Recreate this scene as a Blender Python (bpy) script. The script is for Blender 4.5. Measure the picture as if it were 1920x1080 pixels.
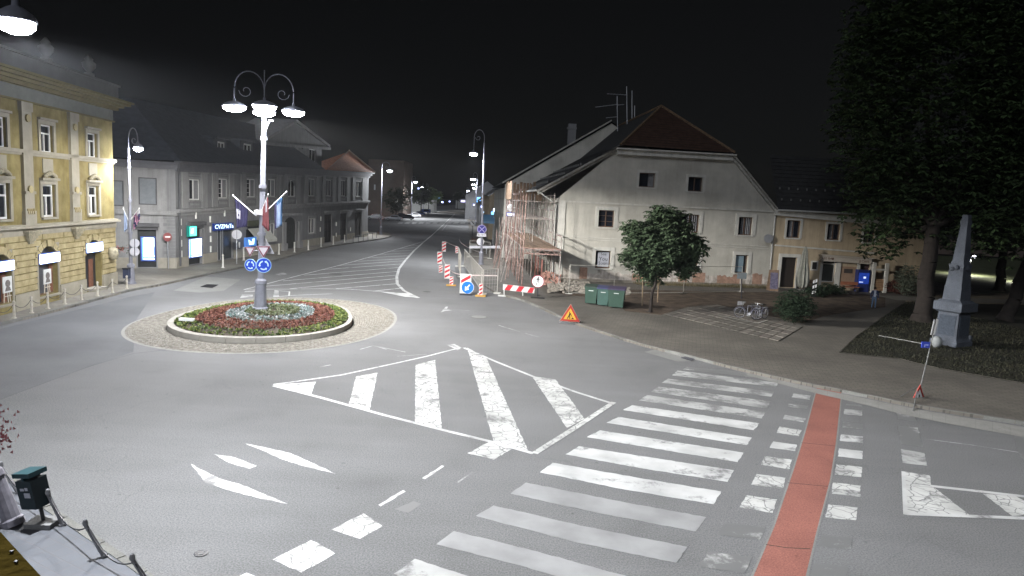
import bpy, math, random
from mathutils import Vector, Matrix
from mathutils.geometry import tessellate_polygon
random.seed(7)
for o in list(bpy.data.objects): bpy.data.objects.remove(o)
sc = bpy.context.scene
col = sc.collection
PI = math.pi
# ------------------------------------------------------------------ camera
FPX, PITCH, ROLL, CAMH = 1300.0, math.atan(164/1300), math.radians(2.8), 7.0
cd = bpy.data.cameras.new('camera'); cam = bpy.data.objects.new('camera', cd); col.objects.link(cam)
cd.sensor_width = 36; cd.lens = 36*FPX/1920; cd.clip_start = 0.1; cd.clip_end = 3000
cam.matrix_world = Matrix.Translation((0, 0, CAMH)) @ Matrix.Rotation(PI/2-PITCH, 4, 'X') @ Matrix.Rotation(ROLL, 4, 'Z')
sc.camera = cam
# ------------------------------------------------------------------ world, exposure
sc.view_settings.view_transform = 'Standard'; sc.view_settings.look = 'None'
sc.view_settings.gamma = 1; sc.view_settings.exposure = 2.0
sc.view_settings.use_curve_mapping = False
sc.render.engine = 'CYCLES'
sc.cycles.use_denoising = True
sc.cycles.max_bounces = 5; sc.cycles.volume_bounces = 0; sc.cycles.caustics_reflective = False; sc.cycles.caustics_refractive = False
sc.cycles.sample_clamp_indirect = 4
w = bpy.data.worlds.new('World'); sc.world = w; w.use_nodes = True
nt = w.node_tree; bg = nt.nodes['Background']
sky = nt.nodes.new('ShaderNodeTexSky'); sky.sky_type = 'NISHITA'; sky.sun_disc = False
sky.sun_elevation = math.radians(32); sky.sun_rotation = math.radians(205)
hs = nt.nodes.new('ShaderNodeHueSaturation'); hs.inputs['Saturation'].default_value = .25
nt.links.new(sky.outputs[0], hs.inputs['Color']); nt.links.new(hs.outputs[0], bg.inputs[0]); bg.inputs[1].default_value = 0.00022
sl = bpy.data.lights.new('town_glow_fill', 'SUN'); sl.energy = 0.17; sl.angle = math.radians(20); sl.color = (0.85, 0.9, 1)  # weak soft fill sun, added to stand in for general town glow
so = bpy.data.objects.new('town_glow_fill', sl); so.rotation_euler = (math.radians(58), 0, math.radians(-25)); col.objects.link(so)

# ------------------------------------------------------------------ survey helpers: a point of the photograph meets the ground or a wall
def ray(x, y):
    a = (x-960)/FPX; b = (540-y)/FPX
    c, s = math.cos(ROLL), math.sin(ROLL)
    a, b = a*c-b*s, a*s+b*c
    return Vector((a, math.cos(PITCH)+b*math.sin(PITCH), b*math.cos(PITCH)-math.sin(PITCH)))
CO = Vector((0, 0, CAMH))
def G(x, y, z=0.0):
    d = ray(x, y); t = (z-CAMH)/d.z
    return CO+d*t
def D(x, y, depth):
    d = ray(x, y); return CO+d*(depth/d.y)
# ------------------------------------------------------------------ mesh helper
class MB:
    def __init__(s): s.v = []; s.f = []; s.m = []
    def add(s, vs, fs, mi=0):
        n = len(s.v); s.v += [Vector(v) for v in vs]; s.f += [[n+i for i in f] for f in fs]; s.m += [mi]*len(fs); return s
    def box(s, c, sz, rz=0, mi=0, M=None):
        x, y, z = sz[0]/2, sz[1]/2, sz[2]/2
        vs = [Vector((i*x, j*y, k*z)) for i in (-1, 1) for j in (-1, 1) for k in (-1, 1)]
        R = M or Matrix.Rotation(rz, 3, 'Z')
        return s.add([R@v+Vector(c) for v in vs], [(0,1,3,2),(4,6,7,5),(0,4,5,1),(2,3,7,6),(0,2,6,4),(1,5,7,3)], mi)
    def prism(s, pts, off, mi=0):
        off = Vector(off); n = len(pts); a = [Vector(p) for p in pts]
        s.add(a+[p+off for p in a], [list(range(n))[::-1], list(range(n, 2*n))]+[(i, (i+1) % n, n+(i+1) % n, n+i) for i in range(n)], mi); return s
    def cyl(s, p0, p1, r0, r1=None, n=8, cap=True, mi=0):
        p0, p1 = Vector(p0), Vector(p1); r1 = r0 if r1 is None else r1
        d = (p1-p0).normalized(); a = d.orthogonal().normalized(); b = d.cross(a)
        ring = lambda p, r: [p+(a*math.cos(2*PI*i/n)+b*math.sin(2*PI*i/n))*r for i in range(n)]
        fs = [(i, (i+1) % n, n+(i+1) % n, n+i) for i in range(n)]
        if cap: fs += [list(range(n))[::-1], list(range(n, 2*n))]
        return s.add(ring(p0, r0)+ring(p1, r1), fs, mi)
    def tube(s, pts, r, n=6, mi=0):
        for i in range(len(pts)-1):
            ra = r[i] if isinstance(r, (list, tuple)) else r; rb = r[i+1] if isinstance(r, (list, tuple)) else r
            s.cyl(pts[i], pts[i+1], ra, rb, n, True, mi)
        return s
    def lathe(s, c, prof, n=16, mi=0):
        c = Vector(c); k = len(prof)
        vs = [c+Vector((r*math.cos(2*PI*i/n), r*math.sin(2*PI*i/n), z)) for i in range(n) for r, z in prof]
        fs = [(i*k+j, ((i+1) % n)*k+j, ((i+1) % n)*k+j+1, i*k+j+1) for i in range(n) for j in range(k-1)]
        fs += [[i*k for i in range(n)][::-1], [i*k+k-1 for i in range(n)]]
        return s.add(vs, fs, mi)
    def disc(s, c, nrm, r, th=0.03, n=20, mi=0):
        nrm = Vector(nrm).normalized(); c = Vector(c)
        return s.cyl(c-nrm*th/2, c+nrm*th/2, r, r, n, True, mi)
    def build(s, name, mat, parent=None, smooth=False, loc=None):
        base = wloc(parent) if parent else None
        if base is None:
            if loc is not None: base = Vector(loc)
            elif s.v:
                base = Vector(((min(v.x for v in s.v)+max(v.x for v in s.v))/2, (min(v.y for v in s.v)+max(v.y for v in s.v))/2, min(v.z for v in s.v)))
            else: base = Vector((0, 0, 0))
        me = bpy.data.meshes.new(name); me.from_pydata([tuple(v-base) for v in s.v], [], s.f)
        for mm in (mat if isinstance(mat, (list, tuple)) else [mat]): me.materials.append(mm)
        me.polygons.foreach_set('material_index', s.m)
        if smooth: me.polygons.foreach_set('use_smooth', [True]*len(s.f))
        me.update()
        o = bpy.data.objects.new(name, me); col.objects.link(o)
        if parent: o.parent = parent
        else: o.location = base
        return o
def wloc(o):
    v = Vector((0, 0, 0))
    while o: v = v+Vector(o.location); o = o.parent
    return v
def tag(o, label=None, cat=None, group=None, kind=None):
    if label: o['label'] = label
    if cat: o['category'] = cat
    if group: o['group'] = group
    if kind: o['kind'] = kind
    return o
def thing(name, label, cat, loc=(0,0,0), group=None, rz=0):
    o = bpy.data.objects.new(name, None); col.objects.link(o); o.location = loc; o.rotation_euler = (0, 0, rz)
    o.empty_display_size = .2
    return tag(o, label, cat, group)
def copy_tree(o, parent=None):
    c = o.copy(); col.objects.link(c); c.parent = parent
    for ch in [x for x in o.children]: copy_tree(ch, c)
    return c
# ------------------------------------------------------------------ materials
MATS = {}
def mat(name, c, rough=.8, var=.12, scale=3.0, bump=0.0, bscale=40.0, metal=0.0, em=0.0, emc=None, c2=None, spec=.3, grain=0.0):
    if name in MATS: return MATS[name]
    m = bpy.data.materials.new(name); m.use_nodes = True; MATS[name] = m
    n = m.node_tree.nodes; l = m.node_tree.links; b = n['Principled BSDF']
    b.inputs['Roughness'].default_value = rough; b.inputs['Metallic'].default_value = metal
    b.inputs['Specular IOR Level'].default_value = spec
    g = n.new('ShaderNodeNewGeometry')
    if em:
        b.inputs['Emission Color'].default_value = (*(emc or c), 1); b.inputs['Emission Strength'].default_value = em
    if var or c2:
        t = n.new('ShaderNodeTexNoise'); t.inputs['Scale'].default_value = scale; t.inputs['Detail'].default_value = 5
        t.inputs['Roughness'].default_value = .6
        l.new(g.outputs['Position'], t.inputs['Vector'])
        r = n.new('ShaderNodeMapRange'); r.inputs[1].default_value = .3; r.inputs[2].default_value = .7
        l.new(t.outputs['Fac'], r.inputs[0])
        mx = n.new('ShaderNodeMix'); mx.data_type = 'RGBA'
        lo = tuple(max(0, x*(1-var)) for x in c); hi = tuple(min(1, x*(1+var)) for x in (c2 or c))
        mx.inputs[6].default_value = (*lo, 1); mx.inputs[7].default_value = (*hi, 1)
        l.new(r.outputs[0], mx.inputs[0]); out = mx.outputs[2]
        if grain:
            t2 = n.new('ShaderNodeTexNoise'); t2.inputs['Scale'].default_value = 28; t2.inputs['Detail'].default_value = 2
            l.new(g.outputs['Position'], t2.inputs['Vector'])
            r2 = n.new('ShaderNodeMapRange'); r2.inputs[1].default_value = .3; r2.inputs[2].default_value = .7
            r2.inputs[3].default_value = 1-grain; r2.inputs[4].default_value = 1+grain
            l.new(t2.outputs['Fac'], r2.inputs[0])
            vm = n.new('ShaderNodeVectorMath'); vm.operation = 'SCALE'; l.new(out, vm.inputs[0]); l.new(r2.outputs[0], vm.inputs['Scale']); out = vm.outputs[0]
        l.new(out, b.inputs['Base Color'])
    else: b.inputs['Base Color'].default_value = (*c, 1)
    if bump:
        t = n.new('ShaderNodeTexNoise'); t.inputs['Scale'].default_value = bscale; t.inputs['Detail'].default_value = 4
        l.new(g.outputs['Position'], t.inputs['Vector'])
        bp = n.new('ShaderNodeBump'); bp.inputs['Strength'].default_value = bump; bp.inputs['Distance'].default_value = .03
        l.new(t.outputs['Fac'], bp.inputs['Height']); l.new(bp.outputs[0], b.inputs['Normal'])
    return m
def streaks(m, k=.80):
    n = m.node_tree.nodes; l = m.node_tree.links; b = n['Principled BSDF']; src = b.inputs['Base Color'].links[0].from_socket
    g = n.new('ShaderNodeNewGeometry'); sp = n.new('ShaderNodeMapping'); sp.inputs['Scale'].default_value = (1.6, 1.6, .16); l.new(g.outputs['Position'], sp.inputs[0])
    st = n.new('ShaderNodeTexNoise'); st.inputs['Scale'].default_value = 1.4; st.inputs['Detail'].default_value = 8; st.inputs['Roughness'].default_value = .7; l.new(sp.outputs[0], st.inputs['Vector'])
    r_ = n.new('ShaderNodeMapRange'); r_.inputs[1].default_value = .34; r_.inputs[2].default_value = .56; r_.inputs[3].default_value = k; r_.inputs[4].default_value = 1.04; l.new(st.outputs['Fac'], r_.inputs[0])
    q = n.new('ShaderNodeVectorMath'); q.operation = 'SCALE'; l.new(src, q.inputs[0]); l.new(r_.outputs[0], q.inputs['Scale']); l.new(q.outputs[0], b.inputs['Base Color'])
def paint(name, c, wear=.3, cracks=0.0, under=(.152, .152, .151), cscale=3.2):
    """road paint: worn through to the asphalt by noise, crazed along cell edges"""
    if name in MATS: return MATS[name]
    m = bpy.data.materials.new(name); m.use_nodes = True; MATS[name] = m
    n = m.node_tree.nodes; l = m.node_tree.links; b = n['Principled BSDF']; b.inputs['Roughness'].default_value = .6
    g = n.new('ShaderNodeNewGeometry')
    t = n.new('ShaderNodeTexNoise'); t.inputs['Scale'].default_value = 1.1; t.inputs['Detail'].default_value = 9; t.inputs['Roughness'].default_value = .72
    l.new(g.outputs['Position'], t.inputs['Vector'])
    r = n.new('ShaderNodeMapRange'); r.inputs[1].default_value = .30+wear*.3; r.inputs[2].default_value = .38+wear*.36
    l.new(t.outputs['Fac'], r.inputs[0]); fac = r.outputs[0]
    if cracks:
        v = n.new('ShaderNodeTexVoronoi'); v.feature = 'DISTANCE_TO_EDGE'; v.inputs['Scale'].default_value = cscale
        nn = n.new('ShaderNodeTexNoise'); nn.inputs['Scale'].default_value = 4; l.new(g.outputs['Position'], nn.inputs['Vector'])
        mxv = n.new('ShaderNodeMix'); mxv.data_type = 'VECTOR'; mxv.inputs[0].default_value = .12
        l.new(g.outputs['Position'], mxv.inputs[4]); l.new(nn.outputs['Color'], mxv.inputs[5]); l.new(mxv.outputs[1], v.inputs['Vector'])
        r3 = n.new('ShaderNodeMapRange'); r3.inputs[3].default_value = .0; r3.inputs[1].default_value = .012*cracks; r3.inputs[2].default_value = .045*cracks
        l.new(v.outputs['Distance'], r3.inputs[0])
        mm = n.new('ShaderNodeMath'); mm.operation = 'MULTIPLY'; l.new(fac, mm.inputs[0]); l.new(r3.outputs[0], mm.inputs[1]); fac = mm.outputs[0]
    mx = n.new('ShaderNodeMix'); mx.data_type = 'RGBA'
    mx.inputs[6].default_value = (*under, 1)
    tv = n.new('ShaderNodeTexNoise'); tv.inputs['Scale'].default_value = .9; tv.inputs['Detail'].default_value = 6; l.new(g.outputs['Position'], tv.inputs['Vector'])
    cr = n.new('ShaderNodeMapRange'); cr.inputs[1].default_value = .32; cr.inputs[2].default_value = .62; cr.inputs[3].default_value = .66; cr.inputs[4].default_value = 1.0; l.new(tv.outputs['Fac'], cr.inputs[0])
    vs_ = n.new('ShaderNodeVectorMath'); vs_.operation = 'SCALE'; vs_.inputs[0].default_value = c; l.new(cr.outputs[0], vs_.inputs['Scale']); l.new(vs_.outputs[0], mx.inputs[7])
    l.new(fac, mx.inputs[0]); l.new(mx.outputs[2], b.inputs['Base Color'])
    return m
def paving(name, c, joint, sx, sy, ang=0.0, var=.25):
    """joint pattern for paving too far off to build stone by stone"""
    m = bpy.data.materials.new(name); m.use_nodes = True; MATS[name] = m
    n = m.node_tree.nodes; l = m.node_tree.links; b = n['Principled BSDF']; b.inputs['Roughness'].default_value = .8
    g = n.new('ShaderNodeNewGeometry'); mp = n.new('ShaderNodeMapping'); mp.inputs['Rotation'].default_value = (0, 0, ang)
    l.new(g.outputs['Position'], mp.inputs[0])
    br = n.new('ShaderNodeTexBrick'); br.inputs['Scale'].default_value = 1; br.inputs['Brick Width'].default_value = sx; br.inputs['Row Height'].default_value = sy
    br.inputs['Mortar Size'].default_value = .012; br.inputs['Color1'].default_value = (*[x*(1-var) for x in c], 1); br.inputs['Color2'].default_value = (*[x*(1+var) for x in c], 1)
    br.inputs['Mortar'].default_value = (*joint, 1)
    l.new(mp.outputs[0], br.inputs['Vector'])
    t = n.new('ShaderNodeTexNoise'); t.inputs['Scale'].default_value = .35; t.inputs['Detail'].default_value = 6
    l.new(g.outputs['Position'], t.inputs['Vector'])
    r2 = n.new('ShaderNodeMapRange'); r2.inputs[1].default_value = .3; r2.inputs[2].default_value = .7; r2.inputs[3].default_value = .75; r2.inputs[4].default_value = 1.2
    l.new(t.outputs['Fac'], r2.inputs[0])
    vm = n.new('ShaderNodeVectorMath'); vm.operation = 'SCALE'; l.new(br.outputs['Color'], vm.inputs[0]); l.new(r2.outputs[0], vm.inputs['Scale'])
    l.new(vm.outputs[0], b.inputs['Base Color'])
    bp = n.new('ShaderNodeBump'); bp.inputs['Strength'].default_value = .4; bp.inputs['Distance'].default_value = .01; bp.invert = True
    l.new(br.outputs['Fac'], bp.inputs['Height']); l.new(bp.outputs[0], b.inputs['Normal'])
    return m
ASPHALT = mat('asphalt', (.155, .155, .154), .85, .08, .22, .6, 60, c2=(.162, .162, .163), grain=.30)
def weather_asphalt(m):
    n = m.node_tree.nodes; l = m.node_tree.links; b = n['Principled BSDF']; src = b.inputs['Base Color'].links[0].from_socket
    g = n.new('ShaderNodeNewGeometry')
    def N(scale, det=4, kind='ShaderNodeTexNoise'):
        t = n.new(kind); t.inputs['Scale'].default_value = scale; l.new(g.outputs['Position'], t.inputs['Vector'])
        if kind == 'ShaderNodeTexNoise': t.inputs['Detail'].default_value = det
        return t
    def R(sock, a, b_, c, d):
        r_ = n.new('ShaderNodeMapRange'); l.new(sock, r_.inputs[0])
        for i, q in enumerate((a, b_, c, d)): r_.inputs[i+1].default_value = q
        return r_.outputs[0]
    def mul(x, y):
        q = n.new('ShaderNodeMath'); q.operation = 'MULTIPLY'; l.new(x, q.inputs[0]); l.new(y, q.inputs[1]); return q.outputs[0]
    wob = N(.7, 3); mixv = n.new('ShaderNodeMix'); mixv.data_type = 'VECTOR'; mixv.inputs[0].default_value = .5; l.new(g.outputs['Position'], mixv.inputs[4]); l.new(wob.outputs['Color'], mixv.inputs[5])
    v = n.new('ShaderNodeTexVoronoi'); v.feature = 'DISTANCE_TO_EDGE'; v.inputs['Scale'].default_value = .42; l.new(mixv.outputs[1], v.inputs['Vector'])
    mask = R(N(.16, 2).outputs['Fac'], .52, .60, 0, 1)
    crack = R(v.outputs['Distance'], .0, .006, .87, 1.0)
    cm = n.new('ShaderNodeMix'); cm.data_type = 'FLOAT'; cm.inputs[2].default_value = 1; l.new(mask, cm.inputs[0]); l.new(crack, cm.inputs[3])
    v2 = n.new('ShaderNodeTexVoronoi'); v2.inputs['Scale'].default_value = 1.3; l.new(g.outputs['Position'], v2.inputs['Vector']); spots = R(v2.outputs['Distance'], .045, .07, .72, 1.0)
    stain = R(N(.45, 7).outputs['Fac'], .26, .44, .90, 1.0); big = R(N(.07, 2).outputs['Fac'], .35, .65, .92, 1.06)
    sp = n.new('ShaderNodeMapping'); sp.inputs['Rotation'].default_value = (0, 0, .75); sp.inputs['Scale'].default_value = (.12, 1.1, 1); l.new(g.outputs['Position'], sp.inputs[0])
    st = n.new('ShaderNodeTexNoise'); st.inputs['Scale'].default_value = 1; st.inputs['Detail'].default_value = 3; l.new(sp.outputs[0], st.inputs['Vector']); track = R(st.outputs['Fac'], .35, .65, .96, 1.04)
    f = mul(mul(mul(cm.outputs[0], spots), mul(stain, big)), track)
    q = n.new('ShaderNodeVectorMath'); q.operation = 'SCALE'; l.new(src, q.inputs[0]); l.new(f, q.inputs['Scale']); l.new(q.outputs[0], b.inputs['Base Color'])
weather_asphalt(ASPHALT)
ASPHALT_D = mat('asphalt_dark', (.10, .10, .10), .85, .15, .4, .5, 60, grain=.2)
ASPHALT_L = mat('asphalt_pale', (.21, .21, .2), .85, .1, .8, .4, 60, grain=.15)
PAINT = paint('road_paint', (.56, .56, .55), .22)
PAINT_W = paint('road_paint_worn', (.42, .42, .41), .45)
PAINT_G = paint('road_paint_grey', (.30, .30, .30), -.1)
PAINT_C = paint('road_paint_cracked', (.56, .56, .54), .25, 1.0)
PAINT_M = paint('road_paint_half_gone', (.55, .55, .53), .85)
RED_LANE = mat('red_cycle_paint', (.25, .10, .078), .8, .18, .5, .2, 60, grain=.25); weather_asphalt(RED_LANE)
KERB = mat('kerb_stone', (.15, .148, .135), .85, .2, 2, .3, 30, grain=.15)
STEEL = mat('galvanised_steel', (.42, .43, .45), .45, .1, 5, metal=.7)
GREYP = mat('grey_painted_metal', (.20, .205, .24), .5, .08, 5)
DARKM = mat('dark_metal', (.03, .03, .035), .5, .1, 5)
GLASS = mat('dark_glass', (.012, .014, .02), .08, 0, spec=.6)
WHITEF = mat('white_window_frame', (.6, .6, .58), .6, .06, 5)
WHITE = mat('white_enamel', (.75, .75, .75), .5, .03, 5)
REDP = mat('red_enamel', (.5, .02, .02), .5, .05, 5)
BLUEP = mat('blue_enamel', (.01, .05, .42), .45, .05, 5)
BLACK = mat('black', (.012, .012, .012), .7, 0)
LED = mat('led_light', (.9, .92, 1), .5, 0, em=60, emc=(.86, .9, 1))
STUCCO_Y = mat('yellow_stucco', (.20, .155, .055), .9, .2, 1.2, .3, 30, c2=(.23, .19, .08)); streaks(STUCCO_Y)
STUCCO_YP = mat('pale_stone_trim', (.30, .275, .215), .9, .14, 1.5, .2, 30)
STUCCO_YL = mat('rusticated_ochre_stone', (.33, .27, .14), .9, .2, 2.2, .4, 25, c2=(.37, .31, .17))
STUCCO_G = mat('grey_stucco', (.185, .186, .19), .9, .1, 1, .2, 30)
STUCCO_GL = mat('pale_grey_stucco', (.24, .24, .24), .9, .1, 1, .2, 30)
PLINTH_G = mat('plinth_stone', (.30, .28, .235), .9, .12, 1.5, .2, 20)
STUCCO_W = mat('cream_render', (.38, .365, .32), .92, .14, .45, .3, 20, c2=(.42, .405, .36), grain=.06); streaks(STUCCO_W, .93)
TRIM_W = mat('cream_trim', (.48, .47, .43), .85, .1, 2)
STUCCO_B = mat('beige_render', (.40, .325, .225), .92, .14, .8, .3, 20)
DIRTY = mat('peeling_render', (.40, .36, .31), .95, .4, 2.2, .5, 12, c2=(.46, .42, .38))
streaks(STUCCO_G, .88); streaks(STUCCO_GL, .82); streaks(STUCCO_B, .8); streaks(TRIM_W, .82); streaks(DIRTY, .6)
ROOF_D = mat('dark_roof', (.03, .03, .03), .9, .3, 2, .3, 10)
ROOF_T = mat('brown_roof_tile', (.055, .030, .021), .9, .35, 2.5, .3, 10)
ROOF_O = mat('orange_roof_tile', (.36, .15, .08), .9, .3, 2.5, .3, 10)
ROOF_S = mat('slate_roof', (.05, .055, .065), .8, .2, 2, .2, 10)
WOOD = mat('scaffold_wood', (.22, .15, .10), .9, .35, 3, .3, 20)
RUST = mat('rusty_painted_steel', (.17, .085, .065), .8, .4, 5, c2=(.26, .19, .17))
PIPE = mat('scaffold_pipe', (.22, .19, .17), .6, .35, 5, c2=(.32, .29, .27), metal=.2)
SOIL = mat('trodden_soil', (.05, .035, .025), .95, .4, 1.2, .8, 8, c2=(.09, .065, .045), grain=.3)
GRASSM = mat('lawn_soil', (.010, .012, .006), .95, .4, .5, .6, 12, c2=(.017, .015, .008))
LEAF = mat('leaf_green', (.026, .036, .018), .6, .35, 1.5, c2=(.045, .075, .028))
LEAF_L = mat('leaf_lit_green', (.085, .12, .045), .6, .3, 1.5)  # lamp light on the far trees put into a paler leaf colour
BARK = mat('bark', (.026, .021, .018), .95, .35, 3, .8, 14)

# ------------------------------------------------------------------ ground setting
def flat(name, pts, z, m, kind='structure', parent=None):
    mb = MB(); mb.add([(p.x, p.y, z) for p in pts], [list(range(len(pts)))])
    o = mb.build(name, m, parent, loc=(0, 0, 0) if not parent else None)
    if not parent: o['kind'] = kind
    return o
def fan(pts):
    tri = tessellate_polygon([[Vector((p.x, p.y, 0)) for p in pts]])
    return [tuple(t) for t in tri]
def slab(name, pts, z0, z1, m, parent=None, kind='structure'):
    n = len(pts); mb = MB()
    mb.add([(p.x, p.y, z1) for p in pts], fan(pts))
    mb.add([(p.x, p.y, z0) for p in pts]+[(p.x, p.y, z1) for p in pts], [(i, (i+1) % n, n+(i+1) % n, n+i) for i in range(n)])
    o = mb.build(name, m, parent, loc=(0, 0, 0) if not parent else None)
    if not parent: o['kind'] = kind
    return o
def gp(l, z=0.0): return [G(x, y, z) for x, y in l]
def smooth_line(pts, k=4):
    out = []
    n = len(pts)
    for i in range(n-1):
        p0, p1, p2, p3 = pts[max(i-1, 0)], pts[i], pts[i+1], pts[min(i+2, n-1)]
        for j in range(k):
            t = j/k
            out.append(.5*((2*p1)+(p2-p0)*t+(2*p0-5*p1+4*p2-p3)*t*t+(3*p1-p0-3*p2+p3)*t**3))
    out.append(pts[-1]); return out
V = Vector
flat('ground', [V((-1500, -200, 0)), V((1500, -200, 0)), V((1500, 2500, 0)), V((-1500, 2500, 0))], -.3, mat('far_ground', (.03, .03, .028)))
flat('road', [V((-60, -5, 0)), V((60, -5, 0)), V((60, 700, 0)), V((-60, 700, 0))], 0, ASPHALT)
ZP = .12
# right pavement
kr = smooth_line(gp([(872, 390), (876, 410), (880, 440), (881, 470), (884, 500), (897, 525), (932, 548), (983, 563), (1040, 588), (1090, 609), (1200, 644), (1290, 666), (1400, 694), (1530, 722), (1600, 735), (1700, 756), (1800, 773), (1930, 793), (2100, 822)], ZP), 4)
right_poly = kr+[V((60, kr[-1].y-1, 0)), V((60, 300, 0)), V((kr[0].x, 300, 0))]
PAVE_R = paving('brown_paving', (.115, .103, .086), (.055, .05, .042), .42, .21, .25, .12)
slab('pavement', right_poly, -.05, ZP, PAVE_R)
# kerb stones along it
def kerb(pts, side, name, stone_len=.95, wd=.16, ht=.135, gutter=0.0, until=None):
    root = thing(name, None, None, (pts[0].x, pts[0].y, 0)); root['kind'] = 'structure'
    acc = [0.0]
    for a, b in zip(pts, pts[1:]): acc.append(acc[-1]+(V((b.x, b.y))-V((a.x, a.y))).length)
    def at(s):
        for i in range(len(acc)-1):
            if acc[i+1] >= s:
                t = (s-acc[i])/max(1e-6, acc[i+1]-acc[i]); p = pts[i].lerp(pts[i+1], t)
                d = (pts[i+1]-pts[i]); d.z = 0; d.normalize(); return V((p.x, p.y, 0)), d
        return None
    s = 0; far = MB(); n = 0
    while s+stone_len < acc[-1]:
        a, d = at(s+.012); b, _ = at(s+stone_len-.012); nn = V((-d.y, d.x, 0))*side
        h = ht+random.uniform(-.008, .008)
        mb = MB() if (a.y < 75 and n < 250) else far
        mb.prism([a+V((0, 0, h)), b+V((0, 0, h)), b+nn*wd+V((0, 0, h)), a+nn*wd+V((0, 0, h))], (0, 0, -.2))
        if mb is not far: mb.build('kerb_stone', KERB, root); n += 1
        s += stone_len
    if far.v: tag(far.build('distant_kerb_run', KERB, root), kind='stuff')
    return root
kerb(kr[::-1], -1, 'kerb')
# concrete gutter strip beside the right kerb
ga = smooth_line(gp([(1400, 700), (1530, 729), (1600, 743), (1700, 764), (1800, 782), (1930, 803), (2100, 833)]), 4)
gb = smooth_line(gp([(1400, 704), (1530, 738), (1600, 754), (1700, 779), (1800, 799), (1930, 822), (2100, 853)]), 4)
gut = thing('gutter', None, None, (ga[0].x, ga[0].y, 0)); gut['kind'] = 'structure'
for i in range(len(ga)-1):
    a, b, c, d = ga[i], ga[i+1], gb[i+1], gb[i]
    mb = MB(); s_ = .985
    mb.add([(p.x, p.y, .0145) for p in (a, a.lerp(b, s_), d.lerp(c, s_), d)], [(0, 1, 2, 3)]); mb.build('gutter_slab', mat('gutter_concrete', (.24, .235, .22), .85, .12, 2, grain=.1), gut)
# left pavement
kl = smooth_line(gp([(-160, 650), (-60, 624), (0, 607), (100, 582), (200, 555), (250, 542), (300, 533), (367, 518), (420, 507), (507, 489.5), (564, 474), (626, 460), (692, 450.5), (722, 446), (735, 441), (725, 436), (700, 434)], ZP), 4)
left_poly = [V((-60, kl[0].y-2, 0))]+kl+[V((-60, kl[-1].y, 0))]
PAVE_L = paving('grey_brown_paving', (.20, .185, .155), (.11, .10, .085), .5, .25, .1, .1)
slab('pavement', left_poly, -.05, ZP, PAVE_L)
kerb(kl, 1, 'kerb')
# near-left pavement under the camera
kn = smooth_line(gp([(-80, 812), (0, 876), (50, 915), (95, 948), (150, 985), (210, 1025), (290, 1080), (420, 1180)], ZP), 4)
slab('pavement', kn+[V((kn[-1].x, -3, 0)), V((-40, -3, 0)), V((-40, kn[0].y, 0))], -.05, ZP, paving('pale_paving', (.105, .112, .128), (.11, .11, .12), .3, .3, .5, .05))
kerb(kn, -1, 'kerb', .8)
# beds and lawns
slab('soil_ground', gp([(1172, 583), (1150, 560), (1060, 553), (1030, 540), (1440, 548), (1660, 553), (1660, 575), (1545, 592), (1505, 606), (1345, 571), (1290, 575), (1240, 590)], .13), .05, .135, SOIL)
lawn_pts = gp([(1574, 661), (1606, 631), (1655, 595), (1680, 578), (1700, 566), (1920, 572), (2200, 590), (2200, 768), (1915, 718), (1762, 691), (1687, 673)], .14)
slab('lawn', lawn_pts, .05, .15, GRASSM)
# lawn edge stones
def strip(name, px, w_, z, m, parent=None):
    p = gp(px, z); mb = MB()
    for a, b in zip(p, p[1:]):
        d = (b-a); d.z = 0; d.normalize(); nn = V((-d.y, d.x, 0))*w_/2
        mb.add([a-nn, b-nn, b+nn, a+nn], [(0, 1, 2, 3)])
    o = mb.build(name, m, parent, loc=(0, 0, 0) if not parent else None)
    if not parent: o['kind'] = 'structure'
    return o
le = MB(); lp = gp([(1655, 595), (1606, 631), (1574, 661), (1687, 673), (1762, 691), (1915, 718), (2100, 752)], .15)
for a, b in zip(lp, lp[1:]):
    d = (b-a).normalized(); nn = V((-d.y, d.x, 0))*.03
    le.prism([a-nn, b-nn, b+nn, a+nn], (0, 0, .025))
tag(le.build('lawn_edging', mat('edging_dark', (.06, .055, .045), .9, .2, 3), loc=(0, 0, 0)), kind='structure')
# grass blades on the lawn
random.seed(3)
gb_ = MB()
lo = V((min(p.x for p in lawn_pts), min(p.y for p in lawn_pts))); hi = V((max(p.x for p in lawn_pts), max(p.y for p in lawn_pts)))
def inside(p, poly):
    c = False; n = len(poly)
    for i in range(n):
        a, b = poly[i], poly[i-1]
        if (a.y > p[1]) != (b.y > p[1]) and p[0] < (b.x-a.x)*(p[1]-a.y)/(b.y-a.y)+a.x: c = not c
    return c
for _ in range(26000):
    x, y = random.uniform(lo.x, min(hi.x, 34)), random.uniform(lo.y, hi.y)
    if not inside((x, y), lawn_pts): continue
    a = random.uniform(0, 2*PI); r = random.uniform(.02, .05); h = random.uniform(.04, .11)
    gb_.add([(x-r*math.cos(a), y-r*math.sin(a), .15), (x+r*math.cos(a), y+r*math.sin(a), .15), (x+random.uniform(-.04, .04), y+random.uniform(-.04, .04), .15+h)], [(0, 1, 2)])
tag(gb_.build('grass', mat('grass_blades', (.013, .017, .007), .8, .4, 1, c2=(.021, .020, .010)), loc=(0, 0, 0)), 'sparse dark grass on the lawn round the stone obelisk', 'grass', kind='stuff')
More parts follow.
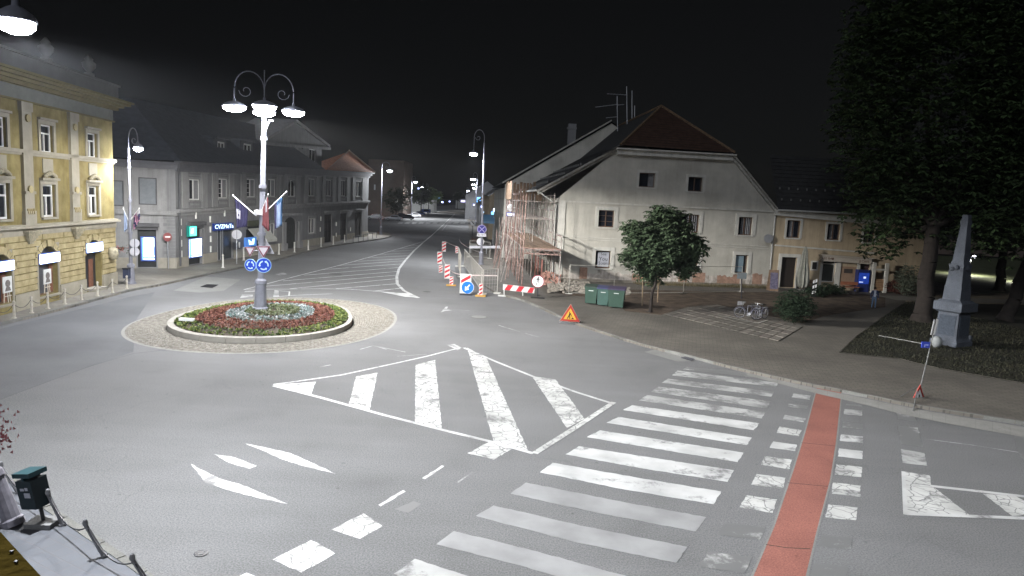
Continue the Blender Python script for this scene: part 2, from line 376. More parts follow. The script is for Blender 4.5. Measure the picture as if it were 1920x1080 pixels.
# bicycle stand paving (slab field with its own joints, individual slabs)
bq = gp([(1243, 589), (1345, 571), (1507, 612), (1460, 640)], .135)
root = thing('paved_area', None, None, (bq[0].x, bq[0].y, .135)); root['kind'] = 'structure'
NX, NY = 13, 5
mbs = MB(); mbs.add([(p.x, p.y, .128) for p in bq], [(0, 1, 2, 3)]); mbs.build('joint_bed', mat('joint_soil', (.03, .026, .02), .95), root)
SLABM = [mat('slab_%s' % k, c_, .85, .12, 2, grain=.1) for k, c_ in (('a', (.13, .115, .10)), ('b', (.155, .14, .12)), ('c', (.115, .105, .09)))]
def bil(q, s, t): return q[0].lerp(q[3], s).lerp(q[1].lerp(q[2], s), t)
random.seed(5)
for i in range(NX):
    for j in range(NY):
        e = .05
        pp = [bil(bq, (i+a)/NX, (j+b)/NY) for a, b in ((e, e), (1-e, e), (1-e, 1-e), (e, 1-e))]
        mb = MB(); mb.prism([p+V((0, 0, .022+random.uniform(-.006, .006))) for p in pp], (0, 0, -.03)); mb.build('paving_slab', random.choice(SLABM), root)
strip('bicycle_kerb_line', [(1345, 590), (1420, 606), (1440, 600)], .08, .17, TRIM_W)
# far side surfaces
strip('path', [(1660, 558), (1920, 566), (2300, 580)], 3.0, .16, mat('pale_path', (.2, .19, .17)))

# ------------------------------------------------------------------ road markings
ZM = .006
def ragged(p, amp=.016, step=.14):
    out = []
    for a, b in zip(p, p[1:]+p[:1]):
        n = max(1, min(60, int((b-a).length/step)))
        d = (b-a).normalized() if (b-a).length else V((1, 0, 0)); nn = V((-d.y, d.x, 0))
        for i in range(n): out.append(a.lerp(b, i/n)+nn*(random.uniform(-amp, amp) if i else 0))
    return out
def marking(name, px, m=PAINT, z=ZM, parent=None):
    p = gp(px); mb = MB()
    if m in (PAINT, PAINT_W, PAINT_G, PAINT_C, PAINT_M) and p[0].y < 40: p = ragged(p)
    mb.add([(q.x, q.y, z) for q in p], fan(p)); o = mb.build(name, m, parent, loc=(0, 0, 0) if not parent else None)
    if not parent: o['kind'] = 'structure'
    return o
zeb = thing('zebra_crossing', None, None, (2, 18, 0)); zeb['kind'] = 'structure'
stripes = [
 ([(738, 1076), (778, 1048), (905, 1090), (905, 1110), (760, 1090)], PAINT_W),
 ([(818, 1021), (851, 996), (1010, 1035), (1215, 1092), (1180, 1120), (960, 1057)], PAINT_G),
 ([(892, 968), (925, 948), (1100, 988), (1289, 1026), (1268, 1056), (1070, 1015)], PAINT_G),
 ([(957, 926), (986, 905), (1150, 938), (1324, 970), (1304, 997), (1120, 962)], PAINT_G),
 ([(1012, 886), (1036, 868), (1190, 895), (1352, 922), (1338, 946), (1165, 917)], PAINT),
 ([(1060, 852), (1085, 837), (1220, 858), (1376, 882), (1364, 904), (1200, 878)], PAINT),
 ([(1100, 820), (1125, 807), (1394, 849), (1383, 867)], PAINT),
 ([(1137, 793), (1160, 782), (1410, 821), (1400, 835)], PAINT),
 ([(1168, 769), (1185, 760), (1424, 794), (1413, 807)], PAINT),
 ([(1198, 751), (1213, 741), (1436, 773), (1428, 785)], PAINT_W),
 ([(1220, 735), (1235, 725), (1445, 753), (1438, 766)], PAINT_W),
 ([(1240, 718), (1252, 710), (1452, 735), (1446, 744)], PAINT_W),
 ([(1260, 704), (1270, 695), (1459, 718), (1455, 726)], PAINT_W),
 ([(1280, 693), (1288, 688), (1380, 696), (1450, 706), (1440, 711)], PAINT_M)]
for p, m in stripes: marking('stripe', p, m, parent=zeb)
marking('red_cycle_lane', [(1531, 728), (1578, 731), (1567, 830), (1556, 900), (1530, 1000), (1508, 1090), (1405, 1090), (1450, 985), (1486, 880), (1508, 810)], RED_LANE, .004)
for pa in ([(1406, 1090), (1451, 985), (1487, 880), (1509, 810), (1531, 729)], [(1511, 1090), (1532, 1000), (1558, 900), (1569, 830), (1579, 731)]): strip('lane_edge_joint', pa, .045, .0055, ASPHALT_L)
for pa in ([(1436, 1021), (1475, 1027), (1520, 1029)], [(1477, 905), (1552, 912)], [(1502, 830), (1566, 836)]): strip('lane_cross_joint', pa, .03, .0056, mat('joint_dark', (.05, .035, .03), .9))
dash = thing('cycle_lane_dashes', None, None, (9, 17, 0)); dash['kind'] = 'structure'
for p, m in [
 ([(1488, 738), (1520, 742), (1518, 750), (1484, 745)], PAINT_W), ([(1479, 757), (1515, 761), (1513, 767), (1477, 763)], PAINT_M),
 ([(1471, 778), (1511, 785), (1507, 792), (1468, 786)], PAINT_W), ([(1462, 800), (1503, 807), (1498, 818), (1456, 812)], PAINT_C),
 ([(1450, 828), (1494, 834), (1491, 846), (1443, 840)], PAINT), ([(1434, 856), (1485, 862), (1480, 880), (1427, 872)], PAINT_C),
 ([(1417, 889), (1473, 896), (1468, 917), (1408, 909)], PAINT_C), ([(1399, 929), (1457, 937), (1449, 962), (1386, 952)], PAINT_C),
 ([(1360, 980), (1435, 990), (1425, 1012), (1345, 1003)], PAINT_M), ([(1330, 1035), (1410, 1045), (1395, 1075), (1310, 1062)], PAINT_M),
 ([(1586, 757), (1616, 760), (1616, 763), (1586, 760)], PAINT_M), ([(1583, 767), (1617, 770), (1616, 780), (1582, 777)], PAINT_W),
 ([(1581, 791), (1618, 795), (1618, 805), (1580, 802)], PAINT_M), ([(1577, 815), (1618, 819), (1618, 831), (1575, 827)], PAINT),
 ([(1573, 841), (1618, 846), (1617, 861), (1571, 856)], PAINT), ([(1568, 871), (1616, 876), (1615, 895), (1565, 890)], PAINT_C),
 ([(1562, 905), (1614, 911), (1613, 932), (1558, 926)], PAINT_C), ([(1553, 946), (1608, 952), (1606, 976), (1548, 971)], PAINT_C),
 ([(1540, 1003), (1598, 1009), (1596, 1030), (1534, 1024)], PAINT_M), ([(1525, 1056), (1590, 1062), (1585, 1090), (1518, 1085)], PAINT_M),
 ([(1680, 772), (1714, 776), (1719, 791), (1684, 786)], PAINT_M), ([(1684, 798), (1721, 802), (1730, 838), (1689, 832)], PAINT_M),
 ([(1689, 842), (1733, 850), (1739, 874), (1692, 868)], PAINT_W)]:
    marking('dash', p, m, parent=dash)
isl = thing('hatched_marking', None, None, (0, 22, 0)); isl['kind'] = 'structure'
for p, m in [
 ([(513, 722), (592, 716), (583, 740), (540, 731)], PAINT), ([(668, 706), (708, 699), (693, 769), (654, 760)], PAINT_C),
 ([(779, 684), (816, 675), (829, 805), (778, 792)], PAINT_C), ([(876, 652), (912, 671), (990, 845), (925, 828)], PAINT_C),
 ([(997, 705), (1042, 712), (1096, 785), (1063, 803)], PAINT_C)]: marking('hatch_bar', p, m, parent=isl)
def line_mark(px, w_, m, parent=None, name='edge_line', z=.009): return strip(name, px, w_, z, m, parent)
line_mark([(513, 721), (640, 703), (737, 682), (800, 668), (862, 652)], .13, PAINT, isl)
line_mark([(513, 723), (600, 745), (720, 778), (830, 806), (925, 829), (1000, 850)], .16, PAINT, isl)
line_mark([(870, 652), (930, 678), (1010, 710), (1080, 735), (1150, 757)], .16, PAINT, isl)
line_mark([(1151, 754), (1078, 802), (1002, 850)], .2, PAINT_C, isl)
for p, m in [([(876, 850), (918, 828), (960, 842), (926, 862)], PAINT_C), ([(838, 647), (852, 645), (866, 652), (858, 657)], PAINT_W),
             ([(791, 897), (828, 873), (833, 874), (797, 899)], PAINT), ([(855, 905), (885, 884), (888, 886), (860, 906)], PAINT_M),
             ([(709, 947), (756, 919), (761, 922), (714, 950)], PAINT), ([(740, 955), (775, 940), (790, 945), (765, 962)], PAINT_M),
             ([(621, 993), (682, 963), (718, 987), (675, 1011)], PAINT_C), ([(511, 1050), (583, 1013), (628, 1038), (565, 1074)], PAINT_C),
             ([(446, 1082), (462, 1074), (478, 1080), (470, 1090)], PAINT), ([(1900, 812), (1925, 816), (1925, 866), (1912, 856)], PAINT_M)]:
    marking('road_marking', p, m)
# turn arrows, worn to three slivers
for p in ([(358, 870), (375, 880), (410, 897), (450, 908), (500, 929), (540, 945), (480, 933), (420, 917), (385, 905)],
          [(460, 832), (500, 840), (545, 850), (590, 870), (630, 889), (580, 877), (530, 862), (495, 846)],
          [(401, 852), (440, 858), (482, 874), (468, 879), (430, 868)]): marking('arrow_marking', p, PAINT)
# right refuge hatch
rh = thing('hatched_marking', None, None, (13, 16, 0)); rh['kind'] = 'structure'
marking('hatch_bar', [(1693, 884), (1743, 892), (1746, 910), (1818, 966), (1697, 962)], PAINT_C, parent=rh)
marking('hatch_bar', [(1843, 926), (1905, 931), (1960, 960), (1898, 968)], PAINT_C, parent=rh)
line_mark([(1745, 911), (1835, 921), (1960, 935)], .16, PAINT, rh); line_mark([(1697, 963), (1800, 967), (1960, 973)], .16, PAINT, rh)
line_mark([(1694, 884), (1698, 965)], .1, PAINT, rh)
strip('road_seam_line', [(1735, 823), (1820, 834), (1910, 848)], .05, .006, PAINT_W)
# far hatched splitter
fh = thing('hatched_marking', None, None, (-8, 60, 0)); fh['kind'] = 'structure'
def zp(x, y): return (450+x/5.333, 440+y/5.333)
line_mark([zp(40, 550), zp(240, 498), zp(620, 400), zp(1000, 305), zp(1400, 195), zp(1640, 125), zp(1835, 68)], .14, PAINT, fh)
line_mark([zp(2300, -350), zp(1920, 5), zp(1835, 75), zp(1740, 160), zp(1650, 260), zp(1590, 340), zp(1568, 420), zp(1572, 490), zp(1640, 560), zp(1780, 632)], .24, PAINT, fh)
line_mark([zp(60, 545), zp(400, 545), zp(800, 540), zp(1100, 545), zp(1400, 568), zp(1780, 632)], .14, PAINT, fh)
for a, b in [((200, 520), (1560, 405)), ((430, 462), (1570, 368)), ((640, 405), (1590, 328)), ((820, 350), (1610, 293)), ((990, 308), (1630, 262)), ((1140, 268), (1650, 240)), ((1280, 232), (1680, 210)), ((1390, 198), (1710, 183)), ((1500, 168), (1730, 155)), ((1600, 140), (1760, 128)), ((1700, 112), (1790, 108)),
             ((500, 540), (1560, 440)), ((960, 540), (1570, 490)), ((1330, 565), (1600, 535))]:
    line_mark([zp(*a), zp(*b)], .17, PAINT, fh, 'hatch_line')
marking('hatch_tip', [zp(1380, 568), zp(1700, 590), zp(1630, 550), zp(1800, 632), zp(1650, 622)], PAINT, .012, fh)
for p in ([zp(340, 395), zp(430, 378), zp(470, 395), zp(400, 408)], [zp(330, 625), zp(345, 555), zp(385, 560), zp(390, 620)], [zp(0, 635), zp(20, 600), zp(130, 602), zp(125, 620)], [zp(40, 575), zp(60, 560), zp(150, 558), zp(145, 572)]): marking('road_marking', p, PAINT_W)
line_mark([zp(345, 558), zp(495, 568), zp(490, 610), zp(335, 622)], .1, PAINT, None, 'road_marking')
line_mark([zp(495, 608), zp(930, 590)], .1, PAINT, None, 'road_marking')
# centre line far and far crossing
line_mark([(829, 432), (845, 412), (858, 395), (866, 384)], .16, PAINT_W, None, 'centre_line')
for x in range(748, 884, 13):
    marking('far_crossing_stripe', [(x, 417), (x+8, 417), (x+6, 419.5), (x-3, 419.5)], PAINT_W)
# faint marks near the island
for px in ([(675, 655), (700, 648), (725, 655)], [(700, 648), (760, 660)], [(745, 668), (800, 664)], [(600, 688), (620, 684)], [(880, 583), (850, 580)], [(935, 610), (975, 622)], [(985, 625), (1010, 632)]): line_mark(px, .06, PAINT_W, None, 'faint_marking')
marking('arrow_marking', [(826, 586), (836, 575), (840, 575), (838, 580), (848, 582), (835, 583)], PAINT_W)
# patches and covers
marking('road_patch', [(325, 545), (385, 519), (452, 524), (420, 545), (375, 549)], ASPHALT_L, .004)
marking('road_patch', [(1208, 660), (1230, 655), (1290, 668), (1300, 677), (1270, 678)], ASPHALT_L, .004)
strip('asphalt_joint', [(0, 749), (110, 708), (170, 686), (250, 663), (320, 655)], .05, .005, ASPHALT_D)
marking('asphalt_field', [(-200, 660), (0, 617), (100, 592), (250, 555), (290, 548), (255, 600), (250, 660), (110, 708), (0, 749), (-200, 830)], mat('asphalt_older', (.125, .127, .13), .85, .2, .2, .5, 60, grain=.2), .0035)
def manhole(x, y, r, m, label):
    c = G(x, y, .012); root = thing('manhole_cover', label, 'manhole cover', c)
    mb = MB(); mb.lathe(c, [(r, -.008), (r, .002), (r-.03, .004)], 24); mb.build('rim', KERB if r > .3 else DARKM, root)
    mb = MB(); mb.lathe(c, [(r-.05, -.004), (r-.06, .008), (r*.5, .006)], 24); mb.build('lid', m, root)
manhole(898, 594, .5, ASPHALT_L, 'pale round manhole cover in the carriageway before the blue arrow sign')
manhole(800, 547, .35, ASPHALT_D, 'dark manhole cover by the tip of the far hatched marking')
manhole(377, 1037, .13, DARKM, 'small dark round cover in the asphalt nearest the litter bin')
manhole(629, 514, .6, ASPHALT_D, 'dark round manhole cover inside the far hatched marking')
def drain(px, label):
    q = gp(px, .01); c = (q[0]+q[2])/2; root = thing('drain_grate', label, 'drain', (c.x, c.y, .01))
    mb = MB(); mb.add([p+V((0, 0, .002)) for p in q], [(0, 1, 2, 3)]); mb.build('pit', BLACK, root)
    for i in range(7):
        t = (i+.5)/7; a = q[0].lerp(q[1], t); b = q[3].lerp(q[2], t); mb = MB(); mb.cyl(a+V((0, 0, .012)), b+V((0, 0, .012)), .018, n=4); mb.build('bar', DARKM, root)
drain([(1276, 671), (1288, 668), (1308, 672), (1296, 677)], 'square drain grate by the kerb above the zebra crossing')
drain([(375, 538), (388, 533), (410, 534), (398, 540)], 'square drain grate in the pale patch left of the roundabout')

# ------------------------------------------------------------------ facade helper
class Fac:
    def __init__(s, p0, p1, z0=ZP):
        s.P = G(*p0, z0); q = G(*p1, z0); s.z0 = z0; s.U = (q-s.P); s.L = s.U.length; s.U.normalize()
        s.N = V((s.U.y, -s.U.x, 0))
        if s.N.dot(-s.P) < 0: s.N = -s.N
    def uz(s, x, y, d=0.0):
        r = ray(x, y); O = s.P+s.N*d; t = (O-CO).dot(s.N)/r.dot(s.N); p = CO+r*t
        return ((p-s.P).dot(s.U), p.z)
    def pt(s, u, z, d=0.0):
        p = s.P+s.U*u+s.N*d; return V((p.x, p.y, z))
    def rect(s, x0, x1, yt, yb, d=0.0):
        ym = (yt+yb)/2; xm = (x0+x1)/2
        return (s.uz(x0, ym, d)[0], s.uz(x1, ym, d)[0], s.uz(xm, yb, d)[1], s.uz(xm, yt, d)[1])
    def box(s, mb, u0, u1, z0, z1, d0, d1, mi=0):
        return mb.prism([s.pt(u0, z0, d0), s.pt(u1, z0, d0), s.pt(u1, z1, d0), s.pt(u0, z1, d0)], s.N*(d1-d0), mi)
    def poly(s, mb, uzs, d0, d1, mi=0):
        return mb.prism([s.pt(u, z, d0) for u, z in uzs], s.N*(d1-d0), mi)
    def band(s, mb, px0, px1, h, d0, d1, up=True, e0=0, e1=0, hold=False):
        (u0, z0), (u1, z1) = s.uz(*px0), s.uz(*px1)
        if hold: z1 = z0 = (z0+z1)/2
        k = (z1-z0)/(u1-u0); u0 -= e0; z0 -= e0*k; u1 += e1; z1 += e1*k
        a = h if up else -h
        return s.poly(mb, [(u0, z0), (u1, z1), (u1, z1+a), (u0, z0+a)], d0, d1)
    def wall(s, outer, holes, depth=.28):
        """front sheet with openings and the reveals of each opening"""
        mb = MB(); loops = [outer]+holes
        pts = [s.pt(u, z, 0) for lp_ in loops for u, z in lp_]
        tri = tessellate_polygon([[V((u, z, 0)) for u, z in lp_] for lp_ in loops])
        mb.add(pts, [tuple(t) for t in tri])
        for h in holes:
            n = len(h); mb.add([s.pt(u, z, 0) for u, z in h]+[s.pt(u, z, -depth) for u, z in h], [(i, (i+1) % n, n+(i+1) % n, n+i) for i in range(n)])
        return mb
def rloop(r): return [(r[0], r[2]), (r[1], r[2]), (r[1], r[3]), (r[0], r[3])]
def aloop(r, k=8, rise=None):
    u0, u1, z0, z1 = r; R = (u1-u0)/2; rise = rise or R
    zs = z1-rise; return [(u0, z0), (u1, z0)]+[(u0+R+R*math.cos(PI*i/k), zs+rise*math.sin(PI*i/k)) for i in range(k+1)]
def window(f, parent, r, fm=WHITEF, gm=GLASS, depth=.18, fw=.09, mull=True, trans=None, sill=None, surround=None, sw=.16, sd=.05, curtain=None, bars=0, shutter=None):
    u0, u1, z0, z1 = r; mb = MB()
    for a, b, c, d in ((u0, u0+fw, z0, z1), (u1-fw, u1, z0, z1), (u0+fw, u1-fw, z0, z0+fw), (u0+fw, u1-fw, z1-fw, z1)): f.box(mb, a, b, c, d, -depth-.05, -depth+.03)
    um = (u0+u1)/2
    zt = z1-fw if trans is None else z0+(z1-z0)*trans
    if trans is not None: f.box(mb, u0+fw, u1-fw, zt-fw*.5, zt+fw*.5, -depth-.045, -depth+.035)
    if mull: f.box(mb, um-fw*.5, um+fw*.5, z0+fw, zt-fw*.5 if trans is not None else zt, -depth-.045, -depth+.04)
    for i in range(bars):
        zz = z0+(z1-z0)*(i+1)/(bars+1); f.box(mb, u0+fw, um-fw*.5, zz-.015, zz+.015, -depth-.03, -depth+.01); f.box(mb, um+fw*.5, u1-fw, zz-.015, zz+.015, -depth-.03, -depth+.01)
    w_ = mb.build('window', fm, parent)
    g = MB(); f.box(g, u0+.01, u1-.01, z0+.01, z1-.01, -depth-.045, -depth-.025); g.build('pane', gm, w_)
    if curtain:
        c = MB(); a, b = curtain[0], curtain[1]; n = 10
        for i in range(n):
            ua = u0+(u1-u0)*(a+(b-a)*i/n); ub = u0+(u1-u0)*(a+(b-a)*(i+1)/n); dd = .02*(i % 2)
            c.add([f.pt(ua, z0+fw, -depth-.015-dd), f.pt(ub, z0+fw, -depth-.035+dd), f.pt(ub, zt, -depth-.035+dd), f.pt(ua, zt, -depth-.015-dd)], [(0, 1, 2, 3)])
        c.build('curtain', mat('curtain', (.30, .30, .31), .9, .15, 6), w_)
    if shutter:
        c = MB(); a, b = shutter; f.box(c, u0+(u1-u0)*a, u0+(u1-u0)*b, z0+fw, zt, -depth-.02, -depth+.015); c.build('shutter', mat('roller_shutter', (.22, .22, .23), .7, .05), w_)
    if sill:
        c = MB(); f.box(c, u0-.12, u1+.12, z0-.12, z0-.003, -depth, sill); c.build('sill', surround or fm, w_)
    if surround:
        c = MB(); 
        for a, b, c0, d in ((u0-sw, u0-.002, z0, z1+sw), (u1+.002, u1+sw, z0, z1+sw), (u0-.001, u1+.001, z1+.002, z1+sw-.002)): f.box(c, a, b, c0, d, .002, sd)
        c.build('surround', surround, w_)
    return w_
def text(f_pt, s, size, m, parent, name='lettering', right=None, up=None, nrm=None, thick=.01, align='CENTER', sx=1):
    cu = bpy.data.curves.new(name, 'FONT'); cu.body = s; cu.size = size; cu.extrude = thick; cu.align_x = align; cu.align_y = 'CENTER'
    cu.resolution_u = 2
    tmp = bpy.data.objects.new('tmp', cu); col.objects.link(tmp); bpy.context.view_layer.update()
    me = bpy.data.meshes.new_from_object(tmp.evaluated_get(bpy.context.evaluated_depsgraph_get()))
    bpy.data.objects.remove(tmp); bpy.data.curves.remove(cu)
    R = Matrix((right, up, nrm)).transposed().to_4x4()
    me.transform(R @ Matrix.Diagonal((sx, 1, 1, 1)))
    me.materials.clear(); me.materials.append(m)
    o = bpy.data.objects.new(name, me); col.objects.link(o)
    if parent: o.parent = parent; o.location = V(f_pt)-wloc(parent)
    else: o.location = f_pt
    return o
Z3 = V((0, 0, 1))
# ================================================================== roundabout
def radial(pts, n=96):
    c = sum(pts, V((0, 0, 0)))/len(pts); c = V((-12.75, 37.2, 0))
    a = sorted((math.atan2(p.y-c.y, p.x-c.x) % (2*PI), (V((p.x, p.y))-V((c.x, c.y))).length) for p in pts); m_ = len(a); out = []
    ang = [x[0] for x in a]; rad = [x[1] for x in a]
    # smooth: Fourier fit of low order
    import numpy as np
    A = np.array([[1, math.cos(t), math.sin(t), math.cos(2*t), math.sin(2*t)] for t in ang]); co = np.linalg.lstsq(A, np.array(rad), rcond=None)[0]
    for i in range(n):
        t = 2*PI*i/n; r = co[0]+co[1]*math.cos(t)+co[2]*math.sin(t)+co[3]*math.cos(2*t)+co[4]*math.sin(2*t)
        out.append(V((c.x+r*math.cos(t), c.y+r*math.sin(t), 0)))
    return c, out
RC, RO = radial(gp([(247.6, 619), (267, 644), (327, 660), (413, 665.5), (484, 664), (565, 656), (646, 642), (714, 623), (746.5, 602), (738, 585.5), (700, 572), (646, 564), (565, 560), (267, 598), (345, 577), (430, 564), (484, 560)]))
_, RI = radial(gp([(321, 610), (335, 622), (362, 630), (413, 632), (484, 634), (538, 631.5), (592, 623), (646, 608.5), (668, 593.6), (657, 581.5), (606, 568), (340, 591), (370, 579), (430, 567), (497, 562), (551, 563)], .28))
ra = thing('roundabout', None, None, (RC.x, RC.y, 0)); ra['kind'] = 'structure'
def ringmesh(A, fa, B, fb, za, zb, m, name, parent):
    n = len(A); mb = MB(); P = lambda L, i, f, z: (RC.x+(L[i].x-RC.x)*f, RC.y+(L[i].y-RC.y)*f, z)
    mb.add([P(A, i, fa, za) for i in range(n)]+[P(B, i, fb, zb) for i in range(n)], [(i, (i+1) % n, n+(i+1) % n, n+i) for i in range(n)])
    return mb.build(name, m, parent)
ringmesh(RI, .99, RO, 1.0, .012, .008, mat('cobble_bed', (.12, .11, .09), .95, .2, 3), 'apron_bed', ra)
ringmesh(RO, .985, RO, 1.015, .022, .016, mat('pale_ring', (.24, .235, .215), .8, .1, 3), 'apron_edge', ra)
# cobbles, set in rings, too small to pick up one by one
random.seed(11)
cb = MB(); rows = 17
def ringpt(t, f):  # t angle index float, f 0..1 from inner to outer
    n = len(RO); i = int(t) % n; j = (i+1) % n; k = t-int(t)
    a = RI[i].lerp(RI[j], k); b = RO[i].lerp(RO[j], k); return a.lerp(b, f)
for r in range(rows):
    f0, f1 = .02+.97*r/rows, .02+.97*(r+.86)/rows
    per = 2*PI*(4.6+2.3*f0); cnt = int(per/.15); off = random.random()
    for k in range(cnt):
        t0 = (k+off)/cnt*96; t1 = (k+off+.86)/cnt*96; h = .03+random.uniform(-.006, .009)
        q = [ringpt(t0 % 96, f0), ringpt(t1 % 96, f0), ringpt(t1 % 96, f1), ringpt(t0 % 96, f1)]; c = (q[0]+q[2])/2
        top = [c+(p-c)*.78+V((0, 0, h)) for p in q]; low = [p+V((0, 0, .012)) for p in q]
        cb.add(low+top, [(4, 5, 6, 7), (0, 1, 5, 4), (1, 2, 6, 5), (2, 3, 7, 6), (3, 0, 4, 7)])
tag(cb.build('cobble_run', mat('cobble_stone', (.155, .143, .12), .85, .35, 5, c2=(.215, .20, .172)), ra), kind='stuff')
# kerb of the island: curved stones
NK = 32
for k in range(NK):
    mb = MB(); m = 3
    for j in range(m):
        i0 = (k*3+j) % 96; i1 = (i0+1) % 96
        a, b = RI[i0].copy(), RI[i1].copy()
        if j == 0: a = a.lerp(b, .05)
        ia = RC.lerp(a, .945); ib = RC.lerp(b, .945)
        mb.prism([V((a.x, a.y, .28)), V((b.x, b.y, .28)), V((ib.x, ib.y, .28)), V((ia.x, ia.y, .28))], (0, 0, -.3))
    mb.build('kerb_stone', mat('island_kerb', (.27, .255, .225), .85, .12, 2, .2, 20), ra)
def mound(f): return .24+.26*(1-f*f)
mm = MB(); n = 96; fr = [0.01, .25, .5, .75, .95]
mm.add([(RC.x+(RI[i].x-RC.x)*f, RC.y+(RI[i].y-RC.y)*f, mound(f)-.05) for f in fr for i in range(n)], [(a*n+i, a*n+(i+1) % n, (a+1)*n+(i+1) % n, (a+1)*n+i) for a in range(4) for i in range(n)]+[list(range(n))])
mm.build('flower_bed_soil', mat('bed_soil', (.05, .04, .028), .95, .3, 3), ra)
def plants(name, label, f0, f1, dens, size, h, m1, seed, cat='bedding plants', lean=.7, ang=(0, 2*PI)):
    random.seed(seed); mb = MB()
    cnt = int(dens*PI*(f1*f1-f0*f0)*4.4*5.6)
    for _ in range(cnt):
        f = math.sqrt(random.uniform(f0*f0, f1*f1)); t = random.uniform(*ang)/(2*PI)*96; i = int(t) % 96
        p = RI[i].lerp(RI[(i+1) % 96], t-int(t)); x = RC.x+(p.x-RC.x)*f; y = RC.y+(p.y-RC.y)*f; z = mound(f)
        hh = h*random.uniform(.6, 1.15); mi = random.randrange(len(m1))
        for _l in range(9):
            a = random.uniform(0, 2*PI); e = random.uniform(.25, 1.3); L = size*random.uniform(.6, 1.2); wd = L*.32
            d = V((math.cos(a)*math.cos(e), math.sin(a)*math.cos(e), math.sin(e))); s_ = V((-math.sin(a), math.cos(a), 0))
            b0 = V((x, y, z-.03+random.random()*hh*.5)); mid = b0+d*L*.6; tip = b0+d*L+V((0, 0, -.15*L))
            mb.add([b0, mid+s_*wd, tip, mid-s_*wd], [(0, 1, 2, 3)], (mi+(_l % 5 == 0)) % len(m1))
    o = mb.build(name, m1, None, loc=(RC.x, RC.y, .2)); return tag(o, label, cat, kind='stuff')
PG = [mat('plant_green', (.10, .14, .03), .7, .3, 6), mat('plant_yellowgreen', (.17, .19, .05), .7, .3, 6), mat('plant_darkgreen', (.05, .08, .025), .7, .3, 6)]
PR = [mat('plant_rust', (.15, .068, .048), .7, .3, 6), mat('plant_red', (.14, .05, .04), .7, .3, 6), mat('plant_brown', (.15, .06, .035), .7, .3, 6)]
PW = [mat('plant_silver', (.20, .23, .22), .7, .2, 6), mat('plant_white', (.32, .33, .33), .7, .2, 6), mat('plant_bluegreen', (.10, .16, .15), .7, .2, 6)]
PC = [mat('plant_olive', (.11, .12, .055), .7, .3, 6), mat('plant_mid', (.07, .10, .04), .7, .3, 6), mat('plant_grey', (.17, .18, .12), .7, .2, 6)]
plants('outer_bedding', 'low yellow-green leafy plants in the outermost ring of the roundabout bed', .76, .935, 52, .13, .07, PG, 1)
plants('red_bedding', 'rust-red leafy plants in the broad ring of the roundabout bed', .50, .76, 74, .12, .10, PR, 2)
plants('silver_bedding', 'silvery white plants in the inner ring of the roundabout bed', .31, .50, 60, .12, .10, PW, 3)
plants('centre_bedding', 'olive green plants round the foot of the centre lamp post', .05, .31, 60, .13, .18, PC, 4)
mb = MB(); c = G(350, 599, .45); mb.box(c, (.7, .18, .12)); mb.box(c-V((0, 0, .1)), (.1, .1, .2)); tag(mb.build('bed_light', WHITE), 'small white box light at the left rim of the flower bed', 'light')

# ================================================================== street lamps
def spot(p, energy, size=160, blend=.5, color=(.95, .97, 1), rad=.18, parent=None, aim=(0, 0, -1), lin=False):
    l = bpy.data.lights.new('lamp_light', 'SPOT'); l.energy = energy; l.spot_size = math.radians(size); l.spot_blend = blend; l.color = color; l.shadow_soft_size = rad
    if lin:   # wide-throw street optics: more light thrown sideways, a cut-off just under the horizontal
        cut0, cut1, pw, bx, by = lin
        l.type = 'POINT'; l = bpy.data.lights[l.name]; l.shadow_soft_size = rad; l.use_nodes = True
        n = l.node_tree.nodes; k = l.node_tree.links; e = n['Emission']
        tc = n.new('ShaderNodeTexCoord'); sx = n.new('ShaderNodeSeparateXYZ'); k.new(tc.outputs['Normal'], sx.inputs[0])
        def mth(op, *v, clamp=False):
            m_ = n.new('ShaderNodeMath'); m_.operation = op; m_.use_clamp = clamp
            for i, q in enumerate(v):
                if isinstance(q, (int, float)): m_.inputs[i].default_value = q
                else: k.new(q, m_.inputs[i])
            return m_.outputs[0]
        cz = mth('MULTIPLY', sx.outputs[2], -1.0); cc = mth('MAXIMUM', cz, .1); bat = mth('POWER', cc, -pw)
        mr = n.new('ShaderNodeMapRange'); mr.interpolation_type = 'SMOOTHSTEP'; mr.inputs[1].default_value = math.cos(math.radians(cut0)); mr.inputs[2].default_value = math.cos(math.radians(cut1)); k.new(cz, mr.inputs[0])
        az = mth('ADD', mth('MULTIPLY', sx.outputs[0], bx), mth('MULTIPLY', sx.outputs[1], by)); az = mth('MAXIMUM', mth('ADD', az, 1.0), .05)
        k.new(mth('MULTIPLY', mth('MULTIPLY', bat, mr.outputs[0]), az), e.inputs['Strength'])
    o = bpy.data.objects.new('lamp_light', l); col.objects.link(o)
    if parent: o.parent = parent; o.location = V(p)-wloc(parent)
    else: o.location = p
    if not lin: o.rotation_euler = V(aim).to_track_quat('-Z', 'Y').to_euler()
    return o
def head(c, root, r=.36, energy=0, size=160, blend=.5, aim=(0, 0, -1), color=(.93, .96, 1), bulb=LED, lin=False):
    c = V(c); mb = MB(); mb.lathe(c, [(r, 0), (r*1.02, .05), (r*.8, .16), (r*.45, .25), (.07, .30), (.06, .42)], 18); h = mb.build('lamp_head', GREYP, root, True)
    mb = MB(); mb.lathe(c+V((0, 0, -.24)), [(r*.3, 0), (r*.68, .05), (r*.9, .14), (r*.93, .235)], 18); mb.build('diffuser', bulb, h, True)
    if energy: spot(c+V((0, 0, -.3)), energy, size, blend, color, .16, root, aim, lin)
def arc(c, right, up, r, a0, a1, n=12, rx=None):
    return [V(c)+V(right)*((rx or r)*math.cos(a0+(a1-a0)*i/n))+V(up)*(r*math.sin(a0+(a1-a0)*i/n)) for i in range(n+1)]
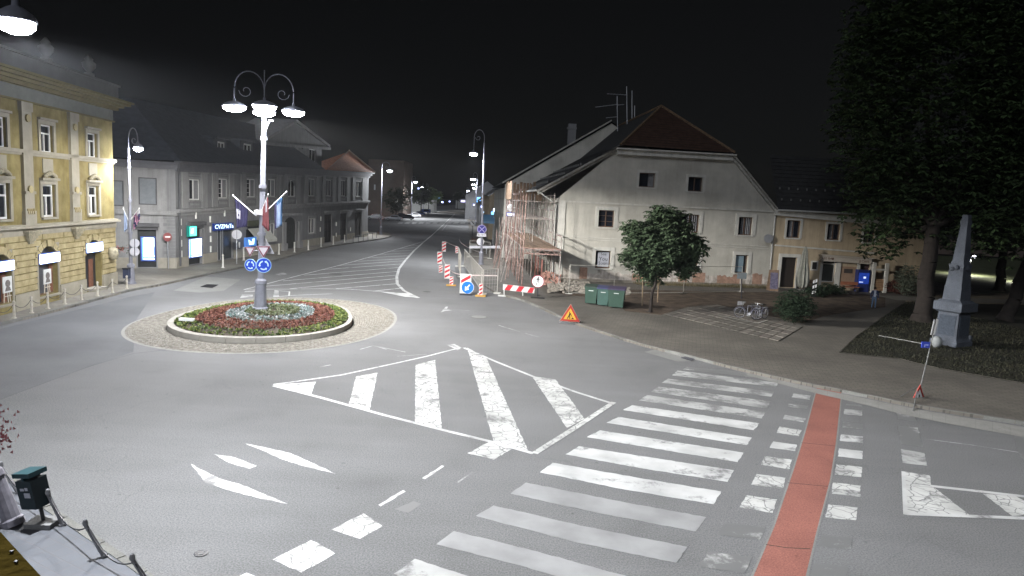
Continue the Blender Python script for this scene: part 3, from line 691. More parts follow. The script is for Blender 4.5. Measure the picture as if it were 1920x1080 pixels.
def pole(root, b, t, rb, rt, base_h=1.35, base_r=.30, m=GREYP, nseg=3):
    b, t = V(b), V(t); ax = (t-b).normalized(); L = (t-b).length
    mb = MB()
    for (h0, r0), (h1, r1) in zip([(0, base_r*1.25), (.12, base_r*1.2), (.16, base_r), (base_h*.86, base_r*.82), (base_h*.9, base_r*.98), (base_h, base_r*.9)], [(.12, base_r*1.2), (.16, base_r), (base_h*.86, base_r*.82), (base_h*.9, base_r*.98), (base_h, base_r*.9), (base_h+.1, rb)]):
        mb.cyl(b+ax*h0, b+ax*h1, r0, r1, 12)
    mb.build('base', m, root)
    mb = MB(); mb.cyl(b+ax*base_h, t, rb, rt, 12)
    for k in range(1, nseg+1):
        h = base_h+(L-base_h)*k/(nseg+.6); r = rb+(rt-rb)*(h-base_h)/(L-base_h); mb.cyl(b+ax*(h-.08), b+ax*(h+.08), r*1.5, r*1.5, 12)
    mb.build('post', m, root)
def curl_arm(root, top, dr, reach, hz, m=GREYP):
    """scrolled arm: rises from the post top, arches out and ends in a curl above the head"""
    dr = V(dr).normalized(); c = V(top)+dr*reach*.5+Z3*hz
    mb = MB(); pts = [V(top)-Z3*.4]+arc(c, dr, Z3, hz*.95, PI, .08, 12, reach*.5)
    mb.tube(pts, .026, 6)
    cc = V(top)+dr*reach*.62+Z3*hz*.9; sp = [cc+dr*(.34-.02*i)*math.cos(-i*.55)+Z3*(.34-.02*i)*math.sin(-i*.55) for i in range(13)]; mb.tube(sp, .016, 5)
    mb.cyl(V(top)+dr*reach+Z3*hz*1.0, V(top)+dr*reach+Z3*.3, .03, n=6)
    mb.build('scrolled_arm', m, root, True)
LAMP_E = 1.0
# centre lamp
cb_ = G(488, 577, .6); ct = D(495.5, 205, cb_.y); cl = thing('street_lamp', 'tall grey four-armed street lamp rising from the roundabout flower bed', 'street lamp', (cb_.x, cb_.y, .5))
pole(cl, V((cb_.x, cb_.y, .5)), ct, .17, .10, 1.6, .33, GREYP, 3)
for a, e in ((20, 1), (110, 1), (200, 1), (290, 1)):
    d = V((math.cos(math.radians(a)), math.sin(math.radians(a)), 0)); curl_arm(cl, ct, d, 1.45, .95)
    head(ct+d*1.45+Z3*.0, cl, .60, 690*LAMP_E, lin=(87, 73, 1.25, .93, .36), color=(1, .97, .92))
mb = MB(); mb.cyl(D(497, 245, cb_.y), D(505, 226, cb_.y), .05); mb.cyl(D(504, 226, cb_.y), D(512, 226, cb_.y), .04); mb.build('side_bracket', GREYP, cl)
# near lamp, its post at the left edge
nb = G(26, 984, ZP); nt_ = D(-330, 40, nb.y+.3)
nl = thing('street_lamp', 'street lamp beside the litter bin, its lit head at the upper left', 'street lamp', nb)
pole(nl, nb, nt_, .10, .06, 1.15, .17, mat('weathered_post', (.22, .21, .24), .6, .3, 5), 3)
hd = D(30, 40, nb.y+1.2); dr = hd-nt_; dr.z = 0
mb = MB(); mb.tube([nt_-Z3*.3, nt_+dr*.3+Z3*.75, nt_+dr*.7+Z3*.85, hd+Z3*.45], .035); mb.build('scrolled_arm', GREYP, nl)
head(hd, nl, .36, 1950*LAMP_E, lin=(84, 64, 1.85, .86, -.05))
mb = MB(); c = D(-14, 812, nb.y-.2)
random.seed(2)
for i in range(220):
    p = c+V((random.gauss(0, .16), random.gauss(0, .16), random.gauss(0, .22))); a = random.uniform(0, 6.28); mb.add([p, p+V((.06*math.cos(a), .06*math.sin(a), .02)), p+V((.0, .0, .07))], [(0, 1, 2)])
tag(mb.build('hanging_flowers', mat('pink_petals', (.30, .10, .11), .7, .3, 8)), 'pink flowers hung on the lamp post at the left edge', 'flowers', kind='stuff')
# other street lamps
def far_lamp(bpx, tpx, hpx, label, energy, depth=None, r=.30, base=True, bz=ZP, size=160, aim=(0, 0, -1)):
    b = G(*bpx, bz) if depth is None else None
    if b is None: b = D(*bpx, depth); b.z = 0.05
    t = D(*tpx, b.y); h = D(*hpx, b.y-.2)
    root = thing('street_lamp', label, 'street lamp', b, 'street lamps along the street')
    pole(root, b, t, .12, .07, 1.3, .26, GREYP, 3)
    d = h-t; d.z = 0; rr = d.length; d.normalize()
    mb = MB(); c = t+d*rr*.5+Z3*.5; mb.tube([t-Z3*.2]+arc(c, d, Z3, .8, PI, 0, 10, rr*.5)+[h+Z3*.4], .035, 5)
    cc = t+d*rr*.6+Z3*.5; mb.tube([cc+d*(.3-.02*i)*math.cos(-i*.55)+Z3*(.3-.02*i)*math.sin(-i*.55) for i in range(12)], .025, 5)
    mb.build('scrolled_arm', GREYP, root)
    head(h, root, r, energy, size, .5, aim)
    return root
L2 = far_lamp((246, 532), (241, 277), (259, 277), 'street lamp with a flower basket and flags, left, between the yellow and grey buildings', 900)
L3 = far_lamp((902, 496), (908, 268), (888, 288), 'street lamp with a no-stopping sign, inside the fenced-off corner', 2600, r=.42)
L4 = far_lamp((714, 440), (716, 318), (731, 320), 'street lamp at the far corner of the grey building', 3000, r=.42, size=178, aim=(-.9, -.55, -.1))
for i, (bx, tp, hp, dep, lb, e) in enumerate([
    ((893, 388), (895, 334), (887, 336), 172, 'first lit lamp behind the tall lamp on the right side of the street', 5000),
    ((893, 384), (893, 342), (888, 346), 225, 'second lit lamp behind the tall lamp on the right side of the street', 4000),
    ((891, 380), (891, 350), (888.5, 353), 300, 'third lit lamp behind the tall lamp on the right side of the street', 3000),
    ((875, 378), (875, 356), (878, 357.5), 380, 'most distant lit lamp on the right side of the street', 2500),
    ((772, 392), (772, 338), (779, 341), 215, 'lit lamp above the pale green tree on the left of the street', 7000),
    ((794, 388), (794, 349), (792, 351), 300, 'left lamp of the cluster shining above the far left trees', 5000),
    ((803, 386), (803, 349), (799, 352), 330, 'right lamp of the cluster shining above the far left trees', 4000)]):
    far_lamp(bx, tp, hp, lb, e*(.9 if bx[0] < 850 else .4), depth=dep, r=.6)

# ================================================================== yellow corner building
yb = Fac((0, 592), (208, 536)); yr = thing('yellow_building', 'ornate yellow corner building with arched shop windows, at the left edge', 'building', yb.pt(yb.L, ZP))
YU1 = yb.L+.7; YU0 = -9
def ucen(f, x, y): return f.uz(x, y)[0]
uw = [ucen(yb, -68, 377), ucen(yb, 2, 377), ucen(yb, 91, 377), ucen(yb, 175, 377)]
zt2, zb2 = yb.uz(97, 236)[1], yb.uz(97, 287)[1]; zt1, zb1 = yb.uz(91, 346)[1], yb.uz(88, 407)[1]
zled = yb.uz(100, 424)[1]; zstr = yb.uz(100, 289)[1]; zfr = yb.uz(110, 203)[1]; zc0 = yb.uz(110, 180)[1]; zc1 = yb.uz(110, 159)[1]; zpar = yb.uz(110, 129)[1]
g3 = yb.rect(160, 189, 449, 533); g2 = yb.rect(71, 108, 461, 553); g1 = yb.rect(-22, 22, 476, 573)
g3 = (g3[0], g3[1], .2, g3[3]); zg2b = g2[2]; g0 = (g1[0]-4.2, g1[1]-4.2, g1[2], g1[3])
hw2 = [(u-.62 if i else u-.7, u+.62 if i else u+.7, zb2, zt2) for i, u in enumerate(uw)]
hw1 = [(u-.64, u+.64, zb1, zt1) for u in uw]
arches = [g0, g1, g2, g3]
w_ = yb.wall([(YU0, 0), (YU1, 0), (YU1, zpar), (YU0, zpar)], [rloop(r) for r in hw1+hw2]+[aloop(r) for r in arches], .4)
yb.box(w_, YU1-.01, YU1, 0, zpar, -14, 0); w_.build('wall', STUCCO_Y, yr)
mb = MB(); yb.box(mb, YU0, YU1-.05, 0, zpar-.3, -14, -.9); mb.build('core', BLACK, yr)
for r in hw1: window(yb, yr, r, WHITEF, GLASS, .16, .1, True, .66, .12, STUCCO_YP, .22, .07, curtain=(.08, .3))
for r in hw2: window(yb, yr, r, WHITEF, GLASS, .16, .08, True, .68, .1, STUCCO_YP, .22, .07, curtain=(.1, .35))
for r in arches[:3]:
    window(yb, yr, r, mat('shop_frame', (.16, .10, .06), .6, .1, 5), mat('shop_glass', (.10, .10, .11), .15, .2, .8, spec=.6), .3, .08, False, .62, .1, STUCCO_YP)
    mb = MB(); yb.box(mb, r[1]-.45, r[1]-.1, r[2]+.1, r[2]+(r[3]-r[2])*.7, -.28, -.22); mb.build('door_leaf', mat('brown_wood', (.18, .08, .05), .7, .2, 5), yr)
dr_ = MB(); yb.poly(dr_, aloop(g3), -.38, -.34); dr_ = dr_.build('door', mat('dark_shop_door', (.03, .03, .035), .4, .1), yr)
for a, b, m_ in ((.05, .3, WHITEF), (.52, .8, mat('brown_wood', (.18, .08, .05)))):
    mb = MB(); yb.box(mb, g3[0]+(g3[1]-g3[0])*a, g3[0]+(g3[1]-g3[0])*b, .3, g3[3]*.62, -.33, -.3); mb.build('door_panel', m_, dr_)
mb = MB(); yb.box(mb, g3[0]+.3, g3[1]-.15, ZP, .3, -.3, .45); mb.build('door_step', PLINTH_G, yr)
# plinth and rusticated blocks
zpl = yb.uz(140, 527)[1]
def cut(u0, u1, z, holes, mg=.12):
    iv = [(u0, u1)]
    for h in holes:
        R = (h[1]-h[0])/2; spring = h[3]-R
        if z > h[3]+.35: continue
        if z < spring: a, b = h[0]-mg, h[1]+mg
        else:
            q = math.sqrt(max(0, (R+.38)**2-(z-spring)**2)); a, b = (h[0]+h[1])/2-q, (h[0]+h[1])/2+q
        nv = []
        for s, e in iv:
            if b <= s or a >= e: nv.append((s, e)); continue
            if a > s: nv.append((s, a))
            if b < e: nv.append((b, e))
        iv = nv
    return [x for x in iv if x[1]-x[0] > .12]
for s, e in cut(YU0, YU1+.06, .5, arches, .1):
    mb = MB(); yb.box(mb, s, e, 0, zpl-.02, .003, .11); mb.build('plinth_stone', STUCCO_YP, yr)
ncr = 9; chh = (zled-.35-zpl)/ncr; random.seed(4)
for k in range(ncr):
    z0 = zpl+k*chh
    for s, e in cut(YU0, YU1+.05, z0+chh*.5, arches):
        n = max(1, round((e-s)/2.1)); pos = [s+(e-s)*(j+(.18 if (k % 2 and 0 < j < n) else 0))/n for j in range(n+1)]
        for a, b in zip(pos, pos[1:]):
            mb = MB(); yb.box(mb, a+.02, b-.02, z0+.025, z0+chh-.025, .003, .055+random.uniform(-.008, .008)); mb.build('stone_block', STUCCO_YL, yr)
for h in arches:   # voussoirs
    R = (h[1]-h[0])/2; uc = (h[0]+h[1])/2; sp = h[3]-R; nV = 9
    for j in range(nV):
        a0, a1 = PI*(j+.06)/nV, PI*(j+.94)/nV; ro = R+.36; mb = MB()
        yb.poly(mb, [(uc+R*math.cos(a0), sp+R*math.sin(a0)), (uc+ro*math.cos(a0), sp+ro*math.sin(a0)), (uc+ro*math.cos(a1), sp+ro*math.sin(a1)), (uc+R*math.cos(a1), sp+R*math.sin(a1))], .003, .07 if j != 4 else .14)
        mb.build('voussoir', STUCCO_YL, yr)
mb = MB(); yb.box(mb, YU0, YU1+.1, zled-.38, zled-.02, .002, .09); mb.build('frieze', STUCCO_YP, yr)
mb = MB(); yb.box(mb, YU0, YU1+.28, zled, zled+.12, .002, .3); yb.box(mb, YU0, YU1+.18, zled+.12, zled+.2, .002, .18); mb.build('ledge', STUCCO_YP, yr)
mb = MB(); yb.box(mb, YU0, YU1+.16, zstr-.1, zstr+.08, .002, .16); yb.box(mb, YU0, YU1+.1, zstr-.22, zstr-.1, .002, .08); mb.build('stringcourse', STUCCO_YP, yr)
mb = MB(); yb.box(mb, YU0, YU1+.05, zfr, zc0-.02, .002, .05); mb.build('frieze', mat('blue_grey_frieze', (.17, .175, .155), .9, .1, 2), yr)
mb = MB(); hc = (zc1-zc0)
for k, (a, b, d_) in enumerate(((0, .3, .3), (.3, .55, .55), (.55, .8, .85), (.8, 1, 1.0))): yb.box(mb, YU0, YU1+d_, zc0+hc*a+.001*k, zc0+hc*b, .002, d_)
yb.box(mb, YU0, YU1+.12, zfr-.1, zfr-.01, .002, .12)
mb.build('cornice', mat('cornice_ochre', (.15, .125, .055), .9, .12, 1.5), yr)
mb = MB(); yb.box(mb, YU0, YU1+.3, zc1+.002, zpar, -.4, .3); yb.box(mb, YU0, YU1+.4, zpar, zpar+.12, -.5, .4); mb.build('parapet', mat('parapet_plaster', (.10, .098, .09), .9, .12, 1.5), yr)
for x, y in ((170, 120), (90, 100), (-20, 80)):
    p = yb.pt(ucen(yb, x, y), zpar+.12, -.1); mb = MB(); mb.lathe(p, [(.28, 0), (.28, .25), (.12, .32), (.35, .6), (.38, .85), (.2, 1.0), (.25, 1.08), (.05, 1.35)], 12); mb.build('urn', mat('parapet_plaster', (.10, .098, .09)), yr, True)
for xp in (-75, -28, 50, 138):
    u = ucen(yb, xp, 370); mb = MB()
    yb.box(mb, u-.42, u+.42, zled+.2, zfr-.1, .002, .16); yb.box(mb, u-.5, u+.5, zled+.2, zled+.9, .01, .2); yb.box(mb, u-.5, u+.5, zfr-.55, zfr-.1, .01, .2)
    yb.box(mb, u-.46, u+.46, zb1+1.25, zb1+1.4, .01, .24)
    ps = mb.build('pilaster', STUCCO_YP, yr)
    mb = MB()
    for zz in (zfr-.9, zb1+1.5): mb.disc(yb.pt(u, zz, .2), yb.N, .2, .1, 12)
    for q in range(4): mb.cyl(yb.pt(u-.25+.17*q, zb1+.5, .18), yb.pt(u-.25+.17*q, zb1+.2, .24), .06, .02, 6)
    mb.build('ornament', STUCCO_YL, ps)
    mb = MB()
    for q in range(5): # console under the pilaster
        s_ = 1-q*.17; yb.box(mb, u-.6*s_, u+.6*s_, zled-.12-.14*(q+1), zled-.12-.14*q-.002, .09, .09+.3*s_)
    mb.build('console', mat('carved_stone', (.30, .27, .19), .95, .35, 6, .8, 12), yr)
for u in uw:
    mb = MB(); yb.box(mb, u-.86, u+.86, zt1+.22, zt1+.36, .01, .22)
    yb.box(mb, u-.5, u+.5, zstr-1.05, zstr-.3, .01, .05); yb.box(mb, u-.86, u+.86, zt2+.22, zt2+.34, .01, .2)
    hd_ = mb.build('window_hood', STUCCO_YP, yr)
    mb = MB(); random.seed(int(u*10))
    for q in range(9): mb.lathe(yb.pt(u-.5+.125*q, zt1+.42+.18*math.sin(PI*q/8), .14), [(.01, -.14), (.13, -.05), (.12, .08), (.02, .15)], 7)
    mb.build('carving', mat('carved_stone', (.30, .27, .19)), hd_, True)
SIGNL = mat('white_light_box', (.85, .9, 1), .5, 0, em=2.2, emc=(.55, .72, 1))
for r, px in ((g3, (156, 188, 458, 474)), (g2, (68, 106, 478, 495)), (g1, (-25, 18, 494, 512)), (g0, None)):
    if px: s = yb.rect(*px, .35)
    else: s = (s[0]-4.2, s[1]-4.2, s[2], s[3])
    mb = MB(); yb.box(mb, r[0]-.05, r[1]+.05, s[2]-.04, s[3]+.04, -.1, .12); bx = mb.build('light_sign', mat('sign_box_blue', (.05, .09, .35), .5, .05), yr)
    mb = MB(); yb.box(mb, r[0]+.0, r[1]-.0, s[2], s[3], .121, .15); mb.build('light_panel', SIGNL, bx)
# easels in the shop windows
for px, lb in (((83, 552), 'white easel with a framed portrait in the arched window nearest the door'), ((8, 578), 'white easel with a framed portrait at the left edge of the photo')):
    u = yb.uz(*px)[0]; z0 = zpl-.25 if px[0] > 50 else zpl-.25; P0 = yb.pt(u, z0, .14); root = thing('easel', lb, 'easel', P0)
    W = mat('pale_wood', (.5, .44, .36), .7, .1, 5)
    for q in (-1, 0, 1): mb = MB(); mb.cyl(yb.pt(u+.27*q, z0, .16+.05*(q == 0)), yb.pt(u+.1*q, z0+1.15, .14), .025, n=6); mb.build('leg', W, root)
    mb = MB(); yb.box(mb, u-.3, u+.3, z0+.3, z0+.34, .17, .2); mb.build('rail', W, root)
    mb = MB(); yb.box(mb, u-.36, u+.36, z0+.5, z0+1.3, .17, .21); f_ = mb.build('picture', WHITEF, root)
    mb = MB(); mb.disc(yb.pt(u, z0+.95, .213), yb.N, .19, .02, 14); yb.poly(mb, [(u-.24, z0+.58), (u+.24, z0+.58), (u+.14, z0+.78), (u-.14, z0+.78)], .212, .222); mb.build('sketched_portrait', mat('pencil_grey', (.16, .14, .13), .9, .3, 9), f_)
mb = MB(); p = yb.pt(yb.L-.15, 2.3, .25); mb.lathe(p-Z3*.45, [(.05, 0), (.28, .1), (.33, .4), (.28, .75), (.1, .85)], 10); tag(mb.build('wall_planter', mat('carved_stone', (.30, .27, .19)), None, True), 'round carved bowl fixed to the corner of the yellow building', 'planter')

# ================================================================== grey building
gA = Fac((208, 503), (330, 503)); gB = Fac((330, 503), (685, 443.5)); gr = thing('grey_building', 'long grey two-storey classical building with pilasters and a pediment', 'building', gB.pt(0, ZP))
uE = gB.uz(690, 400)[0]
# upright frames
zeA = gA.uz(320, 308)[1]; zeB0 = gB.uz(335, 306)[1]; zeB1 = gB.uz(690, 325)[1]
zbelt = lambda f, px0, px1: (f.uz(*px0), f.uz(*px1))
b0, b1 = gB.uz(330, 399), gB.uz(688, 379)
def beltz(u): return b0[1]+(b1[1]-b0[1])*(u-b0[0])/(b1[0]-b0[0])
def eavz(u): return zeB0+(zeB1-zeB0)*u/uE
ups = [gB.rect(354, 375, 336, 375), gB.rect(409, 427, 335, 372), gB.rect(462, 479, 335.5, 370), gB.rect(502, 517, 336, 369), gB.rect(540, 554, 337, 369), gB.rect(578, 591, 335, 368), gB.rect(611, 622, 337, 368), gB.rect(639, 648.5, 338, 368), gB.rect(667, 677.5, 340, 368.5)]
d1 = gB.rect(353, 378, 428, 494); d2 = gB.rect(407, 437, 431, 486); d3 = gB.rect(461, 499, 424, 480); w4 = gB.rect(503, 516, 418, 449); gt_ = gB.rect(533, 556, 407, 467); w6 = gB.rect(579, 591, 409, 438)
ds = [gB.rect(608, 623, 402, 451), gB.rect(638, 651, 400, 446), gB.rect(665, 678, 398, 442)]
fixz = lambda r, z=.2: (r[0], r[1], z, r[3])
d1, d2, gt_ = fixz(d1), fixz(d2), fixz(gt_); ds = [fixz(r) for r in ds]; d3 = (d3[0], d3[1], 1.0, d3[3])
W_ = gB.wall([(0, 0), (uE, 0), (uE, zeB1), (0, zeB0)], [rloop(r) for i, r in enumerate(ups) if i != 4]+[aloop(ups[4])]+[rloop(r) for r in (d1, d2, d3, w4, w6)]+[rloop(r) for r in ds]+[aloop(gt_, 8, (gt_[3]-gt_[2])*.22)], .3)
W_.build('wall', STUCCO_G, gr)
pA0 = gA.rect(206, 230, 340, 384); pA1 = gA.rect(262, 292, 335, 382); dA = gA.rect(258, 293, 431, 499); dA = fixz(dA)
W_ = gA.wall([(-6, 0), (gA.L, 0), (gA.L, zeA), (-6, gA.uz(230, 322)[1])], [rloop(pA0), rloop(pA1), rloop(dA)], .2); W_.build('wall', STUCCO_GL, gr)
mb = MB(); gB.box(mb, .8, uE-.05, 0, zeB1-1.5, -13, -.7); gB.box(mb, uE-.02, uE, 0, zeB1-.1, -13, -.01); mb.build('side_wall', STUCCO_G, gr)
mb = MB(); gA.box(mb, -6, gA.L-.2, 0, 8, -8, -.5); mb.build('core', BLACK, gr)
for r in (pA0, pA1):
    mb = MB(); gA.box(mb, r[0], r[1], r[2], r[3], -.12, -.08); bw = mb.build('blind_window', mat('blue_grey_panel', (.17, .185, .20), .8, .1, 3), gr)
    mb = MB()
    for a, b, c, d in ((r[0]-.08, r[0], r[2]-.08, r[3]+.08), (r[1], r[1]+.08, r[2]-.08, r[3]+.08), (r[0]+.001, r[1]-.001, r[3], r[3]+.08), (r[0]+.001, r[1]-.001, r[2]-.08, r[2])): gA.box(mb, a, b, c, d, .002, .05)
    mb.build('frame', mat('dark_grey_trim', (.09, .09, .095)), bw)
# belts, cornice, plinth, corner piers
mb = MB(); gB.poly(mb, [(0, b0[1]), (uE, b1[1]), (uE, b1[1]+.28), (0, b0[1]+.28)], .002, .32); gB.poly(mb, [(0, b0[1]-.25), (uE, b1[1]-.25), (uE, b1[1]-.002), (0, b0[1]-.002)], .002, .12); mb.build('belt_course', STUCCO_GL, gr)
mb = MB(); za = gA.uz(300, 402)[1]; gA.box(mb, -6, gA.L, za-.05, za+.3, .002, .25); mb.build('belt_course', STUCCO_GL, gr)
mb = MB()
for a, b, d_ in ((-.7, -.35, .2), (-.35, -.02, .45), (0, .16, .75)): gB.poly(mb, [(-.1, zeB0+a), (uE+d_, zeB1+a), (uE+d_, zeB1+b), (-.1, zeB0+b)], .002, d_)
for a, b, d_ in ((-.4, -.02, .3), (0, .16, .6)): gA.box(mb, -6, gA.L+.2, zeA+a, zeA+b, .002, d_)
mb.build('cornice', mat('cornice_grey', (.14, .14, .15), .9, .1, 2), gr)
zp_ = gB.uz(340, 482)[1]; holes = sorted([d1, d2, gt_]+ds)
iv = cut(0, uE, .3, [(h[0], h[1], h[2], h[3]+9) for h in holes], .1)
for s, e in iv:
    n = max(1, round((e-s)/2.4))
    for j in range(n): mb = MB(); gB.box(mb, s+(e-s)*j/n+.012, s+(e-s)*(j+1)/n-.012, 0, zp_, .003, .1); mb.build('plinth_stone', PLINTH_G, gr)
for s, e in cut(-6, gA.L, .3, [(dA[0], dA[1], 0, 20)], .1):
    n = max(1, round((e-s)/1.8))
    for j in range(n): mb = MB(); gA.box(mb, s+(e-s)*j/n+.012, s+(e-s)*(j+1)/n-.012, 0, zp_, .003, .1); mb.build('plinth_stone', PLINTH_G, gr)
for x0, x1 in ((313, 317), (318, 329)):
    a, b = gA.uz(x0, 360)[0], gA.uz(x1, 360)[0]; mb = MB(); gA.box(mb, a, b, za+.3, zeA-.4, .003, .12); mb.build('pilaster', STUCCO_G, gr)
mb = MB(); nq = 12
for k in range(nq): # quoins at the left wing's corner
    z0 = zp_+(za-.1-zp_)*k/nq; L_ = .9 if k % 2 else .65; q = MB(); gA.box(q, gA.L-L_, gA.L-.01, z0+.02, z0+(za-.1-zp_)/nq-.02, .003, .05); q.build('quoin_stone', STUCCO_G, gr)
for k in range(9):
    z0 = zp_+(b0[1]-.4-zp_)*k/9; hh = (b0[1]-.4-zp_)/9
    for s, e in cut(.7, uE, z0+hh/2, [(h[0]-.15, h[1]+.15, 0, h[3]+.4-0) for h in [d1, d2, d3, w4, gt_, w6]+ds], .1):
        # shallow banding of the ground floor
        n = max(1, round((e-s)/3.2))
        for j in range(n):
            ua, ub = s+(e-s)*j/n, s+(e-s)*(j+1)/n
            if gB.pt(ua, 0).y > 95: continue
            q = MB(); gB.box(q, ua+.02, ub-.02, z0+.02, z0+hh-.015, .003, .03); q.build('stone_block', STUCCO_G, gr)
LAMPW = mat('lamp_white_panel', (.5, .5, .5))
for i, r in enumerate(ups):
    u0, u1, z0, z1 = r; um = (u0+u1)/2; wd = u1-u0
    ww = window(gB, gr, r, WHITEF, GLASS, .14, .1, True, None, .14, STUCCO_GL, shutter=(.52, .95) if i in (0, 1, 2, 3, 5) else None, curtain=(.2, .85) if i in (6, 7, 8) else None, bars=3 if i in (1, 2) else 0)
    zt = eavz(um)-.75; zb = beltz(um)+.3
    mb = MB()
    for a, b in ((u0-wd*.62, u0-wd*.12), (u1+wd*.12, u1+wd*.62)): gB.box(mb, a, b, zb, zt, .003, .1)
    gB.box(mb, u0-wd*.68, u1+wd*.68, zt, zt+.14, .003, .2)
    gB.box(mb, u0-wd*.02, u1+wd*.02, z1+.28, z1+.36, .003, .07)
    gB.box(mb, u0+wd*.12, u1-wd*.12, zb+.25, z0-.3, .003, .05)
    mb.build('window_pilasters', STUCCO_GL, gr)
# ground floor openings
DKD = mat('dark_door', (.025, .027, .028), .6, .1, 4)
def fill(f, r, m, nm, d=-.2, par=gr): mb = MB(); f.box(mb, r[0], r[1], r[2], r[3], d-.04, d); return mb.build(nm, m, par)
def canopy(f, r, h=.3, e=.25, par=gr, dz=.25, m=None): mb = MB(); f.box(mb, r[0]-e, r[1]+e, r[3]+dz, r[3]+dz+h, .003, .35); f.box(mb, r[0]-e+.1, r[1]+e-.1, r[3], r[3]+dz-.002, .003, .12); return mb.build('door_canopy', m or mat('dark_grey_trim', (.09, .09, .095)), par)
POST = mat('lit_poster', (.8, .85, .9), .5, 0, em=.9, emc=(.75, .88, 1))
POSTB = mat('lit_poster_blue', (.02, .12, .4), .5, 0, em=.12, emc=(.15, .35, .9))
def poster(f, px, name, label, d=-.1, kind=0):
    r = f.rect(*px, d); mb = MB(); f.box(mb, r[0]-.1, r[1]+.1, r[2]-.12, r[3]+.1, d-.1, d-.01); root = thing(name, label, 'poster', f.pt((r[0]+r[1])/2, r[2], d)); mb.build('case', mat('sign_box_blue', (.05, .09, .35)), root)
    mb = MB(); f.box(mb, r[0]+.0, r[1], r[2], r[3], d-.005, d+.01); pp = mb.build('light_panel', POST, root)
    w0 = r[1]-r[0]; h0 = r[3]-r[2]; mb = MB()
    for (a, b, c, e) in ((.0, .14, 0, 1), (.14, 1, .06, .13), (.3, .8, .9, .93), (.96, 1, .2, .6)): f.box(mb, r[0]+w0*a, r[0]+w0*b, r[2]+h0*c, r[2]+h0*e, d+.011, d+.018)
    mb.build('blue_print', mat('poster_blue_print', (.10, .25, .6), .5, .1, 4, em=.35, emc=(.2, .5, 1)), pp); return root
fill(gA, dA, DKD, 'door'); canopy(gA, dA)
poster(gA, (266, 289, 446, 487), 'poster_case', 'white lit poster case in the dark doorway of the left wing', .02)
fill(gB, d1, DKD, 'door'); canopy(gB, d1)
poster(gB, (355, 378, 448, 481), 'poster_case', 'white lit poster case under the green light sign', .02)
r = gB.rect(356, 368, 425, 442, .45); root = thing('green_light_sign', 'small square green light sign above the lit poster', 'sign', gB.pt(r[0], r[2], .45))
mb = MB(); gB.box(mb, r[0]-.08, r[1]+.08, r[2]-.08, r[3]+.08, .2, .45); mb.build('box', mat('teal_box', (.01, .2, .17)), root)
mb = MB(); gB.box(mb, r[0], r[1], r[2], r[3], .451, .47); mb.build('light_panel', mat('green_light', (.1, .9, .7), .5, 0, em=.9, emc=(.10, .85, .62)), root)
mb = MB(); w0, h0 = r[1]-r[0], r[3]-r[2]; gB.poly(mb, [(r[0]+w0*.12, r[2]+h0*.25), (r[0]+w0*.5, r[2]+h0*.3), (r[0]+w0*.55, r[2]+h0*.85), (r[0]+w0*.2, r[2]+h0*.75)], .471, .48); mb.build('pale_mark', mat('pale_mark', (.7, .8, .9), .5, 0, em=.6), root)
fill(gB, d2, mat('glass_door', (.05, .055, .06), .15, .2, .5, spec=.6), 'door')
for a in (.1, .3, .42): mb = MB(); gB.box(mb, d2[0]+(d2[1]-d2[0])*a, d2[0]+(d2[1]-d2[0])*(a+.05), d2[2], d2[3], -.19, -.15); mb.build('door_bar', STEEL, gr)
r = gB.rect(402, 438, 418, 431.5, .25); root = thing('blue_shop_sign', 'dark blue shop sign with glowing pale lettering over a doorway', 'sign', gB.pt(r[0], r[2], .25))
mb = MB(); gB.box(mb, r[0], r[1], r[2], r[3], .05, .25); mb.build('board', mat('sign_navy', (.01, .03, .16), .4, .1, em=.03, emc=(.02, .08, .6)), root)
text(gB.pt((r[0]+r[1])/2, (r[2]+r[3])/2, .26), 'CVZMeTa', (r[3]-r[2])*.82, mat('sign_letters_lit', (.6, .8, 1), .5, 0, em=.7, emc=(.5, .75, 1)), root, 'lettering', gB.U, Z3, gB.N, sx=(r[1]-r[0])/((r[3]-r[2])*3.6))
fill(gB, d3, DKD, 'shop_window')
canopy(gB, d3, .5, .1, dz=.1, m=mat('olive_shutter_box', (.07, .075, .05)))
mb = MB(); a, b = d3[0]+(d3[1]-d3[0])*.12, d3[1]+.2; zt = d3[3]-.25; mb.prism([gB.pt(a, zt, -.05), gB.pt(b, zt, -.05), gB.pt(b+.3, zt-1.15, 1.0), gB.pt(a, zt-1.15, 1.0)], Z3*.04); gB.box(mb, a, b+.3, zt-1.4, zt-1.16, .97, 1.0)
tag(mb.build('awning', mat('cream_canvas', (.42, .42, .38), .9, .08, 3)), 'half-open cream fabric awning behind the centre lamp post', 'awning')
r = gB.rect(461, 481, 445, 462, .9); root = thing('blue_light_sign', 'blue light sign with a pale symbol left of the centre lamp post', 'sign', gB.pt(r[0], r[2], .9))
mb = MB(); gB.box(mb, r[0], r[1], r[2], r[3], .7, .9); mb.build('box', POSTB, root)
mb = MB(); w0, h0 = r[1]-r[0], r[3]-r[2]; gB.poly(mb, [(r[0]+w0*.3, r[2]+h0*.2), (r[0]+w0*.75, r[2]+h0*.2), (r[0]+w0*.8, r[2]+h0*.85), (r[0]+w0*.6, r[2]+h0*.8), (r[0]+w0*.6, r[2]+h0*.5), (r[0]+w0*.45, r[2]+h0*.55), (r[0]+w0*.25, r[2]+h0*.8)], .901, .91)
mb.build('symbol', mat('symbol_lit', (.4, .7, 1), .5, 0, em=.8, emc=(.4, .75, 1)), root)
window(gB, gr, w4, WHITEF, GLASS, .15, .12, True, None, .2, STUCCO_GL, .3, .06, curtain=(.6, .95)); window(gB, gr, w6, WHITEF, GLASS, .15, .12, True, None, .2, STUCCO_GL, .3, .06, curtain=(.55, .95))
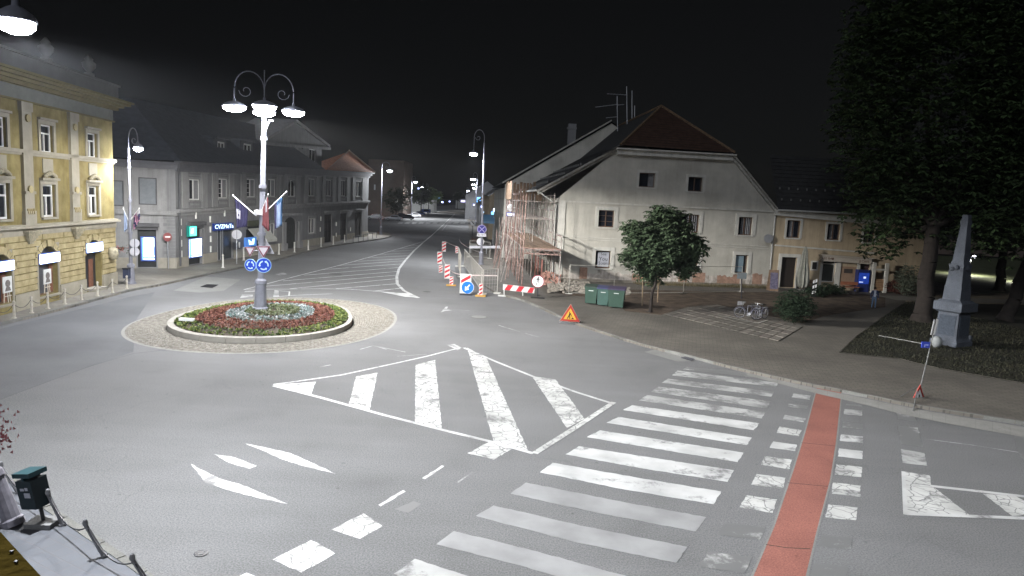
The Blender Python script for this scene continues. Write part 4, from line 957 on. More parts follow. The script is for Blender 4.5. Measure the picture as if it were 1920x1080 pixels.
mb = MB(); gB.poly(mb, aloop(gt_, 8, (gt_[3]-gt_[2])*.22), -.26, -.2); g_ = mb.build('gate', mat('dark_gate', (.035, .036, .035), .7, .1, 4), gr)
w0 = gt_[1]-gt_[0]
for k in range(6): mb = MB(); gB.box(mb, gt_[0]+w0*(k+.06)/6, gt_[0]+w0*(k+.94)/6, .25, gt_[3]-(gt_[3]-gt_[2])*.25, -.199, -.175); mb.build('gate_board', mat('dark_gate2', (.04, .042, .04), .7, .2, 4), g_)
mb = MB()
for a, b in ((gt_[0]-.9, gt_[0]-.1), (gt_[1]+.1, gt_[1]+.9)): gB.box(mb, a, b, 0, gt_[3]*.86, .1, .3); gB.box(mb, a-.15, b+.15, 0, .9, .1, .42)
gB.box(mb, gt_[0]-1, gt_[1]+1, gt_[3]+.15, gt_[3]+.45, .01, .3); mb.build('portal', STUCCO_GL, gr)
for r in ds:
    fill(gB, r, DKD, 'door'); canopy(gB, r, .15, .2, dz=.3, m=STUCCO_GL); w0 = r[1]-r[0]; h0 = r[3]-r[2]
    for a in (.08, .54):
        for c in (.05, .4, .75): mb = MB(); gB.box(mb, r[0]+w0*a, r[0]+w0*(a+.38), r[2]+h0*c, r[2]+h0*(c+.22 if c > .7 else c+.3), -.199, -.17); mb.build('door_panel', mat('door_panel', (.045, .04, .038), .6, .2), gr)
# lit slots (small wall lights) on the ground floor
for x, y in ((336.5, 416), (337, 436), (337.5, 456), (338, 476), (392, 411), (392.5, 430), (392.8, 448), (393, 467), (365, 404), (419, 400), (447, 459), (446, 421), (599, 430), (629, 420), (629, 440), (656, 430), (600, 410)):
    u, z = gB.uz(x, y); mb = MB(); gB.box(mb, u-.05, u+.05, z-.27, z+.27, .06, .16); mb.build('wall_fitting', mat('white_fitting', (.75, .75, .72), .5, .03), gr)
# drainpipe
mb = MB(); mb.cyl(gB.pt(.25, .3, .25), gB.pt(.25, zeB0-.4, .25), .08); mb.build('drainpipe', mat('dark_grey_trim', (.09, .09, .095)), gr)
# roofs
def roofpoly(mb, pts): mb.add(pts, [list(range(len(pts)))])
mb = MB(); e0 = gB.pt(-.3, zeB0+.18, .7); e1 = gB.pt(gB.uz(601, 318)[0], eavz(gB.uz(601, 318)[0])+.18, .7); r0 = gB.pt(5, zeB0+5.6, -7); r1 = gB.pt(gB.uz(596, 318)[0], zeB1+4.6, -7); bk0 = gB.pt(-.3, zeB0, -14); bk1 = gB.pt(gB.uz(606, 318)[0], zeB1, -14)
ea = gA.pt(-6, zeA+.2, .6); ra_ = gA.pt(-6, zeA+4.6, -7)
mb.add([e0, e1, r1, r0, bk0, bk1, ea, ra_], [(0, 1, 2, 3), (1, 5, 2), (3, 2, 5, 4), (6, 0, 3, 7)]); mb.build('roof', ROOF_S, gr)
# orange tiled end: rows of tiles over the right end
A_, B_ = gB.pt(gB.uz(603, 320)[0], eavz(gB.uz(603, 320)[0])+.22, .75), gB.pt(uE+.9, zeB1+.22, .75)
dpk = -6; up_, zp2 = gB.uz(655, 284, dpk); PK = gB.pt(up_, zp2, dpk); up3, zp3 = gB.uz(612, 303, dpk); PL = gB.pt(up3, zp3-1.6, dpk)
BR = gB.pt(uE+.9, zeB1+.2, -12)
rt = thing_o = MB(); rt.add([A_, B_, PK, PL, BR], [(0, 1, 2, 3), (1, 4, 2)]); orf = rt.build('roof', ROOF_O, gr)
NR = 16
for k in range(NR):
    t0, t1 = k/NR, (k+1)/NR; mb = MB(); q = [A_.lerp(PL, t0), B_.lerp(PK, t0), B_.lerp(PK, t1), A_.lerp(PL, t1)]; nn = (q[1]-q[0]).cross(q[3]-q[0]).normalized(); nn = nn if nn.z > 0 else -nn
    mb.prism([q[0]+nn*.12, q[1]+nn*.12, q[2]+nn*.03, q[3]+nn*.03], -nn*.02); mb.build('tile_course', ROOF_O, orf)
mb = MB(); mb.cyl(PL+V((0, 0, .1)), PK+V((0, 0, .15)), .16, n=6); mb.cyl(PK+V((0, 0, .1)), B_+V((0, 0, .1)), .12, n=6); mb.build('ridge_tile', mat('pale_ridge', (.36, .27, .2), .9, .3, 4), gr)
mb = MB(); c = gB.pt(gB.uz(617, 300)[0], 0, -4); zc = gB.uz(617, 290, -4)[1]; mb.box((c.x, c.y, zc-1.5), (1, 1, 3)); mb.box((c.x, c.y, zc), (1.3, 1.3, .2)); mb.build('chimney', STUCCO_G, gr)
# pavilion with pediment behind the eaves
dP = -3.5
P_ = lambda x, y: gB.uz(x, y, dP)
pv = [P_(497, 310), P_(603, 322), P_(603, 276), P_(497, 268)]
pw = [gB.rect(506, 514, 274, 298, dP), gB.rect(545, 556, 278, 304, dP), gB.rect(579, 592, 280, 305, dP)]
class Off:  # the same facade moved back
    pass
gP = Fac.__new__(Fac); gP.P = gB.P+gB.N*dP; gP.U = gB.U; gP.N = gB.N; gP.L = gB.L; gP.z0 = gB.z0
mb = gP.wall([(p[0], p[1]) for p in pv], [rloop(r) for r in pw], .2); gP.box(mb, pv[0][0], pv[1][0], pv[0][1]-1, pv[2][1]-.3, -6, -.4); mb.build('attic_wall', STUCCO_G, gr)
for r in pw: window(gP, gr, r, WHITEF, GLASS, .1, .1, True, None, .1, STUCCO_GL, .35, .08)
mb = MB(); ap = P_(550, 229); l_ = P_(488, 266); r_ = P_(613, 276)
gP.poly(mb, [l_, r_, ap], -5, .15); mb.build('pediment', STUCCO_G, gr)
mb = MB()
for a, b in ((l_, ap), (r_, ap)):
    gP.poly(mb, [a, b, (b[0], b[1]+.35), (a[0], a[1]+.35)], -5, .5)
gP.poly(mb, [(l_[0]-.3, l_[1]-.35), (r_[0]+.3, r_[1]-.35), (r_[0]+.3, r_[1]), (l_[0]-.3, l_[1])], .01, .5); mb.build('pediment_moulding', STUCCO_GL, gr)
for px in ((408, 421, 266, 292), (457, 471, 270, 294)):
    r = gB.rect(*px, -1.6); dg = Fac.__new__(Fac); dg.P = gB.P+gB.N*-1.6; dg.U = gB.U; dg.N = gB.N; dg.L = 1; dg.z0 = 0
    mb = dg.wall([(r[0]-.35, r[2]-.4), (r[1]+.35, r[2]-.4), (r[1]+.35, r[3]+.3), (r[0]-.35, r[3]+.3)], [rloop(r)], .1); dg.box(mb, r[0]-.35, r[1]+.35, r[2]-.4, r[3]+.3, -3, -.25); dg.box(mb, r[0]-.6, r[1]+.6, r[3]+.3, r[3]+.45, -3, .3); mb.build('dormer', ROOF_S, gr)
    window(dg, gr, r, WHITEF, GLASS, .05, .14)

# ================================================================== cream gable house
gf = Fac((1037, 526), (1441, 538)); gh = thing('gable_house', 'cream house with a half-hipped gable facing the road, scaffolded on its street side', 'building', gf.pt(0, ZP))
q_ = lambda x, y: gf.uz(x, y)
out = [(0, 0), (gf.L, 0), (q_(1450, 394)[0], q_(1450, 394)[1]), q_(1368, 291), q_(1160, 279), (q_(1040, 371)[0], q_(1040, 371)[1])]
out[2] = (gf.L, out[2][1]); out[5] = (0, out[5][1])
hr = [gf.rect(1198, 1229, 324, 351), gf.rect(1290, 1318, 332, 359), gf.rect(1122, 1152, 394, 426), gf.rect(1278, 1311, 402, 436), gf.rect(1384, 1411, 407, 441), gf.rect(1116, 1145, 470, 503), gf.rect(1283, 1309, 478, 508), gf.rect(1378, 1402, 478, 512)]
gf.wall(out, [rloop(r) for r in hr], .35).build('wall', STUCCO_W, gh)
SD = (ray(870, 374)); SD.z = 0; SD.normalize()      # street direction
def back(p, t): return V(p)+SD*t
A0 = gf.pt(0, 0); A1 = gf.pt(0, out[5][1]); Lh = 22.0
mb = MB(); E0 = back(A0, Lh)
# street side wall with its own windows
gs = Fac.__new__(Fac); gs.P = A0; gs.U = SD; gs.N = V((-SD.y, SD.x, 0)); gs.L = Lh; gs.z0 = 0
sh = []
for k in range(7): sh += [(1.6+k*2.9, 2.7+k*2.9, 4.5, 6.2), (1.6+k*2.9, 2.7+k*2.9, 1.0, 2.7)]
gs.wall([(0, 0), (Lh, 0), (Lh, out[5][1]), (0, out[5][1])], [rloop(r) for r in sh], .3).build('wall', STUCCO_W, gh)
for r in sh: window(gs, gh, r, mat('brown_frame', (.10, .06, .04), .7), GLASS, .15, .09, True, None, .08, TRIM_W, .15, .05)
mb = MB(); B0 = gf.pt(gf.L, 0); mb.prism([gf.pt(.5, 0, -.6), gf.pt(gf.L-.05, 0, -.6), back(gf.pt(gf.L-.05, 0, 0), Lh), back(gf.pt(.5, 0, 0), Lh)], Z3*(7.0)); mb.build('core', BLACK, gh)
for i, r in enumerate(hr[:2]): window(gf, gh, r, mat('brown_frame', (.10, .06, .04)), GLASS, .3, .07, i == 1, None, .06, TRIM_W, .22, .07, curtain=(.62, .95) if i == 0 else None)
for i, r in enumerate(hr[2:5]): window(gf, gh, r, mat('brown_frame', (.10, .06, .04)), GLASS, .25, .08, True, None, .1, TRIM_W, .3, .08, curtain=(.3, .9) if i else None, bars=2 if i == 0 else 0)
for i, r in enumerate(hr[5:]):
    ww = window(gf, gh, r, mat('brown_frame', (.10, .06, .04)), GLASS, .25, .08, False, None, .14, TRIM_W, .3, .08)
    if i == 0:
        mb = MB(); gf.box(mb, r[0]+.28, r[1]-.12, r[2]+.12, r[3]-.15, -.2, -.17); ps = mb.build('poster', mat('grey_paper', (.33, .34, .38), .8, .1, 4), ww)
        for s_, zz, sz in (('See', .8, .38), ('You', .52, .5), ('Soon', .27, .42)):
            text(gf.pt((r[0]+r[1])/2+.08, r[2]+(r[3]-r[2])*zz, -.165), s_, sz, BLACK, ps, 'lettering', gf.U, Z3, gf.N, .003)
    if i == 2:
        mb = MB(); gf.box(mb, r[0]+.1, r[1]-.35, r[2]+.1, r[3]-.1, -.2, -.16); mb.build('blind', mat('blue_grey_blind', (.16, .22, .26), .8, .1, 4), ww)
mb = MB()
gf.band(mb, (1040, 378), (1449, 398), .14, .003, .12); gf.band(mb, (1042, 443), (1440, 463), .07, .003, .08); gf.band(mb, (1042, 447), (1440, 467), .07, .003, .06)
mb.build('string_courses', TRIM_W, gh)
mb = MB(); (ua, za_), (ub, zb_) = q_(1156, 283), q_(1372, 295); gf.poly(mb, [(ua, za_-.3), (ub, zb_-.3), (ub, zb_+.12), (ua, za_+.12)], .003, .35); gf.poly(mb, [(ua-.2, za_+.13), (ub+.2, zb_+.13), (ub+.2, zb_+.25), (ua-.2, za_+.25)], .003, .6); mb.build('eaves_cornice', TRIM_W, gh)
mb = MB(); gf.box(mb, 0.02, .75, 0, out[5][1]-.3, .003, .09); mb.build('corner_pilaster', TRIM_W, gh)
# verge boards along the slopes
mb = MB()
for a, b in ((q_(1008, 359), q_(1160, 276)), (q_(1370, 290), q_(1455, 394))):
    mb = MB(); gf.poly(mb, [a, b, (b[0], b[1]+.16), (a[0], a[1]+.16)], -.1, .45); gf.poly(mb, [(a[0], a[1]-.3), (b[0], b[1]-.3), (b[0], b[1]-.01), (a[0], a[1]-.01)], .003, .2)
    mb.build('verge', mat('verge_stone', (.33, .32, .29), .9, .3, 4), gh)
# patched lower wall
random.seed(8); zl = q_(1300, 508)[1]
u = 0.8
while u < gf.L-.3:
    wdt = random.uniform(.5, 1.3); e = min(u+wdt, gf.L-.1); zt = random.uniform(.55, 1.0)*zl; bl = [r for r in hr[5:] if r[0]-.3 < e and r[1]+.3 > u]
    if bl: zt = min(zt, bl[0][2]-.15)
    n = 6; pts = [(u, 0), (e, 0)]+[(e-(e-u)*k/n, zt+random.uniform(-.08, .08)) for k in range(n+1)]
    q = MB(); gf.poly(q, pts, .003, .02+random.uniform(0, .012)); q.build('render_patch', DIRTY if random.random() < .6 else mat('exposed_brick', (.30, .19, .14), .95, .3, 3, .5, 12), gh); u = e
mb = MB(); gf.box(mb, 0.0, gf.L, 0, .35, .036, .12); mb.build('plinth', mat('plinth_dirty', (.20, .18, .15), .95, .3, 2), gh)
# roof
zov = .12
P1, P2 = D(1006, 356, gf.pt(0, 0).y-.5), gf.pt(*q_(1160, 273), .6); P3, P4 = gf.pt(*q_(1372, 288), .6), gf.pt(*q_(1457, 394), .6)
pk = D(1240, 200, gf.pt(12, 0).y+3.2)
fwP = [back(P1, Lh+.5), back(P2, Lh), back(pk, Lh-3), back(P3, Lh), back(P4, Lh)]
mb = MB(); mb.add([P1, P2, pk, P3, P4]+fwP, [(0, 5, 6, 1), (1, 6, 7, 2), (2, 7, 8, 3), (3, 8, 9, 4), (1, 2, 3)]); rf = mb.build('roof', [ROOF_D], gh)
# tile courses on the hip and the street slope
def courses(name, q, n, m, par, t=.03):
    for k in range(n):
        t0, t1 = k/n, (k+1)/n; c = [q[0].lerp(q[3], t0), q[1].lerp(q[2], t0), q[1].lerp(q[2], t1), q[0].lerp(q[3], t1)]
        nn = (c[1]-c[0]).cross(c[2]-c[0]); nn = nn.normalized() if nn.length > 1e-6 else Z3
        if nn.z < 0: nn = -nn
        b = MB(); b.prism([c[0]+nn*(t+.03), c[1]+nn*(t+.03), c[2]+nn*.012, c[3]+nn*.012], -nn*.012); b.build(name, m, par)
courses('tile_course', [P2, P3, pk, pk], 18, ROOF_T, rf)
courses('tile_course', [P1, fwP[0], fwP[1], P2], 16, ROOF_D, rf)
mb = MB()
for a, b in ((P3, pk), (P2, pk), (pk, fwP[2])): mb.cyl(a+Z3*.06, b+Z3*.06, .13, n=6)
mb.build('ridge_tile', mat('ridge_brown', (.12, .08, .05), .9, .4, 5), gh)
# snow guards
for r in range(3):
    for k in range(16):
        t = .15+.2*r; s = (k+.5)/16; p = P1.lerp(P2, t).lerp(fwP[0].lerp(fwP[1], t), s*.9+.03); b = MB(); b.box(p+Z3*.14, (.12, .03, .2)); b.build('snow_guard', mat('weathered_zinc', (.16, .16, .15), .7, .2, 4), rf)
mb = MB(); p = gf.pt(gf.L-.1, 0, .15); mb.cyl(p, V((p.x, p.y, out[2][1]-.1)), .07); mb.build('drainpipe', mat('zinc', (.40, .40, .38), .6, .1, 4), gh)
mb = MB(); p = gf.pt(-.12, 0, .15); mb.tube([V((p.x, p.y, .3)), V((p.x, p.y, out[5][1]-.6)), P1+V((.15, 0, -.1))], .07); mb.cyl(P1+V((0, .1, -.05)), back(P1, Lh)+V((0, 0, -.05)), .09, n=6); mb.build('gutter_pipe', mat('zinc', (.40, .40, .38)), gh)
d_ = gf.pt(gf.L-.7, q_(1430, 447)[1], .3); root = thing('satellite_dish', 'small grey satellite dish by the drainpipe of the gable house', 'satellite dish', d_)
mb = MB(); mb.lathe(V((0, 0, 0)), [(.02, 0), (.25, .03), (.42, .12)], 14); mb.v = [Matrix.Rotation(math.radians(80), 3, 'X')@v+d_ for v in mb.v]; mb.build('dish', STEEL, root)
mb = MB(); mb.cyl(d_, d_+V((0, .3, -.1)), .03); mb.build('bracket', DARKM, root)
# aerials on the ridge
rb = D(1158, 232, 78)
root = thing('roof_aerial', 'tv aerials on masts above the ridge of the gable house', 'aerial', rb)
for (x0, y0, x1, y1) in ((1158, 246, 1157, 180), (1176, 240, 1175, 162), (1185, 240, 1185, 170), (1190, 220, 1190, 198)):
    mb = MB(); mb.cyl(D(x0, y0, 78), D(x1, y1, 78), .05, n=6); mb.build('mast', STEEL, root)
for (x0, y0, x1, y1) in ((1138, 176, 1175, 178), (1116, 201, 1157, 196), (1157, 197, 1170, 196), (1136, 221, 1157, 219)):
    mb = MB(); mb.cyl(D(x0, y0, 78), D(x1, y1, 78), .035, n=5)
    for k in range(7): p = D(x0, y0, 78).lerp(D(x1, y1, 78), (k+.5)/7); mb.cyl(p-V((0, .4, 0)), p+V((0, .4, 0)), .015, n=4)
    mb.build('antenna', STEEL, root)
# ------------------------------------------------------------------ tall neighbour down the street
HY = gf.pt(0, 0).y+Lh
nbh = thing('firewall_house', 'taller pale house behind the gable house, its bare end wall rising over the roof', 'building', V((-.85, HY, 0)))
pz = lambda x, y: D(x, y, HY)
w0, w1, w2 = pz(947, 346), pz(1146, 231), V((26, HY, 8))
mb = MB(); mb.prism([V((w0.x, HY, 0)), V((24, HY, 0)), V((24, HY, w0.z)), w1, w0], (0, .35, 0)); mb.build('end_wall', STUCCO_W, nbh)
L2_ = 34
gs2 = Fac.__new__(Fac); gs2.P = V((w0.x+.25, HY+.35, 0)); gs2.U = SD; gs2.N = V((-SD.y, SD.x, 0)); gs2.L = L2_; gs2.z0 = 0
sh2 = [(1.5+k*3.3, 2.8+k*3.3, z, z+1.9) for k in range(10) for z in (1.0, 5.2)]
gs2.wall([(0, 0), (L2_, 0), (L2_, w0.z-.3), (0, w0.z-.3)], [rloop(r) for r in sh2], .25).build('wall', STUCCO_W, nbh)
for r in sh2: window(gs2, nbh, r, WHITEF, GLASS, .15, .1, True)
mb = MB(); a0, a1 = w0+V((-.3, 0, .1)), w1+V((0, 0, .2)); b0_, b1_ = back(a0, L2_), back(a1, L2_); c0, c1 = V((25, HY, 9)), back(V((25, HY, 9)), L2_)
mb.add([a0, a1, b1_, b0_, c0, c1], [(0, 1, 2, 3), (1, 4, 5, 2), (3, 2, 5)]); mb.build('roof', ROOF_D, nbh)
mb = MB(); mb.prism([a0, a1, a1+V((0, 0, .18)), a0+V((0, 0, .18))], (0, -.35, 0)); mb.build('verge', mat('verge_stone', (.33, .32, .29)), nbh)
mb = MB(); mb.box(D(1072, 252, HY+8), (1, 1, 2.6)); mb.box(D(1072, 241, HY+8), (1.2, 1.2, .2)); mb.build('chimney', STUCCO_G, nbh)
# further houses on the right side of the street
def row_house(x, y, L, wdt, h, rh, m, label, side=1, nw=6, roofm=ROOF_D, face=True):
    root = thing('street_house', label, 'building', V((x, y, 0)), 'houses along the far street'); f = Fac.__new__(Fac); f.P = V((x, y, 0)); f.U = SD; f.N = V((-SD.y, SD.x, 0))*side; f.L = L; f.z0 = 0
    hs = [(L*(k+.3)/nw, L*(k+.65)/nw, z, z+1.7) for k in range(nw) for z in ((.9, 4.3) if h > 6 else (.9,))]
    f.wall([(0, 0), (L, 0), (L, h), (0, h)], [rloop(r) for r in hs], .2).build('wall', m, root)
    for r in hs: window(f, root, r, WHITEF, GLASS, .12, .12, True)
    e = V((x, y, 0)); s = V((side*wdt, 0, 0)); g = MB(); g.prism([e, e+s, e+s+Z3*h, e+s*.5+Z3*(h+rh), e+Z3*h], (0, .3, 0)); g.build('end_wall', m, root)
    r_ = MB(); a, b, c = e+Z3*h-s*.03, e+s*.5+Z3*(h+rh), e+s+Z3*h; r_.add([a, b, c, back(a, L), back(b, L), back(c, L)], [(0, 1, 4, 3), (1, 2, 5, 4)]); r_.build('roof', roofm, root)
    return root
row_house(-4.6, 120, 45, 14, 7.6, 5, STUCCO_B, 'dim beige house beyond the scaffolded corner with a lit shop sign', 1, 9)
row_house(-8.5, 168, 60, 14, 6.5, 4.5, STUCCO_G, 'far grey house on the right side of the street', 1, 10)
row_house(-17, 235, 80, 14, 8, 5, STUCCO_G, 'farthest dark house on the right side of the street', 1, 10)
# lit signs and awnings on that side
def sign_box(px, depth, label, m, name='shop_sign', th=.25):
    a, b = D(px[0], px[3], depth), D(px[1], px[2], depth); mb = MB(); c = (a+b)/2; mb.box(c, (abs(b.x-a.x), th, abs(b.z-a.z))); bx = thing(name, label, 'sign', V((c.x, c.y, min(a.z, b.z)))); mb.build('panel', m, bx)
    mb = MB(); mb.box(c+V((0, th*.6, 0)), (abs(b.x-a.x)+.15, .1, abs(b.z-a.z)+.15)); mb.build('frame', mat('sign_box_blue', (.05, .09, .35)), bx); return bx
sign_box((925, 941, 392, 397), 116, 'white lit sign with a blue glow beside the scaffold', mat('white_lit', (.8, .9, 1), .5, 0, em=2, emc=(.6, .85, 1)))
sign_box((921, 926, 397, 405), 117, 'upright blue lit sign under the white lit sign', mat('blue_lit', (.1, .3, .8), .5, 0, em=1, emc=(.15, .45, 1)))
sign_box((907, 916, 397, 398.6), 150, 'short white light strip above the blue awnings', mat('white_lit', (.8, .9, 1)))
sign_box((925, 932, 379, 387), 170, 'blue lit sign high on the far house', mat('blue_lit', (.1, .3, .8)))
sign_box((893, 901, 370, 379), 210, 'blue lit sign behind the street lamps', mat('blue_lit', (.1, .3, .8)))
sign_box((818, 824, 368, 374), 380, 'small violet lit sign at the far left end of the street', mat('blue_lit', (.1, .3, .8)))
sign_box((808, 817, 375, 381), 370, 'pale lit shopfront at the far left end of the street', mat('white_lit', (.8, .9, 1)))
for (px, dpt, lb) in (((887.5, 889.5, 383, 385), 180, 'small blue glint under the far right street lamps'), ((902, 904, 386, 389), 160, 'blue lit strip left of the far awnings'), ((828, 831, 378, 380), 400, 'tiny white light at the far left kerb'), ((842, 844, 377, 378.5), 430, 'tiny white light near the end of the street'), ((783, 786, 352, 354), 255, 'small violet light among the far left trees')): sign_box(px, dpt, lb, mat('blue_glint', (.3, .4, 1), .5, 0, em=3, emc=(.35, .45, 1)), 'small_light', .15)
sign_box((951, 965, 400, 404), 70, 'small white lit sign high on the scaffold', mat('white_dim', (.6, .62, .7), .5, 0, em=.25, emc=(.8, .8, 1)))
for k, (px, dpt) in enumerate((((905, 926, 403, 408), 108), ((905, 928, 409, 415), 100))):
    a, b = D(px[0], px[2], dpt), D(px[1], px[2], dpt); zb_ = D(px[0], px[3], dpt).z; mb = MB(); mb.prism([a, b, V((b.x, b.y-1.4, zb_)), V((a.x, a.y-1.4, zb_))], Z3*.06); mb.box(((a.x+b.x)/2, a.y-1.4, zb_-.1), (abs(b.x-a.x), .05, .25))
    root = thing('awning', ('farther' if k == 0 else 'nearer')+' blue-lit fabric awning over the pavement beyond the scaffold', 'awning', V((a.x, a.y, 0))); mb.build('canopy', mat('blue_glow_canvas', (.10, .16, .22), .8, .1, 3, em=.02, emc=(.1, .4, .8)), root)  # faint emission in the cloth stands in for blue light falling on it
    mb = MB()
    for p in (a, b): mb.cyl((p.x, p.y-1.35, 0), (p.x, p.y-1.35, zb_), .04, n=6)
    mb.build('post', STEEL, root)
# ------------------------------------------------------------------ beige house at the right
bf = Fac((1441, 538.2), (1700, 549)); bh = thing('beige_house', 'beige house with a cafe front, joined to the right of the gable house', 'building', bf.pt(.5, ZP))
bo = lambda x, y: bf.uz(x, y)
zev = bo(1560, 400)[1]
br_ = [bf.rect(1475, 1500, 413, 446), bf.rect(1551, 1575, 420, 450), bf.rect(1619, 1640, 426, 455)]
bd = bf.rect(1463, 1492, 482, 538); bd = (bd[0], bd[1], .15, bd[3]); bsh = bf.rect(1542, 1566, 489, 529); bk = bf.rect(1612, 1630, 492, 536)
bf.wall([(0.02, 0), (16, 0), (16, zev), (0.02, zev)], [rloop(r) for r in br_+[bd, bsh, bk]], .3).build('wall', STUCCO_B, bh)
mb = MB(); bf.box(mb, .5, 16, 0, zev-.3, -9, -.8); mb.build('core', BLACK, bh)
for r in br_: window(bf, bh, r, mat('brown_frame', (.10, .06, .04)), GLASS, .2, .08, True, None, .1, TRIM_W, .2, .07, curtain=(.25, .6))
fill(bf, bd, mat('doorway_dark', (.02, .015, .012)), 'door', -.25, bh)
mb = MB()
for a, b, c, d in ((bd[0]-.3, bd[0], 0, bd[3]+.3), (bd[1], bd[1]+.3, 0, bd[3]+.3), (bd[0]+.001, bd[1]-.001, bd[3], bd[3]+.3)): bf.box(mb, a, b, c, d, .003, .12)
mb.build('door_surround', TRIM_W, bh)
window(bf, bh, bsh, WHITEF, mat('cafe_glass', (.05, .055, .05), .1, .2, 2), .2, .08, False, .85)
fill(bf, bk, mat('kiosk_inside', (.06, .035, .04)), 'niche', -.2, bh)
for x0, x1 in ((1536, 1540), (1565, 1574), (1605, 1610), (1630, 1634)):
    mb = MB(); a, b = bo(x0, 515)[0], bo(x1, 515)[0]; bf.box(mb, a, b, .1, bo((x0+x1)/2, 488)[1], .003, .12); mb.build('shopfront_pilaster', TRIM_W, bh)
mb = MB(); bf.band(mb, (1452, 461), (1640, 476), .14, .003, .1); bf.band(mb, (1452, 393), (1660, 413), .5, .003, .3, up=False); mb.build('string_courses', TRIM_W, bh)
mb = MB(); (ua, z0), (ub, z1) = bo(1535, 488), bo(1628, 495); h_ = bo(1535, 478)[1]-z0; bf.poly(mb, [(ua, z0), (ub, z1), (ub, z1+h_), (ua, z0+h_)], .12, .5); bf.poly(mb, [(ua-.1, z0+h_), (ub+.1, z1+h_), (ub+.1, z1+h_+.1), (ua-.1, z0+h_+.1)], .12, .65)
sb = mb.build('sign_fascia', mat('fascia_cream', (.42, .38, .33), .8, .05, 4), bh)
for (x, y, s_) in ((1545, 484, 'CAFE BAR'), (1556.5, 485, 'III'), (1607, 489.5, 'II'), (1617, 490, 'CAFE')):
    u, z = bo(x, y); text(bf.pt(u, z, .505), s_, .32, mat('brown_letters', (.12, .07, .05), .7, 0), sb, 'lettering', bf.U, Z3, bf.N, .004)
mb = MB(); r = bf.rect(1576, 1604, 500, 535); bf.box(mb, r[0], r[1], .3, r[3], .003, .03); mb.build('wall_panel', mat('tan_panel', (.28, .19, .13), .8, .1, 3), bh)
mb = MB(); r = bf.rect(1582, 1598, 504, 512); bf.box(mb, r[0], r[1], r[2], r[3], .031, .05); mb.build('notice', mat('dark_notice', (.06, .05, .045), .8, .1, 3), bh)
root_ = bf.rect(1520, 1533, 489, 507); mb = MB(); bf.box(mb, root_[0], root_[1], root_[2], root_[3], .003, .07); mf = mb.build('menu_frame', TRIM_W, bh)
mb = MB(); bf.box(mb, root_[0]+.12, root_[1]-.12, root_[2]+.12, root_[3]-.12, .071, .08); mb.build('menu_sheet', BLACK, mf)
mb = MB(); ev = [bf.pt(-.05, zev+.1, .6), bf.pt(20, zev+.1, .6), bf.pt(20, zev+5.5, -6), bf.pt(1.5, zev+5.5, -6)]; mb.add(ev, [(0, 1, 2, 3)]); rb_ = mb.build('roof', ROOF_D, bh)
courses('tile_course', ev, 14, ROOF_D, rb_)
mb = MB(); mb.cyl(ev[0]-Z3*.05, ev[1]-Z3*.05, .09, n=6); mb.build('gutter_pipe', mat('zinc', (.40, .40, .38)), bh)
for r in range(2):
    for k in range(14): p = ev[0].lerp(ev[3], .15+.2*r).lerp(ev[1].lerp(ev[2], .15+.2*r), (k+.5)/22); b = MB(); b.box(p+Z3*.14, (.12, .03, .2)); b.build('snow_guard', mat('weathered_zinc', (.16, .16, .15)), rb_)
# open porch to the right
pf = bf; root = thing('cafe_porch', 'cream timber porch frame right of the cafe front, by the big tree', 'porch', bf.pt(bo(1637, 540)[0], ZP, .8))
for x in (1637, 1661):
    u = bf.uz(x, 515, .8)[0]; mb = MB(); bf.box(mb, u-.14, u+.14, .12, 2.9, .7, .95); mb.build('post', TRIM_W, root)
ua, ub = bf.uz(1637, 515, .8)[0], bf.uz(1661, 515, .8)[0]
mb = MB(); bf.box(mb, ua+.14, ub-.14, 2.2, 2.35, .75, .9); mb.build('beam', TRIM_W, root)
for k in range(5): mb = MB(); bf.box(mb, ua+.15, ub-.15, .3+.22*k, .5+.22*k, .78, .84); mb.build('plank', mat('tan_wood', (.26, .16, .09), .8, .2, 4), root)
# folded parasol
u = bf.uz(1499, 538, 1.5)[0]; p = bf.pt(u, ZP, 1.5); p.x += .2; root = thing('folded_parasol', 'folded cream parasol standing beside the dark doorway of the beige house', 'parasol', p)
tp = D(1508, 461, p.y).z; mb = MB(); prof = [(.10, .3), (.42, .5), (.5, 1.0), (.42, 1.9), (.30, 2.6), (.2, tp-.5), (.06, tp-.05)]
n = 18; vs = []
for z_i, (r, z) in enumerate(prof):
    for i in range(n): rr = r*(1+.22*(1 if i % 2 else -1)*(1 if 0 < z_i < 6 else .3)); vs.append(p+V((rr*math.cos(2*PI*i/n), rr*math.sin(2*PI*i/n), z-ZP)))
mb.add(vs, [(a*n+i, a*n+(i+1) % n, (a+1)*n+(i+1) % n, (a+1)*n+i) for a in range(6) for i in range(n)]); mb.build('cloth', mat('parasol_cloth', (.22, .22, .19), .9, .2, 4), root)
mb = MB(); mb.cyl(p, p+Z3*(tp-ZP), .04); mb.build('pole', WOOD, root); mb = MB(); mb.box(p+Z3*.06, (.8, .8, .12)); mb.build('base', KERB, root)
# lit vending kiosk
c = bf.pt(bf.uz(1616, 528, .6)[0], ZP, .6); root = thing('lit_display_case', 'low display case glowing blue beside the cafe front', 'display case', c); top = D(1616, 508, c.y).z
mb = MB(); mb.box(c+Z3*(top/2), (1.1, .6, top)); mb.build('cabinet', mat('cabinet_navy', (.02, .03, .12), .4, .1), root)
mb = MB(); mb.box(c+V((0, -.32, top*.62)), (.95, .04, top*.5)); mb.build('light_panel', mat('blue_display', (.02, .08, .5), .4, .3, 6, em=.03, emc=(.05, .12, 1)), root)
mb = MB(); mb.box(c+V((.05, -.35, top*.66)), (.22, .03, .18)); mb.box(c+V((-.25, -.35, top*.45)), (.35, .03, .07)); mb.build('bright_goods', mat('goods_lit', (.5, .6, .9), .5, 0, em=.25, emc=(.6, .7, 1)), root)
